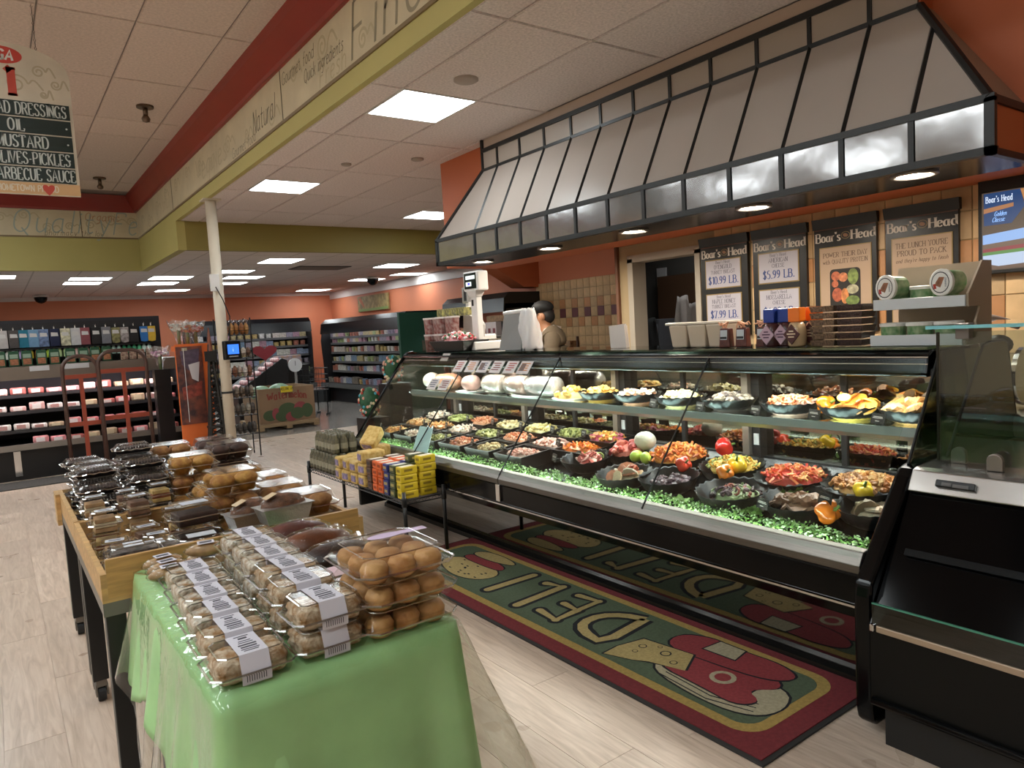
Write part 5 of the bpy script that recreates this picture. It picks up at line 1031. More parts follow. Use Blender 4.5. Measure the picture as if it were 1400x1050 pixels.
# loaves in bags
def loaf(loc, r, mat, label, rz=0):
    t = thing('bread_loaf', label, 'bread', loc, rz)
    G().ell((0, 0, r[2]), r, 18, 10, fn=lambda d: 1+.04*math.sin(d.x*8)*math.cos(d.y*5)).build('loaf', mat, t, smooth=True)
    G().ell((0, 0, r[2]+.001), (r[0]+.014, r[1]+.008, r[2]+.007), 18, 10, fn=lambda d: 1+.03*math.sin(d.x*22+d.y*13)).build('bag', GLASS('loaf_bag', '#ffffff', 1.33, .05, .0, .6, 60), t, smooth=True)
    G().grid(6, 4, lambda u, v: (r[0]*.9+u*.07, (v-.5)*.06*(1+u), r[2]*.9+.015*math.sin(v*14+u*5))).build('bag_tail', GLASS('loaf_bag'), t, smooth=True)
lm = M('brown_loaf', '#6b3a1e', .4, var=.3, scale=14); ld = M('dark_loaf', '#2e1a16', .4, var=.4, scale=16)
loaf((.78, 2.42, .777), (.125, .06, .05), M('maroon_loaf', '#5a2a20', .45, var=.35, scale=16, bump=.2), 'reddish brown bagged loaf farthest back on the green table'); loaf((.79, 2.25, .777), (.125, .065, .052), lm, 'amber brown bagged loaf in the middle'); loaf((.8, 2.09, .777), (.12, .062, .048), ld, 'darkest bagged loaf, nearest the cookie boxes', .1)
# foil pan cakes
foilm = M('foil_pan', '#b9b6b2', .3, metal=.8, bump=.5, bscale=80)
def foil(loc, rz, label):
    t = thing('foil_pan_cake', label, 'cake', loc, rz); g = G(); w, d, h = .19, .1, .06
    g.taper((0, 0, 0), (w*.82, d*.8), (w, d), h); g.f.pop(1); g.m.pop(); g.build('pan', foilm, t); g = G(); g.box(-w/2-.006, w/2+.006, -d/2-.006, d/2+.006, h-.003, h); g.build('pan_rim', foilm, t)
    G().ell((0, 0, h-.008), (w*.46, d*.44, .05), 16, 8, fn=lambda q: 1+.05*math.sin(q.x*12)*math.cos(q.y*9)).build('cake', M('crumb_cake', '#6a4630', .75, var=.5, scale=50, bump=.6, bscale=80), t, smooth=True)
    G().ell((0, 0, h-.006), (w*.5, d*.49, .057), 16, 8).build('wrap', GLASS('loaf_bag'), t, smooth=True); G().obox((-.055, -.01, h+.042), (.045, .04, .001), Matrix.Rotation(-.35, 3, 'Y')).build('label', M('cream_label', '#cbb08c', .6), t)
foil((.83, 2.66, .83), .12, 'crumb topped cake in a foil pan above the bagged loaves'); foil((.75, 2.78, .8), .15, 'second foil pan cake, half hidden behind the crumb cake')
# muffin and dark cake clamshells in the wooden trays
def muffins(kind, label=''):
    t = thing('muffin_box', label, 'muffin box'); cols = {'g': ('#c49448', '#a06a30'), 'b': ('#b07c40', '#8a5428'), 'd': ('#33201c', '#4a2f28'), 'o': ('#a87844', '#86562c')}[kind]
    m = M('muffin_'+kind, cols[0], .7, var=.4, scale=30, bump=.3, bscale=60, col2=cols[1])
    for i in (-1, 1):
        for j in (-1, 1): G().lathe([(.03, 0), (.04, .035), (.049, .045), (.046, .06), (.028, .073), (.001, .077)], (i*.049, j*.049, .004), 14).build('muffin', m, t, smooth=True)
    shell(t, .215, .205, .09, lip=.01); return t
mu = {k: muffins(k) for k in 'gbdo'}; usedm = set()
def mput(k, loc, rz, label):
    if k not in usedm: usedm.add(k); mu[k].location = loc; mu[k].rotation_euler.z = rz; mu[k]['label'] = label; mu[k]['group'] = 'muffin boxes in the wooden trays'
    else: dup(mu[k], loc, rz, label, 'muffin boxes in the wooden trays')
ST = [(.98, 4.28, 'odd', 'by the far tray end on the deli side'), (.75, 4.28, 'bdo', 'by the far tray end beside the dark cakes'), (.98, 4.04, 'bdd', 'second from the far end on the deli side'), (.76, 4.02, 'bg', 'second from the far end, inner column'), (.97, 3.78, 'bg', 'third from the far end on the deli side'), (.74, 3.76, 'gbg', 'with golden muffins on top, in the middle'), (.98, 3.4, 'bb', 'just past the tray joint on the deli side'), (.76, 3.38, 'gg', 'just past the tray joint, inner column'), (.97, 3.14, 'bo', 'of brown muffins beside the deli side rim'), (.77, 3.13, 'gbg', 'of golden muffins facing the loaves'), (.99, 2.88, 'bo', 'at the near rim on the deli side'), (.79, 2.89, 'g', 'at the near rim behind the foil pans')]
for x, y, ks, nm in ST:
    for l, k in enumerate(ks): mput(k, (x+rnd(-.008, .008), y+rnd(-.008, .008), .699+l*.0915), rnd(-.06, .06), '%s muffin box, %s layer, %s' % ({'g': 'golden', 'b': 'brown', 'd': 'dark chocolate', 'o': 'tan'}[k], ORD[l], nm))
# dark cake packs with crimped film
crimp = GLASS('crimped_film', '#f2f2f2', 1.5, .05, .06, 1.0, 55)
dk0 = thing('cake_pack', '', 'cake pack'); G().taper((0, 0, .001), (.15, .105), (.175, .13), .02).build('tray', M('pack_black', '#171213', .3), dk0, bevel=.004); G().box(-.075, .075, -.05, .05, .018, .034).build('dark_cake', M('choc_slab', '#2a1814', .5, var=.4, scale=20), dk0, bevel=.008)
G().taper((0, 0, .023), (.178, .133), (.14, .1), .026).build('lid', GLASS('dome_film', '#f4f4f4', 1.35, .1, .03, .3, 40), dk0, bevel=.007)
g = G(); x, y = .096, .073; pts = []
for k in range(44):
    a = 2*PI*k/44; c, q = math.cos(a), math.sin(a); r = 1/(abs(c)**6+abs(q)**6)**(1/6); pts.append((x*c*r+.002*math.sin(k*2.4), y*q*r+.002*math.cos(k*2.4), .0225+.0025*math.sin(k*1.9)))
g.tube(pts, .0026, 4, closed=True).build('rim', rimc, dk0)
g = G()
for k in range(11): xx = -.065+k*.013; g.tube([(xx, -.062, .028), (xx, -.048, .0495), (xx, .048, .0495), (xx, .062, .028)], .0011, 3)
g.build('lid_ribs', rimc, dk0)
first = True
for x, y, n, nm in ((.34, 4.3, 5, 'in the corner stack by the meat case'), (.35, 4.12, 5, 'in the second stack along the outer rim'), (.35, 3.93, 5, 'in the third stack along the outer rim'), (.35, 3.74, 4, 'in the fourth stack along the outer rim'), (.56, 4.24, 6, 'in the tallest inner stack by the far end'), (.56, 4.02, 5, 'in the second inner stack'), (.56, 3.82, 4, 'in the third inner stack')):
    for l in range(n):
        lab = 'dark cake in crimped film, %s layer, %s' % (ORD[l], nm); loc = (x+rnd(-.012, .012), y+rnd(-.01, .01), .699+l*.051)
        if first: dk0.location = loc; dk0['label'] = lab; dk0['group'] = 'dark cake packs in the far tray'; first = False
        else: dup(dk0, loc, rnd(-.12, .12), lab, 'dark cake packs in the far tray')
# cake slice boxes
def slice_box(c1, c2):
    t = thing('cake_slice_box', '', 'cake box'); 
    for k, c in enumerate((c1, c2, c1)): G().taper((0, 0, .004+k*.019), (.08-.003*k, .075), (.078-.003*k, .074), .018).build('cake_layer', M('layer_'+c[1:], c, .7, var=.3, scale=24), t, bevel=.003)
    shell(t, .105, .105, .085, lip=.006); G().box(-.032, .032, -.02, .02, .0855, .0862).build('label', M('slice_label', '#c3c5cc', .5), t); G().box(-.02, .02, -.006, .006, .0863, .0867).build('print', inkp, t); return t
sb = [slice_box('#c4a468', '#8a4a30'), slice_box('#b08a62', '#d9c8a8'), slice_box('#7a5a48', '#b09478')]; us = set()
SL = [(.3, 3.57), (.43, 3.6), (.57, 3.64), (.31, 3.4), (.45, 3.44), (.59, 3.46), (.3, 3.22), (.31, 3.05), (.44, 3.2), (.57, 3.24), (.45, 3.04), (.3, 2.9)]
for k, (x, y) in enumerate(SL):
    hh = .8 if k in (0, 1, 2, 4, 6) else .7
    for l in range(2 if hh == .8 else 1):
        i = (k+l) % 3; lab = 'clear cake slice box, %s in the outer tray half, %s layer' % (ORD[k], ORD[l]); loc = (x, y, .699+l*.0875)
        if i not in us: us.add(i); sb[i].location = loc; sb[i]['label'] = lab; sb[i]['group'] = 'cake slice boxes in the trays'
        else: dup(sb[i], loc, rnd(-.15, .15), lab, 'cake slice boxes in the trays')
# brownie boxes
br = thing('brownie_box', 'clear box of dark brownies with a bright label between the slice boxes', 'cake box', (.6, 3.07, .699))
G().box(-.075, .075, -.06, .06, .004, .05).build('brownie', M('brownie', '#38221b', .6, var=.4, scale=30), br, bevel=.006); shell(br, .19, .16, .085); G().box(-.05, .05, -.03, .03, .0855, .0865).build('label', M('slice_label'), br)
dup(br, (.6, 3.07, .787), .1, 'upper clear box of dark brownies with a bright label', None); dup(br, (.58, 2.88, .699), -.05, 'clear box of dark brownies nearer the wooden panel', None)
# flat striped packs by the near panel
fp_ = thing('striped_pack', '', 'cake pack'); G().box(-.07, .07, -.045, .045, .003, .03).build('bar', M('striped_bar', '#3a3434', .6, var=.6, scale=40, col2='#7d7068'), fp_); shell(fp_, .16, .11, .045); 
for s in (-.02, .02): G().box(-.03, .03, s-.012, s+.012, .0455, .0462).build('label', M('slice_label'), fp_)
k = 0
for x, y in ((.32, 2.73), (.5, 2.74), (.67, 2.76), (.42, 2.88), (.33, 2.72)):
    for l in range(2):
        if x == .33 and l: continue
        lab = 'striped slice pack with two white labels behind the wooden panel, %s' % ORD[k]; loc = (x, y, .699+l*.047+(.094 if x == .33 else 0))
        if k == 0: fp_.location = loc; fp_['label'] = lab; fp_['group'] = 'striped packs by the wooden panel'
        else: dup(fp_, loc, rnd(-.08, .08), lab, 'striped packs by the wooden panel')
        k += 1
# ---------------------------------------------------------------- black wire shelf with cheese and butter
ws = thing('wire_shelf', 'low black wire shelf stacked with cheese bricks beside the case', 'shelf', (2.25, 5.07, 0))
for x in (2.1, 2.4):
    for y in (4.2, 5.95): wp(G().cyl((x, y, 0), .0135, .46, 10), 'post', blackmet, ws, smooth=True); wp(G().lathe([(.0135, .36), (.018, .365), (.018, .42), (.0135, .425)], (x, y, 0), 10, cap0=False), 'collar', blackmet, ws, smooth=True)
g = G()
for z in (.375, .4):
    g.tube([(2.1, 4.2, z), (2.4, 4.2, z), (2.4, 5.95, z), (2.1, 5.95, z)], .004, 5, closed=True)
wp(g, 'shelf_frame', blackmet, ws)
g = G()
for k in range(62): y = 4.2+k*1.75/61; g.tube([(2.1, y, .4), (2.4, y, .4)], .002, 4)
for (x0, y0, x1, y1, n) in ((2.1, 4.2, 2.4, 4.2, 12), (2.1, 4.2, 2.1, 5.95, 60), (2.4, 4.2, 2.4, 5.95, 60)):
    g.tube([(x0+(x1-x0)*k/n, y0+(y1-y0)*k/n, .4 if k % 2 else .375) for k in range(n+1)], .002, 4)
wp(g, 'wire_deck', blackmet, ws)
def brick(name, w, d, h, mat, labm, bevel=.006):
    t = thing(name, '', 'cheese'); G().box(-w/2, w/2, -d/2, d/2, 0, h).build('block', mat, t, bevel=bevel); 
    G().box(-w*.36, w*.36, -d*.3, d*.3, h, h+.0015).build('top_label', labm, t); g = G(); g.box(-w*.3, w*.2, -d/2-.001, -d/2, h*.4, h*.7); g.box(-w/2-.001, -w/2, -d*.3, d*.3, h*.35, h*.7); g.build('side_print', M('brick_ink_'+mat.name, {'butter_yellow': '#8a7420', 'butter_orange': '#8f3a18', 'butter_navy': '#b09a5c', 'butter_green': '#a89a60'}.get(mat.name, '#3a3430'), .6), t); return t
pm = {n: M('butter_'+n, c, .45, var=.12, scale=16, bump=.25, bscale=28) for n, c in (('yellow', '#d8bd2c'), ('green', '#4a5232'), ('navy', '#2a3474'), ('orange', '#d8632c'), ('brown', '#5a3c30'))}
wl = M('butter_label', '#d4d0c4', .5)
pro = {n: brick('cheese_brick', .125, .072, .052, m, wl) for n, m in pm.items()}; ub = set()
def bput(n, loc, rz, lab, grp):
    if n not in ub: ub.add(n); pro[n].location = loc; pro[n].rotation_euler.z = rz; pro[n]['label'] = lab; pro[n]['group'] = grp
    else: dup(pro[n], loc, rz, lab, grp)
for cidx, (x, y, n, h) in enumerate(((2.165, 4.235+.03, 'yellow', 4), (2.31, 4.27, 'yellow', 5), (2.16, 4.36, 'green', 4), (2.3, 4.38, 'green', 5), (2.16, 4.45, 'navy', 4), (2.3, 4.47, 'navy', 4), (2.16, 4.54, 'orange', 4), (2.16, 4.63, 'orange', 4), (2.3, 4.56, 'orange', 4), (2.3, 4.66, 'orange', 4), (2.16, 4.72, 'brown', 4), (2.3, 4.75, 'brown', 4))):
    for l in range(h): bput(n, (x+rnd(-.005, .005), y+rnd(-.003, .003), .404+l*.054), rnd(-.06, .06), '%s wrapped cheese brick, %s up, in column %s of the wire shelf' % (n, ORD[l], ORD[cidx]), n+' cheese bricks on the wire shelf')
chm = M('waxed_cheese', '#d3b877', .5, var=.5, scale=34, bump=.3, bscale=50, col2='#b8944c'); chs = thing('cheese_loaf', '', 'cheese')
G().box(-.09, .09, -.06, .06, 0, .085).build('block', chm, chs, bevel=.014, seg=2); G().box(-.092, -.088, -.04, .04, .02, .065).build('print', M('cheese_print', '#8a7a9a', .6, var=.5, scale=60), chs)
k = 0
for x, y, n in ((2.18, 4.84, 3), (2.3, 4.9, 2), (2.17, 4.98, 2), (2.32, 5.04, 3), (2.17, 5.12, 2), (2.3, 5.18, 2), (2.17, 5.26, 2), (2.3, 5.32, 2)):
    for l in range(n):
        lab = 'pale yellow cheese loaf on the wire shelf, %s stack from the bricks, %s up' % (ORD[['2.184.84','2.34.9','2.174.98','2.325.04','2.175.12','2.35.18','2.175.26','2.35.32'].index(str(x)+str(y))], ORD[l]); loc = (x+rnd(-.006, .006), y+rnd(-.004, .004), .404+l*.087)
        if k == 0: chs.location = loc; chs['label'] = lab; chs['group'] = 'cheese loaves on the wire shelf'
        else: dup(chs, loc, rnd(-.12, .12), lab, 'cheese loaves on the wire shelf')
        k += 1
o = dup(chs, (2.3, 5.05, .69), .5, 'tilted pale yellow cheese loaf leaning on top of the shelf stacks', 'cheese loaves on the wire shelf'); o.rotation_euler = (.2, -.7, .5)
jm = M('olive_jar', '#6b644c', .35, var=.5, scale=40, col2='#3c3a30'); jr = thing('sauce_pouch', '', 'pouch'); G().lathe([(.03, 0), (.034, .02), (.032, .11), (.018, .14), (.022, .16)], n=10, cap1=True).build('pouch', jm, jr, smooth=True); G().lathe([(.0345, .04), (.0345, .085)], n=10, cap0=False).build('label', M('pouch_label', '#8f8a76', .5), jr)
k = 0
for i in range(8):
    for j in range(4):
        loc = (2.14+j*.073, 5.45+i*.068, .404+(.05 if i > 3 else 0)*0); lab = 'olive pouch at the far end of the wire shelf, %s row, %s across' % (ORD[i], ORD[j])
        if k == 0: jr.location = loc; jr['label'] = lab; jr['group'] = 'olive pouches on the wire shelf'
        else: dup(jr, loc, rnd(-.3, .3), lab, 'olive pouches on the wire shelf')
        k += 1
for i in range(6):
    for j in range(3): dup(jr, (2.17+j*.075, 5.5+i*.07, .56), rnd(-.3, .3), 'olive pouch in the upper layer at the far shelf end, %s row, %s across' % (ORD[i], ORD[j]), 'olive pouches on the wire shelf')
# ---------------------------------------------------------------- walls of the hall outside the frame
random.seed(21)
struct(G().box(-7.1, -7, -3, 20.2, 0, 4.1), 'wall_left', M('hall_wall', '#c9b9a6', .7)); struct(G().box(-7.1, 8.3, -3.1, -3, 0, 4.1), 'wall_back', M('hall_wall'))
# ---------------------------------------------------------------- meat case at the far side of the aisle
mc = thing('meat_case', 'long black open meat case lit over pink packages', 'display case', (.4, 10.8, 0))
MX0, MX1 = -1.6, 1.98
dark = M('case_dark', '#141315', .4); railg = M('case_rail', '#8a827a', .35, .4)
wp(G().box(MX0, MX1, 10.42, 11.4, 0, .4), 'base', dark, mc); wp(G().box(MX0, MX1, 10.3, 11.4, .36, .42), 'deck', dark, mc); wp(G().box(MX0, MX1, 10.28, 10.31, .37, .44), 'bumper_rail', railg, mc)
wp(G().box(MX0, MX1, 11.3, 11.4, .4, 1.95), 'back_panel', M('case_back', '#26242a', .6), mc)
for k, z in enumerate((.6, .82, 1.02)): wp(G().box(MX0, MX1, 10.42+.05*k, 11.3, z-.012, z), 'shelf', dark, mc); wp(G().box(MX0, MX1, 10.415+.05*k, 10.42+.05*k, z-.035, z+.005), 'shelf_rail', M('rail_dark', '#2c2a2c', .4), mc)
wp(G().box(MX0, MX1, 10.36, 11.1, 1.25, 1.36), 'canopy', M('canopy_steel', '#857a70', .3, .6), mc); wp(G().box(MX0, MX1, 10.4, 10.44, 1.235, 1.25), 'canopy_lamp', EM('meat_lamp', '#fff0f2', 26), mc)
wp(G().box(MX0, MX1, 10.36, 10.375, 1.205, 1.25), 'canopy_lip', M('canopy_steel'), mc); wp(G().box(MX1, MX1+.04, 10.3, 11.4, 0, 1.36), 'end_panel', dark, mc)
wp(G().box(MX0, 1.86, 11.08, 11.1, 1.36, 1.9), 'peg_panel', M('peg_black', '#1c191b', .6), mc); wp(G().box(MX0, 1.86, 10.95, 11.08, 1.56, 1.575), 'upper_ledge', dark, mc)
for x in (.1, .0): wp(G().box(x, x+.07, 10.4, 10.43, .05, .36), 'hinge_plate', chrome, mc); break
pk = []
for c1, c2 in (('#d8a9a4', '#e8dcd8'), ('#c9787a', '#e2d6d2'), ('#e4dad6', '#b98a84'), ('#b9a084', '#d8c8a8'), ('#d98f90', '#f0e4e4'), ('#a85a54', '#d8cac4')):
    t = thing('meat_package', '', 'package'); G().box(-.08, .08, -.06, .06, 0, .06).build('tray', M('mp_'+c1[1:], c1, .35, var=.4, scale=18), t, bevel=.012); G().box(-.05, .04, -.062, -.058, .012, .05).build('label', M('mpl_'+c2[1:], c2, .5), t); pk.append(t)
up = set(); lv = ['lowest deck', 'lower shelf', 'middle shelf', 'top shelf']
for r, (z, y, n) in enumerate(((.425, 10.42, 12), (.602, 10.5, 13), (.822, 10.54, 13), (1.022, 10.58, 13))):
    x = -.35
    for i in range(n):
        k = random.randrange(6); s = rnd(.9, 1.25); x += .175+rnd(0, .02)
        if x > 1.9: break
        if r == 0 and i < 3: continue
        lab = 'pale meat package in the lit case, %s, %s in view' % (lv[r], ORD[i]); loc = (x, y, z)
        if k not in up: up.add(k); o = pk[k]; o.location = loc; o['label'] = lab
        else: o = dup(pk[k], loc, rnd(-.1, .1), lab)
        o['group'] = 'meat packages in the lit case'; o.scale = (1, 1, s*(1.3 if random.random() < .3 else 1)); 
for k, o in enumerate(pk):
    if k not in up:
        for c in list(o.children): bpy.data.objects.remove(c)
        bpy.data.objects.remove(o)
SX = [.124, .244, .343, .451, .561, .68, .8, .915, 1.023, 1.149, 1.268, 1.381, 1.486, 1.602, 1.728, 1.819]
SC = ['#b9b2b0', '#4c4644', '#1f6c84', '#6d93b4', '#6a7ca0', '#1c2240', '#c9c4a8', '#c4c2c4', '#8a4a50', '#1c191a', '#7a7a80', '#8a8458', '#a49a98', '#1d1c1e', '#2f6fb4', '#d8b23c']
SN = ['white striped', 'charcoal', 'teal', 'light blue', 'blue checked', 'navy', 'yellow patterned', 'white with small print', 'maroon', 'black with white patch', 'grey foil', 'olive floral', 'grey floral', 'plain black', 'bright blue', 'bright yellow']
for k, (x, c, n) in enumerate(zip(SX, SC, SN)):
    t = thing('sock_pack', n+' sock pack hanging above the meat case', 'socks', (x, 11.02, 1.6), group='sock packs on the peg panel')
    pts = [(-.052, .2), (.052, .2), (.052, .06), (.045, .0), (.0, -.012), (-.045, .0), (-.05, .06)] if k in (11, 12, 14, 15) else [(-.055, .215), (.055, .215), (.055, -.01), (-.055, -.01)]
    G().prism(pts, 'y', -.012, .012).build('sock', M('sock_'+c[1:], c, .8, var=.5 if k in (4, 6, 11, 12) else .08, scale=28), t, bevel=.004); G().prism([(-.04, .12), (.04, .12), (.035, .165), (-.038, .17)], 'y', -.015, -.012).build('card', M('sock_card', '#c9c6c4', .6), t); G().tube([(0, .055, .24), (0, -.03, .24), (0, -.04, .255)], .004, 5).build('hook', chrome, t)
    G().box(-.006, .006, -.004, .004, .21, .245).build('hanger', white, t)
for k, x in enumerate([.076, .215, .348, .499, .638, .811, .955, 1.086, 1.218]):
    t = thing('jerky_pouch', 'dark green standing pouch on the meat case, %s from the photo edge' % ORD[k], 'pouch', (x, 10.72, 1.362), group='green pouches on the meat case'); G().prism([(-.055, 0), (.055, 0), (.058, .14), (.05, .19), (-.05, .19), (-.058, .14)], 'y', -.02, .02).build('pouch', M('pouch_green', '#1e4a30', .4), t, bevel=.006); G().box(-.042, .042, -.0225, -.02, .02, .09).build('picture', M('pouch_pic', '#a86a48', .5, var=.4, scale=40), t); G().box(-.042, .042, -.0225, -.02, .1, .15).build('title', M('pouch_title', '#8aa08c', .5), t)
jc = ['#d8d4cc', '#b49ac8', '#d8c43c', '#d8642c', '#a8c43c', '#c8dca0', '#d8b0a8', '#e0c8c0', '#d8b03c', '#a8d0c0', '#b8dcd0', '#3c9c6c', '#4cac7c', '#c8e0d8']
for k in range(28):
    x = .1+k*.062; c = jc[min(13, k//2)]
    o = G().lathe([(.022, 0), (.026, .01), (.026, .08), (.016, .095), (.016, .11)], n=10, cap1=True).build('spice_jar', M('jar_'+c[1:], c, .4), loc=(x, 11.01, 1.577-.12 if False else 1.46), smooth=True); o.location.z = 1.45; tag(o, 'small coloured jar under the socks, %s from the photo edge' % ordn(k), 'jar', 'small jars under the socks')
wp(G().box(MX0, 1.86, 10.93, 11.08, 1.435, 1.449), 'jar_ledge', dark, mc)
for k in range(4): tag(G().taper((0, 0, 0), (.09, .07), (.08, .05), .13).build('snack_bag', M('snackbag', '#6a4238', .4, var=.6, scale=30, col2='#b8a088'), loc=(1.42+k*.1, 10.72, 1.362), bevel=.01), 'brown snack bag on the meat case top, %s towards the post' % ORD[k], 'bag', 'brown snack bags on the meat case')
for k, (x, w, n) in enumerate(((.62, .3, 'wide blank white card clipped to the meat case edge'), (.25, .2, 'shorter blank white card beside it'))): tag(G().box(-w/2, w/2, -.002, .002, 0, .06).build('shelf_card', M('blank_card', '#b9b8ba', .5), loc=(x+.2, 10.355, 1.3)), n, 'card')
# floor mat strip before the meat case
tag(G().box(-1.5, 1.9, 9.72, 10.25, .0, .012).build('floor_mat', M('mat_dark', '#3a3834', .9, var=.3, scale=40)), 'dark rubber floor mat along the meat case', 'mat')
# ---------------------------------------------------------------- two brown arched carts
br_ = M('cart_brown', '#4a332b', .4); brr = M('cart_red', '#8c3a24', .45)
def cart(x0, x1, y, h, label):
    t = thing('shelf_cart', label, 'cart', ((x0+x1)/2, y, 0), group='arched carts'); w = (x1-x0)/2; r = .16
    pts = [(-w, 0, .08), (-w, 0, h-r)]+[(-w+r-r*math.cos(a*PI/12), 0, h-r+r*math.sin(a*PI/12)) for a in range(1, 7)]+[(w-r+r*math.sin(a*PI/12), 0, h-r+r*math.cos(a*PI/12)) for a in range(0, 7)]+[(w, 0, .08)]
    G().tube(pts, .022, 8).build('arch_frame', br_, t, smooth=True)
    for z in (h-.24, h-.8): G().box(-w, w, -.012, .012, z-.025, z+.025).build('cross_bar', brr, t)
    G().box(-.022, .022, -.014, .014, .25, h-.24).build('centre_bar', brr, t)
    for s in (-1, 1): G().cyl((s*w-.0, 0, 0), .05, .04, 14).build('wheel', M('caster_rubber'), t)
    G().box(-w, w, -.05, .42, .1, .13).build('platform', br_, t)
cart(.645, 1.005, 9.85, 1.45, 'smaller brown arched cart in front of the meat case'); cart(1.01, 1.525, 9.8, 1.49, 'larger brown arched cart beside the smaller one')
# ---------------------------------------------------------------- orange bacon poster stand, tower, bouquets
ps = thing('poster_stand', 'orange display stand with a dark bacon poster beside the post', 'display stand', (1.95, 9.3, 0))
wp(G().box(1.77, 2.16, 9.3, 9.33, 0, 1.52), 'stand_body', M('stand_orange', '#d8692c', .5), ps, bevel=.005); wp(G().box(1.775, 2.07, 9.285, 9.298, .55, 1.49), 'poster', M('bacon_poster', '#3a2428', .4, var=.9, scale=9, col2='#7c4434'), ps)
wp(G().prism([(1.82, 1.44), (2.04, 1.46), (2.02, 1.3), (1.9, 1.2), (1.83, 1.28)], 'y', 9.281, 9.285), 'poster_pan', M('poster_plum', '#57485a', .4, var=.4, scale=14), ps); wp(G().prism([(1.9, 1.27), (2.03, 1.3), (2.0, 1.06), (1.93, 1.1)], 'y', 9.279, 9.281), 'poster_egg', M('poster_white', '#c2bcc0', .4), ps)
wp(G().prism([(1.81, 1.0), (2.04, 1.06), (2.03, .9), (1.82, .85)], 'y', 9.281, 9.284), 'poster_strip', M('poster_bacon', '#8a3c30', .4, var=.5, scale=20), ps); wp(G().box(1.855, 1.86, 9.27, 9.279, .58, 1.47), 'cord', white, ps); wp(G().box(1.84, 1.9, 9.275, 9.279, 1.44, 1.475), 'clip', M('clip_tan', '#a49a80', .5), ps)
wp(G().box(1.78, 2.15, 9.33, 9.55, 1.44, 1.5), 'flower_shelf', M('stand_orange'), ps); wp(G().box(1.9, 2.04, 9.4, 9.54, 0, 1.44), 'shelf_support', dark, ps)
tw = thing('lattice_tower', 'tall black lattice tower ornament beside the post', 'ornament', (2.11, 9.05, 0)); tk = M('tower_black', '#15120f', .5)
def twx(z): return .012+.1*(1-min(1, z/1.55))**1.2
for sx in (-1, 1):
    for sy in (-1, 1): G().tube([(sx*twx(z), sy*twx(z)*.5, z) for z in (0, .3, .6, .9, 1.2, 1.5)], [.026, .024, .022, .019, .016, .013], 6).build('corner_leg', tk, tw)
g = G()
for k in range(22):
    z = .02+k*.065; a, b = twx(z), twx(z+.065)
    for sy in (-1, 1): g.tube([(-a, sy*a*.5, z), (b, sy*b*.5, z+.065)], .008, 4).tube([(a, sy*a*.5, z), (-b, sy*b*.5, z+.065)], .008, 4)
g.build('lattice', tk, tw); G().box(-.1, .1, -.06, .06, .5, .53).box(-.06, .06, -.04, .04, 1.3, 1.42).build('platform', tk, tw); G().lathe([(.03, 1.42), (.022, 1.55), (.006, 1.7)], n=8, cap1=True).build('spire', M('tower_rust', '#7a4430', .5), tw)
def bouquet(loc, cols, label, r=.09):
    t = thing('flower_bouquet', label, 'bouquet', loc)
    g = G()
    for k in range(22): a, q = rnd(0, 6.28), rnd(0, 1)**.5*r; g.ell((q*math.cos(a), q*math.sin(a), .2+rnd(-.03, .04)), (.022, .022, .018), 6, 4)
    g.build('blossoms', FOOD('flw'+cols[0][1:], cols, .6), t); G().lathe([(.02, 0), (.05, .1), (r*1.2, .22), (r*1.4, .29)], n=14, wob=lambda i, a: (.012*math.sin(a*6) if i == 3 else 0, .02*math.sin(a*5) if i == 3 else 0)).build('cellophane', GLASS('cellophane', '#f4f4f4', 1.5, .05, .12, .8, 30), t, smooth=True); G().cyl((0, 0, .0), .02, .18, 8).build('stems', M('stems', '#6a7a44', .6), t)
bouquet((1.72, 10.0, 1.22), ['#d8b4c8', '#e4d4d8', '#c490b0'], 'pink bouquet in cellophane at the meat case end', .1); bouquet((1.95, 9.42, 1.5), ['#c8482c', '#d8783c', '#a83424'], 'orange red bouquet on the poster stand'); bouquet((1.86, 9.45, 1.52), ['#d8d4d0', '#c8c0b4', '#e4e0d8'], 'white bouquet on the poster stand'); bouquet((2.05, 9.45, 1.5), ['#d84c54', '#d8a4a0', '#c8642c'], 'pink and orange bouquet beside the tower')
tag(G().box(-.09, .09, -.09, .09, 0, 1.22).build('bouquet_plinth', dark, loc=(1.72, 10.0, 0)), 'dark plinth under the pink bouquet', 'plinth')
# ---------------------------------------------------------------- terminal and outlet on the post
t = thing('price_terminal', 'black price checker with blue screen on the post', 'screen', (2.32, 8.9, 1.42)); G().box(-.11, .11, -.03, .03, -.115, .11).build('housing', M('term_black', '#121214', .35), t, bevel=.012); G().box(-.075, .075, -.033, -.03, -.05, .065).build('screen', EM('term_blue', '#2a62d8', 1.3), t); G().box(-.06, .06, -.033, -.03, -.085, -.07).build('keys', M('term_keys', '#9a9a9c', .5), t)
g = G(); text2d(g, 'i', .05, lambda u, v: (u-.01, -.0336, v-.02), serif=False); g.build('mark', EM('term_mark', '#9ab8f0', 1), t)
t.rotation_euler.z = .35
t = thing('outlet_box', 'white outlet box with hanging cord on the post', 'outlet box', (2.2, 8.93, 2.22)); G().box(-.05, .05, -.03, .02, -.1, .1).build('box', white, t, bevel=.006); G().tube([(.0, -.03, -.05), (.06, -.06, -.2), (.13, -.03, -.4), (.11, -.02, -.68)], .006, 6).build('cord', blackm, t, smooth=True)
tag(G().lathe([(.066, 0), (.066, .025)], (2.25, 9.0, .9), 20, cap0=False).build('black_strap', blackm), 'black strap around the cream post', 'strap')
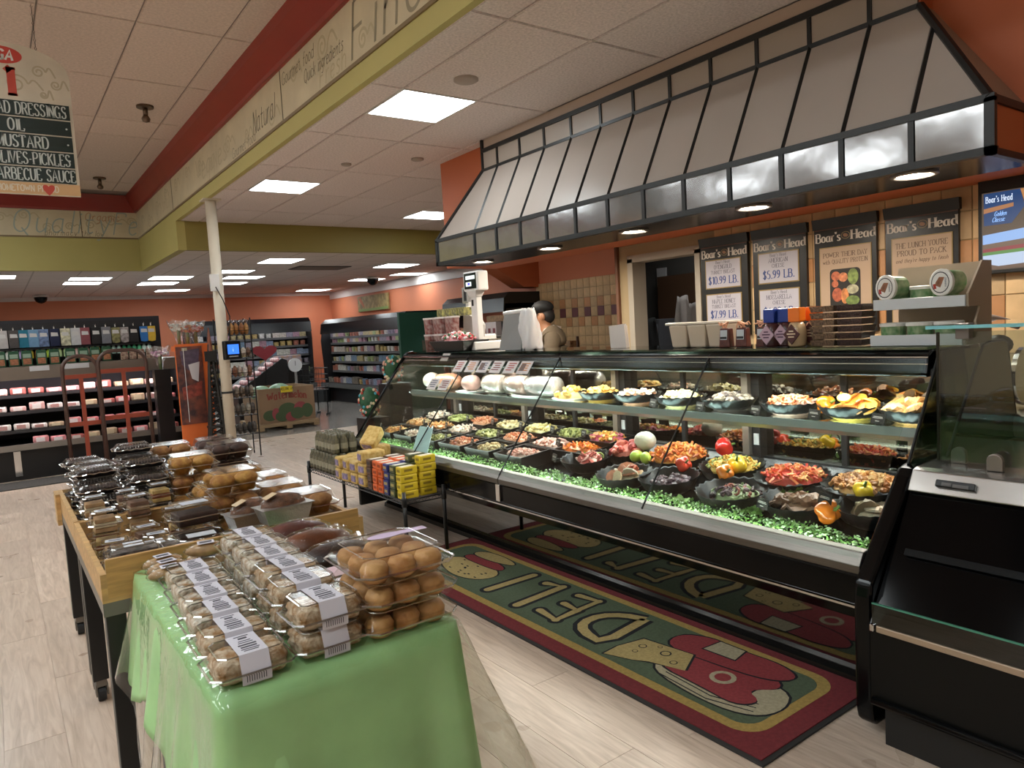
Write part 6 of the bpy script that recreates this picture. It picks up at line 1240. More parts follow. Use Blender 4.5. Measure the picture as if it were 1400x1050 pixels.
# ---------------------------------------------------------------- wire snack rack
rk2 = thing('snack_rack', 'tall black wire rack of bagged snacks beside the post', 'rack', (2.57, 9.75, 0))
for x in (2.38, 2.76):
    for y in (9.6, 9.9): wp(G().tube([(x, y, 0), (x, y, 1.82)], .009, 6), 'upright', blackmet, rk2)
SH = [.3, .55, .78, 1.05, 1.3, 1.6]
for z in SH:
    g = G(); g.tube([(2.38, 9.6, z), (2.76, 9.6, z), (2.76, 9.9, z), (2.38, 9.9, z)], .006, 5, closed=True)
    for k in range(9): g.tube([(2.38+.0475*k, 9.6, z), (2.38+.0475*k, 9.9, z)], .003, 4)
    g.tube([(2.38, 9.6, z+.06), (2.76, 9.6, z+.06)], .004, 4); wp(g, 'shelf', blackmet, rk2)
cc = [['#4a4440', '#2e2a28', '#5a524c'], ['#7a7468', '#b0a898', '#5c5048'], ['#6a5a4c', '#3c3430', '#8a7c6c'], ['#b9a89c', '#d8cfc8', '#8a5c44'], ['#8a8a4c', '#c0b0a0', '#6a4c3c'], ['#a06a34', '#8a5428', '#b8844c']]
for r, z in enumerate(SH):
    for k in range(6):
        c = cc[r][k % 3]; o = G().ell((0, 0, .075), (.034, .05, .08 if r != 4 else .06), 8, 6).build('snack_bag', M('sb_'+c[1:], c, .5, var=.4, scale=30), loc=(2.41+k*.064, 9.67+.02*(k % 2), z+.005), smooth=True)
        tag(o, 'bagged snack on the wire rack beside the post, %s shelf up, %s along' % (ORD[r], ORD[k]), 'bag', 'bagged snacks on the wire rack')
        if r == 5: o2 = G().ell((0, 0, .02), (.03, .04, .03), 7, 4).build('clear_tail', GLASS('cellophane'), o, loc=(0, 0, .15))
tag(G().box(-.04, .04, -.002, .002, 0, .06).build('yellow_ticket', M('ticket_yellow', '#d8c02c', .5), loc=(2.42, 9.585, .58)), 'yellow price ticket on the wire snack rack', 'ticket')
# ---------------------------------------------------------------- watermelon bin on its pallet
plw = M('pallet_wood', '#a58a68', .7, var=.2, scale=8, stretch=(1, 8, 8)); pal = thing('pallet', 'wooden pallet under the watermelon bin', 'pallet', (3.95, 12.5, 0))
for k in range(6): G().box(-.52, .52, -.55+k*.19, -.41+k*.19, .1, .125).build('board', plw, pal)
for x in (-.47, 0, .47): G().box(x-.05, x+.05, -.55, .55, .02, .1).build('stringer', plw, pal)
G().box(-.52, .52, -.555, -.535, .07, .125).build('board', plw, pal)
wb = thing('watermelon_bin', 'large cardboard watermelon bin printed with melon slices', 'bin', (3.95, 12.45, .13)); kraft = M('kraft', '#8f7358', .8, var=.1, scale=4)
for a in ((-.47, .47, -.47, -.45), (-.47, .47, .45, .47), (-.47, -.45, -.45, .45), (.45, .47, -.45, .45)): G().box(*a, 0, .58).build('wall_panel', kraft, wb)
g = G(); text2d(g, 'Watermelon', .115, lambda u, v: (u, -.4712, .4+v*(1.15-.6*(u/.4)**2*0)-.12*(u/.4)**2*.5), align='c', serif=True, thick=2.2, thin=1.2, condense=.95); g.build('lettering', M('melon_red_print', '#8a4438', .8), wb)
for k, (x, z, rx, rz_, c) in enumerate(((-.3, .13, .12, .09, 'g'), (-.2, .15, .07, .1, 'r'), (0, .2, .16, .12, 'g'), (.22, .2, .12, .12, 'r'), (.33, .16, .1, .12, 'g'), (-.1, .1, .12, .09, 'g'), (.05, .08, .1, .08, 'r'), (.16, .13, .12, .1, 'g'))):
    G().poly([(x+rx*math.cos(a*PI/10), -.4712-.0004*k, z+rz_*math.sin(a*PI/10)) for a in range(20)]).build('melon_print', M('print_green', '#4a5a3c', .8) if c == 'g' else M('print_red', '#94484a', .8), wb)
tk_ = G().box(-.1, .1, -.482, -.476, .5, .6).build('price_ticket', M('ticket_yellow'), wb); g = G(); text2d(g, 'MELON .49', .04, lambda u, v: (u, -.483, .535+v), align='c', serif=False); g.build('print', M('ticket_ink', '#3a3420', .6), tk_)
for k, (x, y, z, r) in enumerate(((-.35, -.2, .56, .15), (-.05, -.25, .57, .16), (.2, .1, .5, .15))): tag(G().ell((3.95+x, 12.45+y, .13+z-.06), (r*1.2, r, r*.85), 18, 10).build('watermelon', M('melon_skin', '#7d9a7c', .35, var=.5, scale=7, stretch=(1, 6, 6), col2='#4c6c4c'), smooth=True), ['pale green watermelon at the rack side of the bin', 'pale green watermelon in the middle of the bin', 'watermelon sunk low in the bin'][k], 'watermelon')
# ---------------------------------------------------------------- produce bin, heart sign, hanging scale, wire basket
pb = thing('produce_bin', 'black slanted produce bin behind the watermelons', 'bin', (4.1, 13.8, 0)); G().prism([(-.55, .0), (.4, .0), (.4, 1.12), (.3, 1.17), (-.55, .62)], 'y', -.35, .5).build('body', dark, pb, bevel=.01)
k = 0
for i in range(7):
    for j in range(3):
        x = -.5+i*.12; z = .66+i*.075
        tag(G().ell((0, 0, 0), (.055, .055, .05), 9, 6).build('bagged_fruit', M('fruit_pink', '#b8707a', .35, var=.6, scale=14, col2='#dcc4c0'), loc=(4.1+x, 13.5+j*.13, z+.02), smooth=True), 'pink bagged fruit on the slanted bin, %s step up, %s deep' % (ORD[i], ORD[j]), 'fruit', 'pink bagged fruit on the slanted bin')
hs = thing('heart_sign', 'dark red heart shaped sign over the produce bin', 'sign', (4.08, 13.42, 1.0)); hp = [(0, 0)]+[(.23*math.sin(a)**3*1.0, .13*math.cos(a)-.055*math.cos(2*a)-.02*math.cos(3*a)-.01*math.cos(4*a)+.3) for a in [PI-PI*2*q/24 for q in range(1, 24)]]
G().prism(hp, 'y', -.01, .01).build('heart', M('heart_red', '#7c1f28', .6), hs); G().box(-.01, .01, .0, .02, -.3, .1).build('stick', dark, hs)
bp_ = thing('hanging_scale', 'round white dial scale beside the produce bin', 'scale', (4.62, 13.4, 1.02)); gg = G().cyl((0, 0, -.02), .13, .04, 24); gg.v = [(v[0], v[2], v[1]) for v in gg.v]; gg.build('dial', M('dial_white', '#c8c6c8', .4), bp_); G().box(-.004, .004, -.026, -.022, -.01, .08).build('pointer', dark, bp_); G().box(-.02, .02, -.02, .02, -1.02, -.13).build('stand', M('stand_grey', '#8a8684', .4), bp_)
wb2 = thing('shopping_cart', 'black wire shopping cart beside the dairy cooler', 'shopping cart', (5.0, 13.7, 0)); g = G()
for z in (.5, .6, .7, .8, .92): g.tube([(-.25, -.3, z), (.25, -.3, z), (.25, .3, z), (-.25, .3, z)], .006, 4, closed=True)
for k in range(9):
    x = -.25+k*.0625
    for y in (-.3, .3): g.tube([(x, y, .5), (x, y, .92)], .004, 4)
g.build('basket', blackmet, wb2)
for x in (-.22, .22):
    for y in (-.25, .25): G().tube([(x, y, .05), (x, y, .5)], .012, 6).build('leg', blackmet, wb2); G().cyl((x, y, 0), .04, .03, 12).build('wheel', M('caster_rubber'), wb2)
G().box(-.23, .23, -.28, .28, .5, .51).build('basket_floor', blackmet, wb2)
for k in range(2): tag(G().box(-.12, .12, -.1, .1, 0, .2).build('carton', M('carton_tan', '#a8846c', .6, var=.3, scale=12, col2='#8f8a98'), loc=(4.5+k*.3, 13.8+.2*k, 1.0), bevel=.006, rz=.2), ['tan carton behind the dial scale', 'purple grey carton beside the tan one'][k], 'carton')
for k in range(2): tag(G().box(-.2, .2, -.2, .2, 0, 1.0).build('carton_stand', dark, loc=(4.5+k*.35, 13.85+.2*k, 0)), ['dark stand under the tan carton', 'dark stand under the purple grey carton'][k], 'stand')
# ---------------------------------------------------------------- dairy coolers in the far corner
PC = ['#a39e94', '#8c7d58', '#8a6670', '#6d7688', '#80885a', '#98804e', '#665c52', '#aaa49c', '#87503f', '#586a7c', '#9c9084', '#746a74']
PMc = [G().lathe([(.04, 0), (.045, .1), (.045, .115)], n=8, cap1=True).mesh('cup', M('dairy_'+c[1:], c, .5, var=.35, scale=30)) for c in PC]; PMb = [G().box(-.05, .05, -.05, .05, 0, .14).mesh('carton', M('dairy_'+c[1:])) for c in PC]
def cooler(name, label, org, ang, L, H, rowsz, hue, wname, skip=0, lamp=6):
    """local x along the front, local y into the depth"""
    t = thing(name, label, 'cooler', org, ang)
    G().box(0, L, .1, 1.0, 0, .36).build('base', dark, t); G().prism([(-.04, .34), (.1, .3), (.1, .42), (-.02, .44)], 'x', 0, L).build('front_lip', M('lip_grey', '#5c5a58', .3, .4), t); G().box(0, L, 0, 1.0, .36, .42).build('deck', M('cooler_deck', '#3c3a3a', .5), t)
    G().box(0, L, .92, 1.0, .42, H).build('back_panel', M('cooler_back', '#2c2c30', .6), t)
    for z in rowsz[1:]: G().box(0.02, L-.02, .3, .92, z-.02, z).build('shelf', dark, t); G().box(.02, L-.02, .285, .3, z-.04, z+.012).build('shelf_rail', M('price_rail', '#4c4a4a', .5), t)
    G().prism([(.05, H-.34), (.1, H-.34), (.12, H-.28), (1.0, H-.28), (1.0, H), (.2, H), (.08, H-.1)], 'x', 0, L).build('canopy', M('cooler_canopy', '#15161a', .25), t); G().box(.05, L-.05, .16, .2, H-.29, H-.28).build('lamp', EM('cooler_lamp', '#eef4ff', lamp), t)
    for x in (0, L-.03): G().prism([(.1, .36), (1.0, .36), (1.0, H-.2), (.1, H-.2), (.05, H-.5)], 'x', x, x+.03).build('end_panel', dark, t)
    R = Matrix.Rotation(ang, 3, 'Z')
    for r, z in enumerate(rowsz):
        x = .1; h = hue[r]; cnt = 0
        while x < L-.06:
            if random.random() < .06: x += .1; continue
            k = (h+int(x/.38)*3+random.randrange(2)) % 12; p = Vector(org)+R @ Vector((x, .36 if r else .2, z)); b = (r+int(x/.9)) % 2
            o = inst((PMb if b else PMc)[k], 'dairy_item', None, p, (0, 0, ang)); tag(o, 'small dairy pack on the %s shelf up of the %s, %s along' % (ORD[r], wname, ordn(cnt)), 'dairy pack', 'dairy packs, %s shelf of the %s' % (ORD[r], wname)); cnt += 1
            o.scale = (1.55, 1.3, rnd(.85, 1.1)); x += .163
    return t
RZ = [.43, .7, .92, 1.14, 1.36, 1.56]
cooler('dairy_cooler', 'dark dairy cooler along the far orange wall', (3.6, 16.9, 0), 0, 2.72, 2.02, RZ, [3, 9, 5, 8, 2, 7], 'far dairy cooler')
cooler('yogurt_cooler', 'dark dairy cooler along the right orange wall before the green panel', (6.4, 16.75, 0), -PI/2, 4.2, 1.93, RZ[:-1]+[1.5], [5, 8, 0, 7, 1, 10], 'right wall cooler')
cooler('snack_cooler', 'black topped cooler behind the deli scales', (7.2, 12.3, 0), -PI/2, 2.1, 2.12, [.43, .75, 1.05, 1.4], [2, 5, 1, 8], 'black topped cooler', lamp=5)
tag(G().box(6.37, 7.4, 12.42, 12.5, 0, 1.9).build('end_panel_board', M('panel_green', '#1f4a38', .5)), 'dark green board closing the end of the right wall cooler', 'board')
ss = thing('aisle_plaque', 'cream and green plaque high on the right wall', 'sign', (8.06, 17.1, 2.33)); G().box(-.02, .02, -.9, .9, -.2, .2).build('board', M('plaque_tan', '#a08a58', .6, var=.4, scale=8), ss); G().box(-.024, -.02, -.88, .88, -.19, -.13).build('stripe', M('plaque_green', '#7f9a54', .6), ss); G().prism([(.55, -.1), (.85, .15), (.7, .18), (.5, -.05)], 'x', -.025, -.02).build('leaf', M('plaque_orange', '#b8683c', .6), ss)
# corner bumper post
tag(G().cyl((6.25, 16.4, 0), .2, .35, 14).build('corner_bin', blackm), 'low black bin in the corner between the coolers', 'bin')
# white worktop with boxes behind the deli counter
wk = thing('work_counter', 'white backed work counter behind the deli scales', 'counter', (6.0, 8.9, 0)); wp(G().box(5.9, 6.6, 8.0, 9.9, 1.0, 1.04), 'worktop', steel, wk); wp(G().box(5.95, 6.55, 8.0, 9.9, 0, 1.0), 'body', M('counter_white', '#b9b4b0', .5), wk); 
wp(G().box(5.9, 6.55, 8.0, 9.9, 1.38, 1.4), 'upper_shelf', M('shelf_grey', '#8a8580', .4), wk); wp(G().box(6.5, 6.55, 8.0, 9.9, 1.04, 1.4), 'back_board', M('counter_white'), wk)
for k in range(2): tag(G().box(-.02, .3, -.42, .42, 0, .3).build('white_case', M('counter_white'), loc=(5.95, 9.35-.87*k, 1.042), bevel=.01), ['white appliance case beside the scale pole', 'white appliance case behind the plastic bags'][k], 'appliance')
for k in range(8): 
    o = thing('treat_box', 'red printed treat box on the work counter shelf, %s in the row' % ORD[k], 'box', (6.02, 9.5-k*.12, 1.402), group='treat boxes on the work counter'); G().box(-.05, .05, -.055, .055, 0, .19 if k > 2 else .12).build('box', M('treat_white', '#cfc2c0', .5) if k > 2 else M('treat_tan', '#c48a5c', .5, var=.5, scale=20), o, bevel=.003); G().box(-.052, -.05, -.03, .03, .03, .1).build('picture', M('treat_red', '#7a3a3c', .5), o)
tag(G().box(-.1, .1, -.35, .35, 0, .09).build('long_carton', M('carton_brown', '#8a6a4c', .6, var=.3, scale=20), loc=(6.25, 8.75, 1.6)), 'brown carton lying on the treat boxes', 'carton')
tag(G().box(-.12, .12, -.35, .35, 0, .195).build('shelf_crate', M('crate_black', '#1c1a1a', .5), loc=(6.28, 8.75, 1.402)), 'black crate behind the treat boxes', 'crate')
t = thing('desk_chair', 'dark rounded chair back behind the counter', 'chair', (5.0, 7.35, 0)); G().ell((0, 0, 1.08), (.06, .22, .26), 14, 9).build('backrest', M('chair_dark', '#2a2824', .5), t, smooth=True); G().box(-.22, .22, -.22, .22, .62, .7).build('seat', M('chair_dark'), t, bevel=.03); G().cyl((0, 0, .05), .03, .57, 10).build('stem', blackmet, t); G().cyl((0, 0, 0), .24, .05, 16).build('base', blackmet, t); G().box(.04, .08, -.03, .03, .65, .95).build('bar', blackmet, t)
# floral gift bags beyond the case end
fm_ = M('floral_paper', '#1f4a30', .5, var=.95, scale=26, col2='#2c5a3c')
def floral(loc, w, h, label, n):
    t = thing('floral_bag', label, 'bag', loc); G().ell((0, 0, h/2), (w/2, w*.32, h/2), 14, 10, fn=lambda d: 1+.06*math.sin(d.z*6)).build('bag', fm_, t, smooth=True); g = G()
    for k in range(n):
        a = rnd(0, 6.28); z = rnd(-.8, .8); c = math.sqrt(1-z*z); d = Vector((c*math.cos(a), c*math.sin(a), z)); p = Vector((d.x*w/2, d.y*w*.32, h/2+d.z*h/2))*1.0; p = Vector((d.x*w/2*1.05, d.y*w*.32*1.05, h/2+d.z*h/2*1.05)); g.ell(p, (.018, .014, .02), 6, 4)
    g.build('flowers', FOOD('floral', ['#d8a08c', '#4aa0b4', '#c8c0a8', '#b8443c', '#d8c8a0'], .6), t)
floral((3.86, 8.5, .45), .27, .4, 'lower green floral bag beyond the far case end', 90); floral((4.22, 8.5, .86), .25, .38, 'upper green floral bag beyond the far case end', 80)
fs = thing('bag_stand', 'dark stepped stand holding the two floral bags', 'stand', (4.05, 8.5, 0)); G().box(-.32, .0, -.15, .15, 0, .45).build('low_step', dark, fs); G().box(.02, .34, -.15, .15, 0, .86).build('high_step', dark, fs)
# ---------------------------------------------------------------- hanging aisle sign
random.seed(31)
sy = 6.3; sgn = thing('aisle_sign', 'hanging aisle one sign listing dressings, oil and pickles', 'sign', (.26, sy, 2.655))
hw = .39
arch = [(-hw, 0), (hw, 0), (hw, .87)]+[(hw*math.cos(a*PI/20), .87+.19*math.sin(a*PI/20)) for a in range(2, 19)]+[(-hw, .87)]
G().prism(arch, 'y', -.012, .012).build('board', M('sign_cream', '#c6b9a4', .5, var=.1, scale=5), sgn)
G().box(-hw, hw, -.0135, -.012, .005, .085).build('tan_base', M('sign_tan', '#c39a6c', .5), sgn)
dg = M('sign_green', '#16241f', .4); swh = M('sign_white', '#b9bcb6', .5)
LN = ['SALAD DRESSINGS', 'OIL', 'MUSTARD', 'OLIVES-PICKLES', 'BARBECUE SAUCE']
for k, tx in enumerate(LN):
    z1 = .66-k*.116; s = G().box(-hw+.012, hw-.02, -.016, -.012, z1-.106, z1).build('slat', dg, sgn)
    g = G(); al = {0: 'r', 1: 'c', 2: 'c', 3: 'r', 4: 'r'}[k]; ux = {0: .345, 1: .03, 2: .06, 3: .34, 4: .365}[k]
    text2d(g, tx, .084, lambda u, v, z=z1: (ux+u, -.0168, z-.095+v), align=al, condense=(.62 if k in (0, 3, 4) else .72), thick=1.9); g.build('lettering', swh, s)
    G().ell((hw-.05, -.017, z1-.055), (.007, .002, .007), 8, 4).build('pin', swh, s)
g = G(); text2d(g, 'HOMETOWN PROUD', .045, lambda u, v: (.25+u, -.0142, .022+v), align='r', condense=.8, serif=False, thick=1.9, thin=1.6); g.build('lettering', M('sign_pale', '#cfc0a8', .5), sgn)
hp2 = [(.1*.38*math.sin(a)**3, .038*math.cos(a)-.014*math.cos(2*a)-.006*math.cos(3*a)) for a in [2*PI*q/24 for q in range(24)]]
G().prism([(.19+x, .042+z) for x, z in hp2], 'y', -.0155, -.0145).build('heart', M('sign_red', '#b3402f', .5), sgn)
g = G(); text2d(g, '1', .2, lambda u, v: (-.02+u*1.0, -.0135, .69+v), thick=2.6, thin=1.0); g.build('number', M('sign_red'), sgn)
G().prism([(-.01+.12*math.cos(a*PI/12), .97+.06*math.sin(a*PI/12)) for a in range(24)], 'y', -.0135, -.012).build('oval_badge', M('sign_red2', '#b83a2c', .5), sgn)
g = G(); text2d(g, 'IGA', .07, lambda u, v: (-.01+u+v*.15, -.0142, .935+v), align='c', serif=False, thick=2.2, thin=2); g.build('badge_lettering', M('badge_white', '#d8d2ca', .5), sgn)
g = G()
for (x, z, r, d) in ((.2, .88, .045, 1), (.3, .8, .035, -1), (.06, .78, .07, 1), (.22, .72, .025, -1)):
    pts = [(r*(1-t*.8/22)*math.cos(d*t/22*10), r*(1-t*.8/22)*math.sin(d*t/22*10)) for t in range(23)]; strokes(g, [(r*2.3, -.03), (r*1.5, .05)]+pts, .012, lambda u, v, x=x, z=z: (x+u, -.0125, z+v))
g.build('swirls', M('sign_swirl', '#ab9d84', .5), sgn)
for x in (.2, -.2):
    g = G()
    for k in range(12): g.tube([(x+(.006*math.cos(a) if k % 2 else 0), (0 if k % 2 else .006*math.cos(a)), 1.02+k*.0295+.018*math.sin(a)) for a in (0, PI/2, PI, 1.5*PI)], .0022, 4, closed=True)
    g.build('chain', M('chain_dark', '#4c443e', .4, .6), sgn)
# ---------------------------------------------------------------- brand boards on the back wall
bk = M('board_black', '#100e0d', .35); crm = M('poster_cream', '#a98e74', .5, var=.06, scale=3); wht = M('price_card', '#aba6ae', .5); gold = M('board_gold', '#8a7344', .45); blu = M('price_blue', '#2a3f78', .5); dkt = M('card_text', '#57545c', .5); swt = M('brand_white', '#cfc6ba', .5)
def face(y1, z): return lambda u, v: (XW-.0465, y1-u, z+v)
def face2(y1, z): return lambda u, v: (XW-.0505, y1-u, z+v)
def emblem(t, yc, zc, r, p=lambda o: o):
    wp(G().prism([(yc+1.25*r*math.cos(a*PI/10), zc+r*math.sin(a*PI/10)) for a in range(20)], 'x', XW-.0465, XW-.0455), 'emblem', gold, t); wp(G().prism([(yc+1.1*r*math.cos(a*PI/10), zc+.86*r*math.sin(a*PI/10)) for a in range(20)], 'x', XW-.047, XW-.0464), 'emblem_field', bk, t)
    wp(G().prism([(yc+r*a, zc+r*b) for a, b in ((-.8, -.1), (-.35, -.5), (.3, -.45), (.7, -.05), (.65, .35), (.2, .55), (-.3, .4), (-.55, .15))], 'x', XW-.0475, XW-.0469), 'emblem_boar', M('boar_tan', '#8a6244', .5), t)
def board(i, label):
    y0, y1 = POST[i]; t = thing('brand_board', label, 'sign board', (XW, (y0+y1)/2, 1.35), group='brand boards on the deli wall'); w = y1-y0; yc = (y0+y1)/2
    wp(G().box(XW-.045, XW-.013, y0+.008, y1-.008, 1.35, 2.02), 'board', bk, t); wp(G().prism([(XW-.06, 2.085), (XW-.013, 2.085), (XW-.013, 2.02), (XW-.045, 2.02)], 'y', y0, y1), 'top_cap', bk, t); wp(G().box(XW-.047, XW-.045, y0+.01, y1-.01, 2.012, 2.018), 'cap_line', M('line_brown', '#5a3a2c', .5), t)
    h = w*.135
    g = G(); a = twidth("Boar's", h, 1.1); text2d(g, "Boar's", h, face(y1-w*.05, 1.935), condense=w*.39/a, thick=2.1, sp=1.1); wp(g, 'brand_lettering', swt, t); g = G(); b = twidth('Head', h, 1.1); text2d(g, 'Head', h, face(y0+w*.39, 1.935), condense=w*.35/b, thick=2.1, sp=1.1); wp(g, 'brand_lettering', swt, t); emblem(t, y0+w*.475, 1.965, w*.055)
    return t, y0, y1, w, yc
def price(t, y0, y1, w, zc, l1, l2, pr):
    a, b = y0+w*.16, y1-w*.14; h = .2
    wp(G().box(XW-.049, XW-.045, a-.008, b+.008, zc-h/2-.008, zc+h/2+.008), 'card_frame', gold, t); c = wp(G().box(XW-.0502, XW-.049, a, b, zc-h/2, zc+h/2), 'price_card', wht, t); cw = b-a; yc = (a+b)/2
    def put(tx, hh, z, cond, mat, nm, **k):
        g = G(); text2d(g, tx, hh, face2(yc, z), align='c', condense=min(cond, cw*.88/twidth(tx, hh)), **k); wp(g, nm, mat, t)
    put("Boar's Head", .022, zc+.075, .9, dkt, 'card_brand'); put(l1, .03, zc+.036, .9, dkt, 'card_line'); put(l2, .026, zc+.0, .9, dkt, 'card_line'); put(pr, .056, zc-.075, .9, blu, 'card_price', thick=1.8)
b1 = board(0, 'black brand board with turkey breast prices beside the doorway'); price(*b1[:4], 1.81, 'OVENGOLD', 'TURKEY BREAST', '$10.99 LB.'); price(*b1[:4], 1.555, 'MAPLE HONEY', 'TURKEY BREAST', '$7.99 LB.')
b2 = board(1, 'black brand board with cheese prices'); price(*b2[:4], 1.81, 'AMERICAN', 'CHEESE', '$5.99 LB.'); price(*b2[:4], 1.555, 'MOZZARELLA', 'CHEESE', '$6.99 LB.')
def pic(i, label, lines):
    t, y0, y1, w, yc = board(i, label); a, b = y0+w*.1, y1-w*.12
    wp(G().box(XW-.049, XW-.045, a-.006, b+.006, 1.38, 1.9), 'picture_frame', gold, t); wp(G().box(XW-.0502, XW-.049, a, b, 1.38, 1.894), 'poster', crm, t)
    for tx, hh, z in lines: g = G(); text2d(g, tx, hh, face2((a+b)/2, z), align='c', condense=min(.95, (b-a)*.88/twidth(tx, hh)), serif=not tx.startswith('and'), hand=tx.startswith('and')); wp(g, 'poster_line', M('poster_ink', '#5c4636', .5), t)
    return t, a, b
t, a, b = pic(2, 'brand poster of a lunch box of wraps and greens', [('POWER THEIR DAY', .03, 1.832), ('with QUALITY PROTEIN', .028, 1.79)])
wp(G().prism(rr((a+b)/2-.1, (a+b)/2+.1, 1.5, 1.755, .025), 'x', XW-.0535, XW-.0505), 'lunch_box', M('tin_dark', '#2c2824', .3), t)
for k, (dy, z, r1, r2, c) in enumerate(((.06, 1.71, .03, .03, '#b4603c'), (.01, 1.7, .03, .03, '#c4784c'), (.065, 1.66, .022, .022, '#b4603c'), (-.055, 1.7, .035, .05, '#7a8a44'), (-.05, 1.62, .04, .03, '#a8a080'), (.05, 1.59, .035, .045, '#a85434'), (.0, 1.58, .025, .05, '#c07840'), (-.05, 1.55, .045, .03, '#6a7c3c'))):
    wp(G().prism([((a+b)/2+dy+r1*math.cos(q*PI/8), z+r2*math.sin(q*PI/8)) for q in range(16)], 'x', XW-.054-.0003*k, XW-.0534), 'printed_food', M('pf_'+c[1:], c, .5, var=.4, scale=40), t)
t, a, b = pic(3, 'brand poster of a dark lunch case beside the wall screen', [("THE LUNCH YOU'RE", .032, 1.835), ('PROUD TO PACK', .032, 1.79), ("and they're happy to finish", .024, 1.75)])
wp(G().prism(rr((a+b)/2-.12, (a+b)/2+.11, 1.44, 1.69, .02), 'x', XW-.0535, XW-.0505), 'lunch_case', M('tin_black', '#2a2523', .35), t); g = G(); text2d(g, "BOAR'S HEAD", .022, lambda u, v: (XW-.0538, (a+b)/2-.005-u, 1.645+v), align='c', condense=.8); wp(g, 'case_lettering', M('tin_ink', '#6a5c50', .5), t)
wp(G().prism([((a+b)/2-.005+.014*math.cos(q*PI/8), 1.615+.014*math.sin(q*PI/8)) for q in range(16)], 'x', XW-.0545, XW-.0534), 'case_emblem', M('emblem_orange', '#a8623c', .5), t); wp(G().tube([(XW-.052, (a+b)/2+.04, 1.69), (XW-.052, (a+b)/2+.03, 1.705), (XW-.052, (a+b)/2-.04, 1.705), (XW-.052, (a+b)/2-.05, 1.69)], .004, 5), 'case_handle', M('tin_black'), t)
# ---------------------------------------------------------------- wall screen
tv = thing('wall_screen', 'black wall screen showing a sandwich advert at the picture edge', 'screen', (XW-.05, 1.25, 1.9)); TY0, TY1 = .75, 1.695
wp(G().box(XW-.09, XW-.013, TY0, TY1, 1.64, 2.185), 'housing', bk, tv, bevel=.004); SX0 = XW-.0905
def scr(pts, col, st, nm, d=0): wp(G().prism(pts, 'x', SX0-.0012-d, SX0-d), nm, EM('scr_'+col[1:]+nm, col, st), tv)
scr([(TY0+.02, 1.66), (TY1-.02, 1.66), (TY1-.02, 2.075), (TY0+.02, 2.075)], '#5a4a3c', .5, 'screen_picture')
scr([(TY1-.03, 1.9), (TY1-.03, 2.07), (TY1-.2, 2.07), (TY1-.22, 1.98), (TY1-.16, 1.9)], '#22406c', .6, 'screen_badge', .0013)
g = G(); text2d(g, "Boar's Head", .032, lambda u, v: (SX0-.004, TY1-.04-u, 2.02+v), condense=.62); wp(g, 'screen_lettering', EM('scr_white', '#c8d4e8', .9), tv)
g = G(); text2d(g, 'Golden', .024, lambda u, v: (SX0-.004, TY1-.08-u, 1.945+v), condense=.7, hand=True, serif=False); text2d(g, 'Classic', .024, lambda u, v: (SX0-.004, TY1-.07-u, 1.915+v), condense=.7, hand=True, serif=False); wp(g, 'screen_script', EM('scr_script', '#88b0e8', .9), tv)
scr([(TY1-.03, 1.965), (TY1-.17, 1.985), (TY1-.17, 2.005), (TY1-.03, 1.99)], '#9a6a48', .7, 'screen_ribbon', .003); scr([(TY1-.24, 1.93), (TY1-.3, 1.95), (TY1-.31, 2.07), (TY1-.2, 2.07)], '#a87448', .7, 'screen_board', .0015)
scr([(TY1-.025, 1.85), (TY0+.02, 1.93), (TY0+.02, 1.86), (TY1-.025, 1.8)], '#7a9ac8', .8, 'screen_bread_top', .0026); scr([(TY1-.025, 1.8), (TY0+.02, 1.86), (TY0+.02, 1.82), (TY1-.025, 1.77)], '#6a5444', .6, 'screen_crust', .0026); scr([(TY1-.025, 1.775), (TY0+.02, 1.82), (TY0+.02, 1.79), (TY1-.025, 1.755)], '#7c2c34', .7, 'screen_meat', .003); scr([(TY1-.025, 1.757), (TY0+.02, 1.79), (TY0+.02, 1.77), (TY1-.025, 1.74)], '#4c7a3c', .7, 'screen_leaf', .0034)
scr([(TY1-.025, 1.74), (TY0+.02, 1.77), (TY0+.02, 1.72), (TY1-.1, 1.68), (TY1-.025, 1.7)], '#a8b8d0', .7, 'screen_cheese', .003); scr([(TY1-.025, 1.7), (TY1-.1, 1.68), (TY0+.02, 1.72), (TY0+.02, 1.665), (TY1-.025, 1.665)], '#6a5040', .5, 'screen_crust_low', .0026)
# ---------------------------------------------------------------- slicer at the picture edge
sl = thing('meat_slicer', 'silver meat slicer with black handle behind the glass guard', 'slicer', (3.62, 1.42, .92)); slm = M('slicer_alu', '#b3aaa2', .3, .7)
G().box(-.2, .25, -.5, .05, 0, .1).build('base', slm, sl, bevel=.03); G().prism([(-.16, .1), (.1, .1), (.02, .42), (-.05, .44)], 'y', -.06, -.02).build('arm_plate', slm, sl, bevel=.006); gg = G().cyl((0, 0, 0), .13, .02, 28); gg.v = [(v[0]+.05, v[2]-.2, v[1]+.24) for v in gg.v]; gg.build('blade', chrome, sl); G().tube([(-.08, -.02, .44), (.0, -.08, .5), (.08, -.16, .46)], .018, 8).build('feed_arm', slm, sl, smooth=True)
G().ell((.02, -.1, .38), (.03, .06, .045), 12, 8).build('handle', blackm, sl, smooth=True); gg = G().cyl((0, 0, 0), .025, .06, 12); gg.v = [(v[2]-.22, v[1]-.12, v[0]+.16) for v in gg.v]; gg.build('knob', blackm, sl)
tag(G().box(3.42, 4.2, .5, 1.42, 0, .918).build('slicer_bench', M('bench_maroon', '#6a2c2a', .4)), 'dark maroon bench under the meat slicer', 'bench')
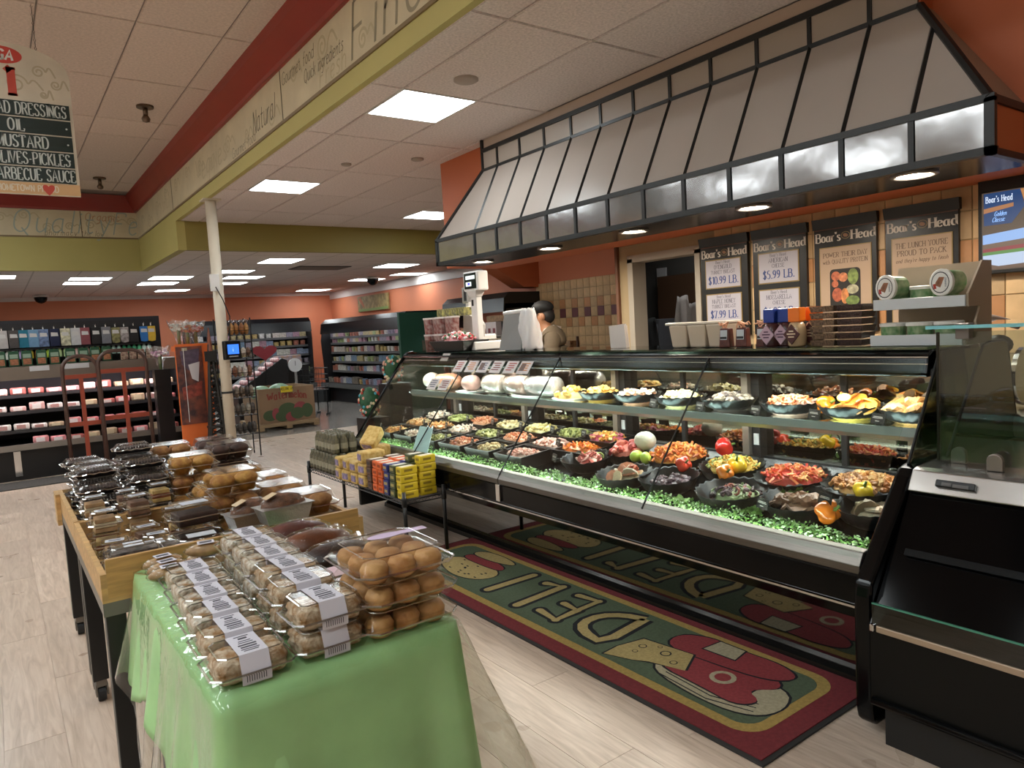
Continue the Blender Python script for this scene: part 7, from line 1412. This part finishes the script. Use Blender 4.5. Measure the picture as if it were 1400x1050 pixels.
# ---------------------------------------------------------------- employee behind the counter
def skin_mesh(name, pts, edges, rad, mat, parent=None, sub=2, root=0):
    me = bpy.data.meshes.new(name); me.from_pydata(pts, edges, []); o = bpy.data.objects.new(name, me); COL.objects.link(o); me.materials.append(mat)
    m = o.modifiers.new('skin', 'SKIN'); m.use_smooth_shade = True
    for i, r in enumerate(rad): me.skin_vertices[0].data[i].radius = r if isinstance(r, tuple) else (r, r)
    me.skin_vertices[0].data[root].use_root = True
    s = o.modifiers.new('sub', 'SUBSURF'); s.levels = sub; s.render_levels = sub
    if parent: o.parent = parent
    return o
skm = M('skin_tone', '#9a6a4c', .5, sub=.1); shirt = M('olive_shirt', '#5a4c3a', .8, var=.15, scale=10)
# local frame: x forward
P_ = [(0, 0, .95), (.0, 0, 1.12), (.03, 0, 1.3), (.06, 0, 1.42), (.1, 0, 1.49), (.115, 0, 1.56), (.12, 0, 1.64),
      (.03, .1, 1.38), (.03, .2, 1.34), (.14, .25, 1.08), (.36, .2, 1.06), (.43, .17, 1.06),
      (.03, -.1, 1.38), (.03, -.2, 1.34), (.14, -.25, 1.08), (.36, -.2, 1.06), (.43, -.17, 1.06),
      (0, .1, .9), (.03, .11, .5), (0, .11, .1), (.12, .12, .05), (0, -.1, .9), (.03, -.11, .5), (0, -.11, .1), (.12, -.12, .05)]
E_ = [(0, 1), (1, 2), (2, 3), (3, 4), (4, 5), (5, 6), (3, 7), (7, 8), (8, 9), (9, 10), (10, 11), (3, 12), (12, 13), (13, 14), (14, 15), (15, 16), (0, 17), (17, 18), (18, 19), (19, 20), (0, 21), (21, 22), (22, 23), (23, 24)]
R_ = [(.12, .15), (.115, .14), (.12, .16), (.09, .12), .055, (.085, .07), (.075, .06), .07, .058, .043, .032, (.04, .03), .07, .058, .043, .032, (.04, .03), .085, .06, .045, .035, .085, .06, .045, .035]
wk_ = skin_mesh('person', P_, E_, R_, skm); wk_.location = (4.3, 5.22, -.0); wk_.rotation_euler = (0, 0, 2.45); tag(wk_, 'deli worker in black cap and olive shirt bending behind the counter', 'person')
ti = [0, 1, 2, 3, 4, 7, 8, 9, 12, 13, 14]; mp_ = {a: i for i, a in enumerate(ti)}
skin_mesh('shirt', [P_[i] for i in ti], [(mp_[a], mp_[b]) for a, b in E_ if a in mp_ and b in mp_], [tuple(q*1.34 for q in (R_[i] if isinstance(R_[i], tuple) else (R_[i], R_[i]))) for i in ti], shirt, wk_)
li = [0, 17, 18, 19, 21, 22, 23]; mp_ = {a: i for i, a in enumerate(li)}
skin_mesh('trousers', [P_[i] for i in li], [(mp_[a], mp_[b]) for a, b in E_ if a in mp_ and b in mp_], [tuple(q*1.12 for q in (R_[i] if isinstance(R_[i], tuple) else (R_[i], R_[i]))) for i in li], M('trouser_dark', '#1f1f22', .8), wk_)
g = G().grid(8, 10, lambda u, v: (.15+.03*math.cos((u-.5)*3)-.08*abs(u-.5)*2, (u-.5)*.34, 1.36-v*.75)); ap = g.build('apron', M('apron_white', '#b9aea4', .8), wk_, smooth=True); ap.modifiers.new('t', 'SOLIDIFY').thickness = .006
for s in (-1, 1): G().tube([(.16, s*.09, 1.36), (.1, s*.085, 1.46), (.02, s*.06, 1.49), (-.05, s*.04, 1.47)], .012, 6).build('apron_strap', M('apron_white'), wk_, smooth=True)
G().ell((.11, 0, 1.665), (.105, .088, .07), 18, 8, fn=lambda d: 1 if d.z > -.2 else .93).build('cap', M('cap_black', '#121213', .7), wk_, smooth=True); G().prism([(.18, -.07), (.25, -.05), (.275, 0), (.25, .05), (.18, .07)], 'z', 1.635, 1.645).build('cap_brim', M('cap_black'), wk_)
G().ell((.075, 0, 1.585), (.075, .082, .075), 16, 9).build('hair', M('hair_dark', '#1a1412', .7), wk_, smooth=True)
G().ell((.2, 0, 1.575), (.02, .014, .022), 8, 6).build('nose', skm, wk_, smooth=True)
for s in (-1, 1): G().ell((.185, s*.03, 1.6), (.012, .012, .008), 8, 5).build('eye', M('eye_dark', '#2a1c18', .3), wk_, smooth=True); G().ell((.11, s*.078, 1.58), (.02, .01, .03), 8, 6).build('ear', skm, wk_, smooth=True)
G().ell((.188, 0, 1.535), (.01, .024, .006), 8, 5).build('mouth', M('lip_brown', '#7a4438', .5), wk_, smooth=True)
for s in (-1, 1):
    for k in range(5):
        y = s*.17+(k-2)*.018; L_ = (.05, .075, .08, .075, .06)[k] if s > 0 else (.06, .075, .08, .075, .05)[k]
        th = (k == 0 and s > 0) or (k == 4 and s < 0)
        G().tube([(.43, y*.98, 1.06), (.45 if th else .47, y+(-s*.02 if th else 0), 1.055), (.47 if th else .43+L_+.01, y+(-s*.03 if th else 0), 1.03)], [.011, .01, .008], 6).build('finger', skm, wk_, smooth=True)
t = thing('spice_shelf', 'small dark shelf with a carton by the tile wall', 'shelf', (7.6, 8.9, 1.0)); G().box(-.15, .15, -.35, .35, .0, .03).build('board', M('shelf_darkwood', '#4a2c1c', .6), t); G().box(-.15, -.12, -.38, -.35, .0, .3).build('side', M('shelf_darkwood'), t); G().box(-.15, .15, -.35, .35, -1.0, -.9).box(-.15, -.1, -.35, -.3, -.9, 0).box(-.15, -.1, .3, .35, -.9, 0).build('frame', M('shelf_darkwood'), t)
tag(G().box(-.1, .1, -.25, .25, 0, .2).build('spice_carton', M('carton_spice', '#b89468', .6, var=.5, scale=14, col2='#6a4430'), loc=(7.55, 8.95, 1.03)), 'printed carton on the small dark shelf by the tile wall', 'carton')
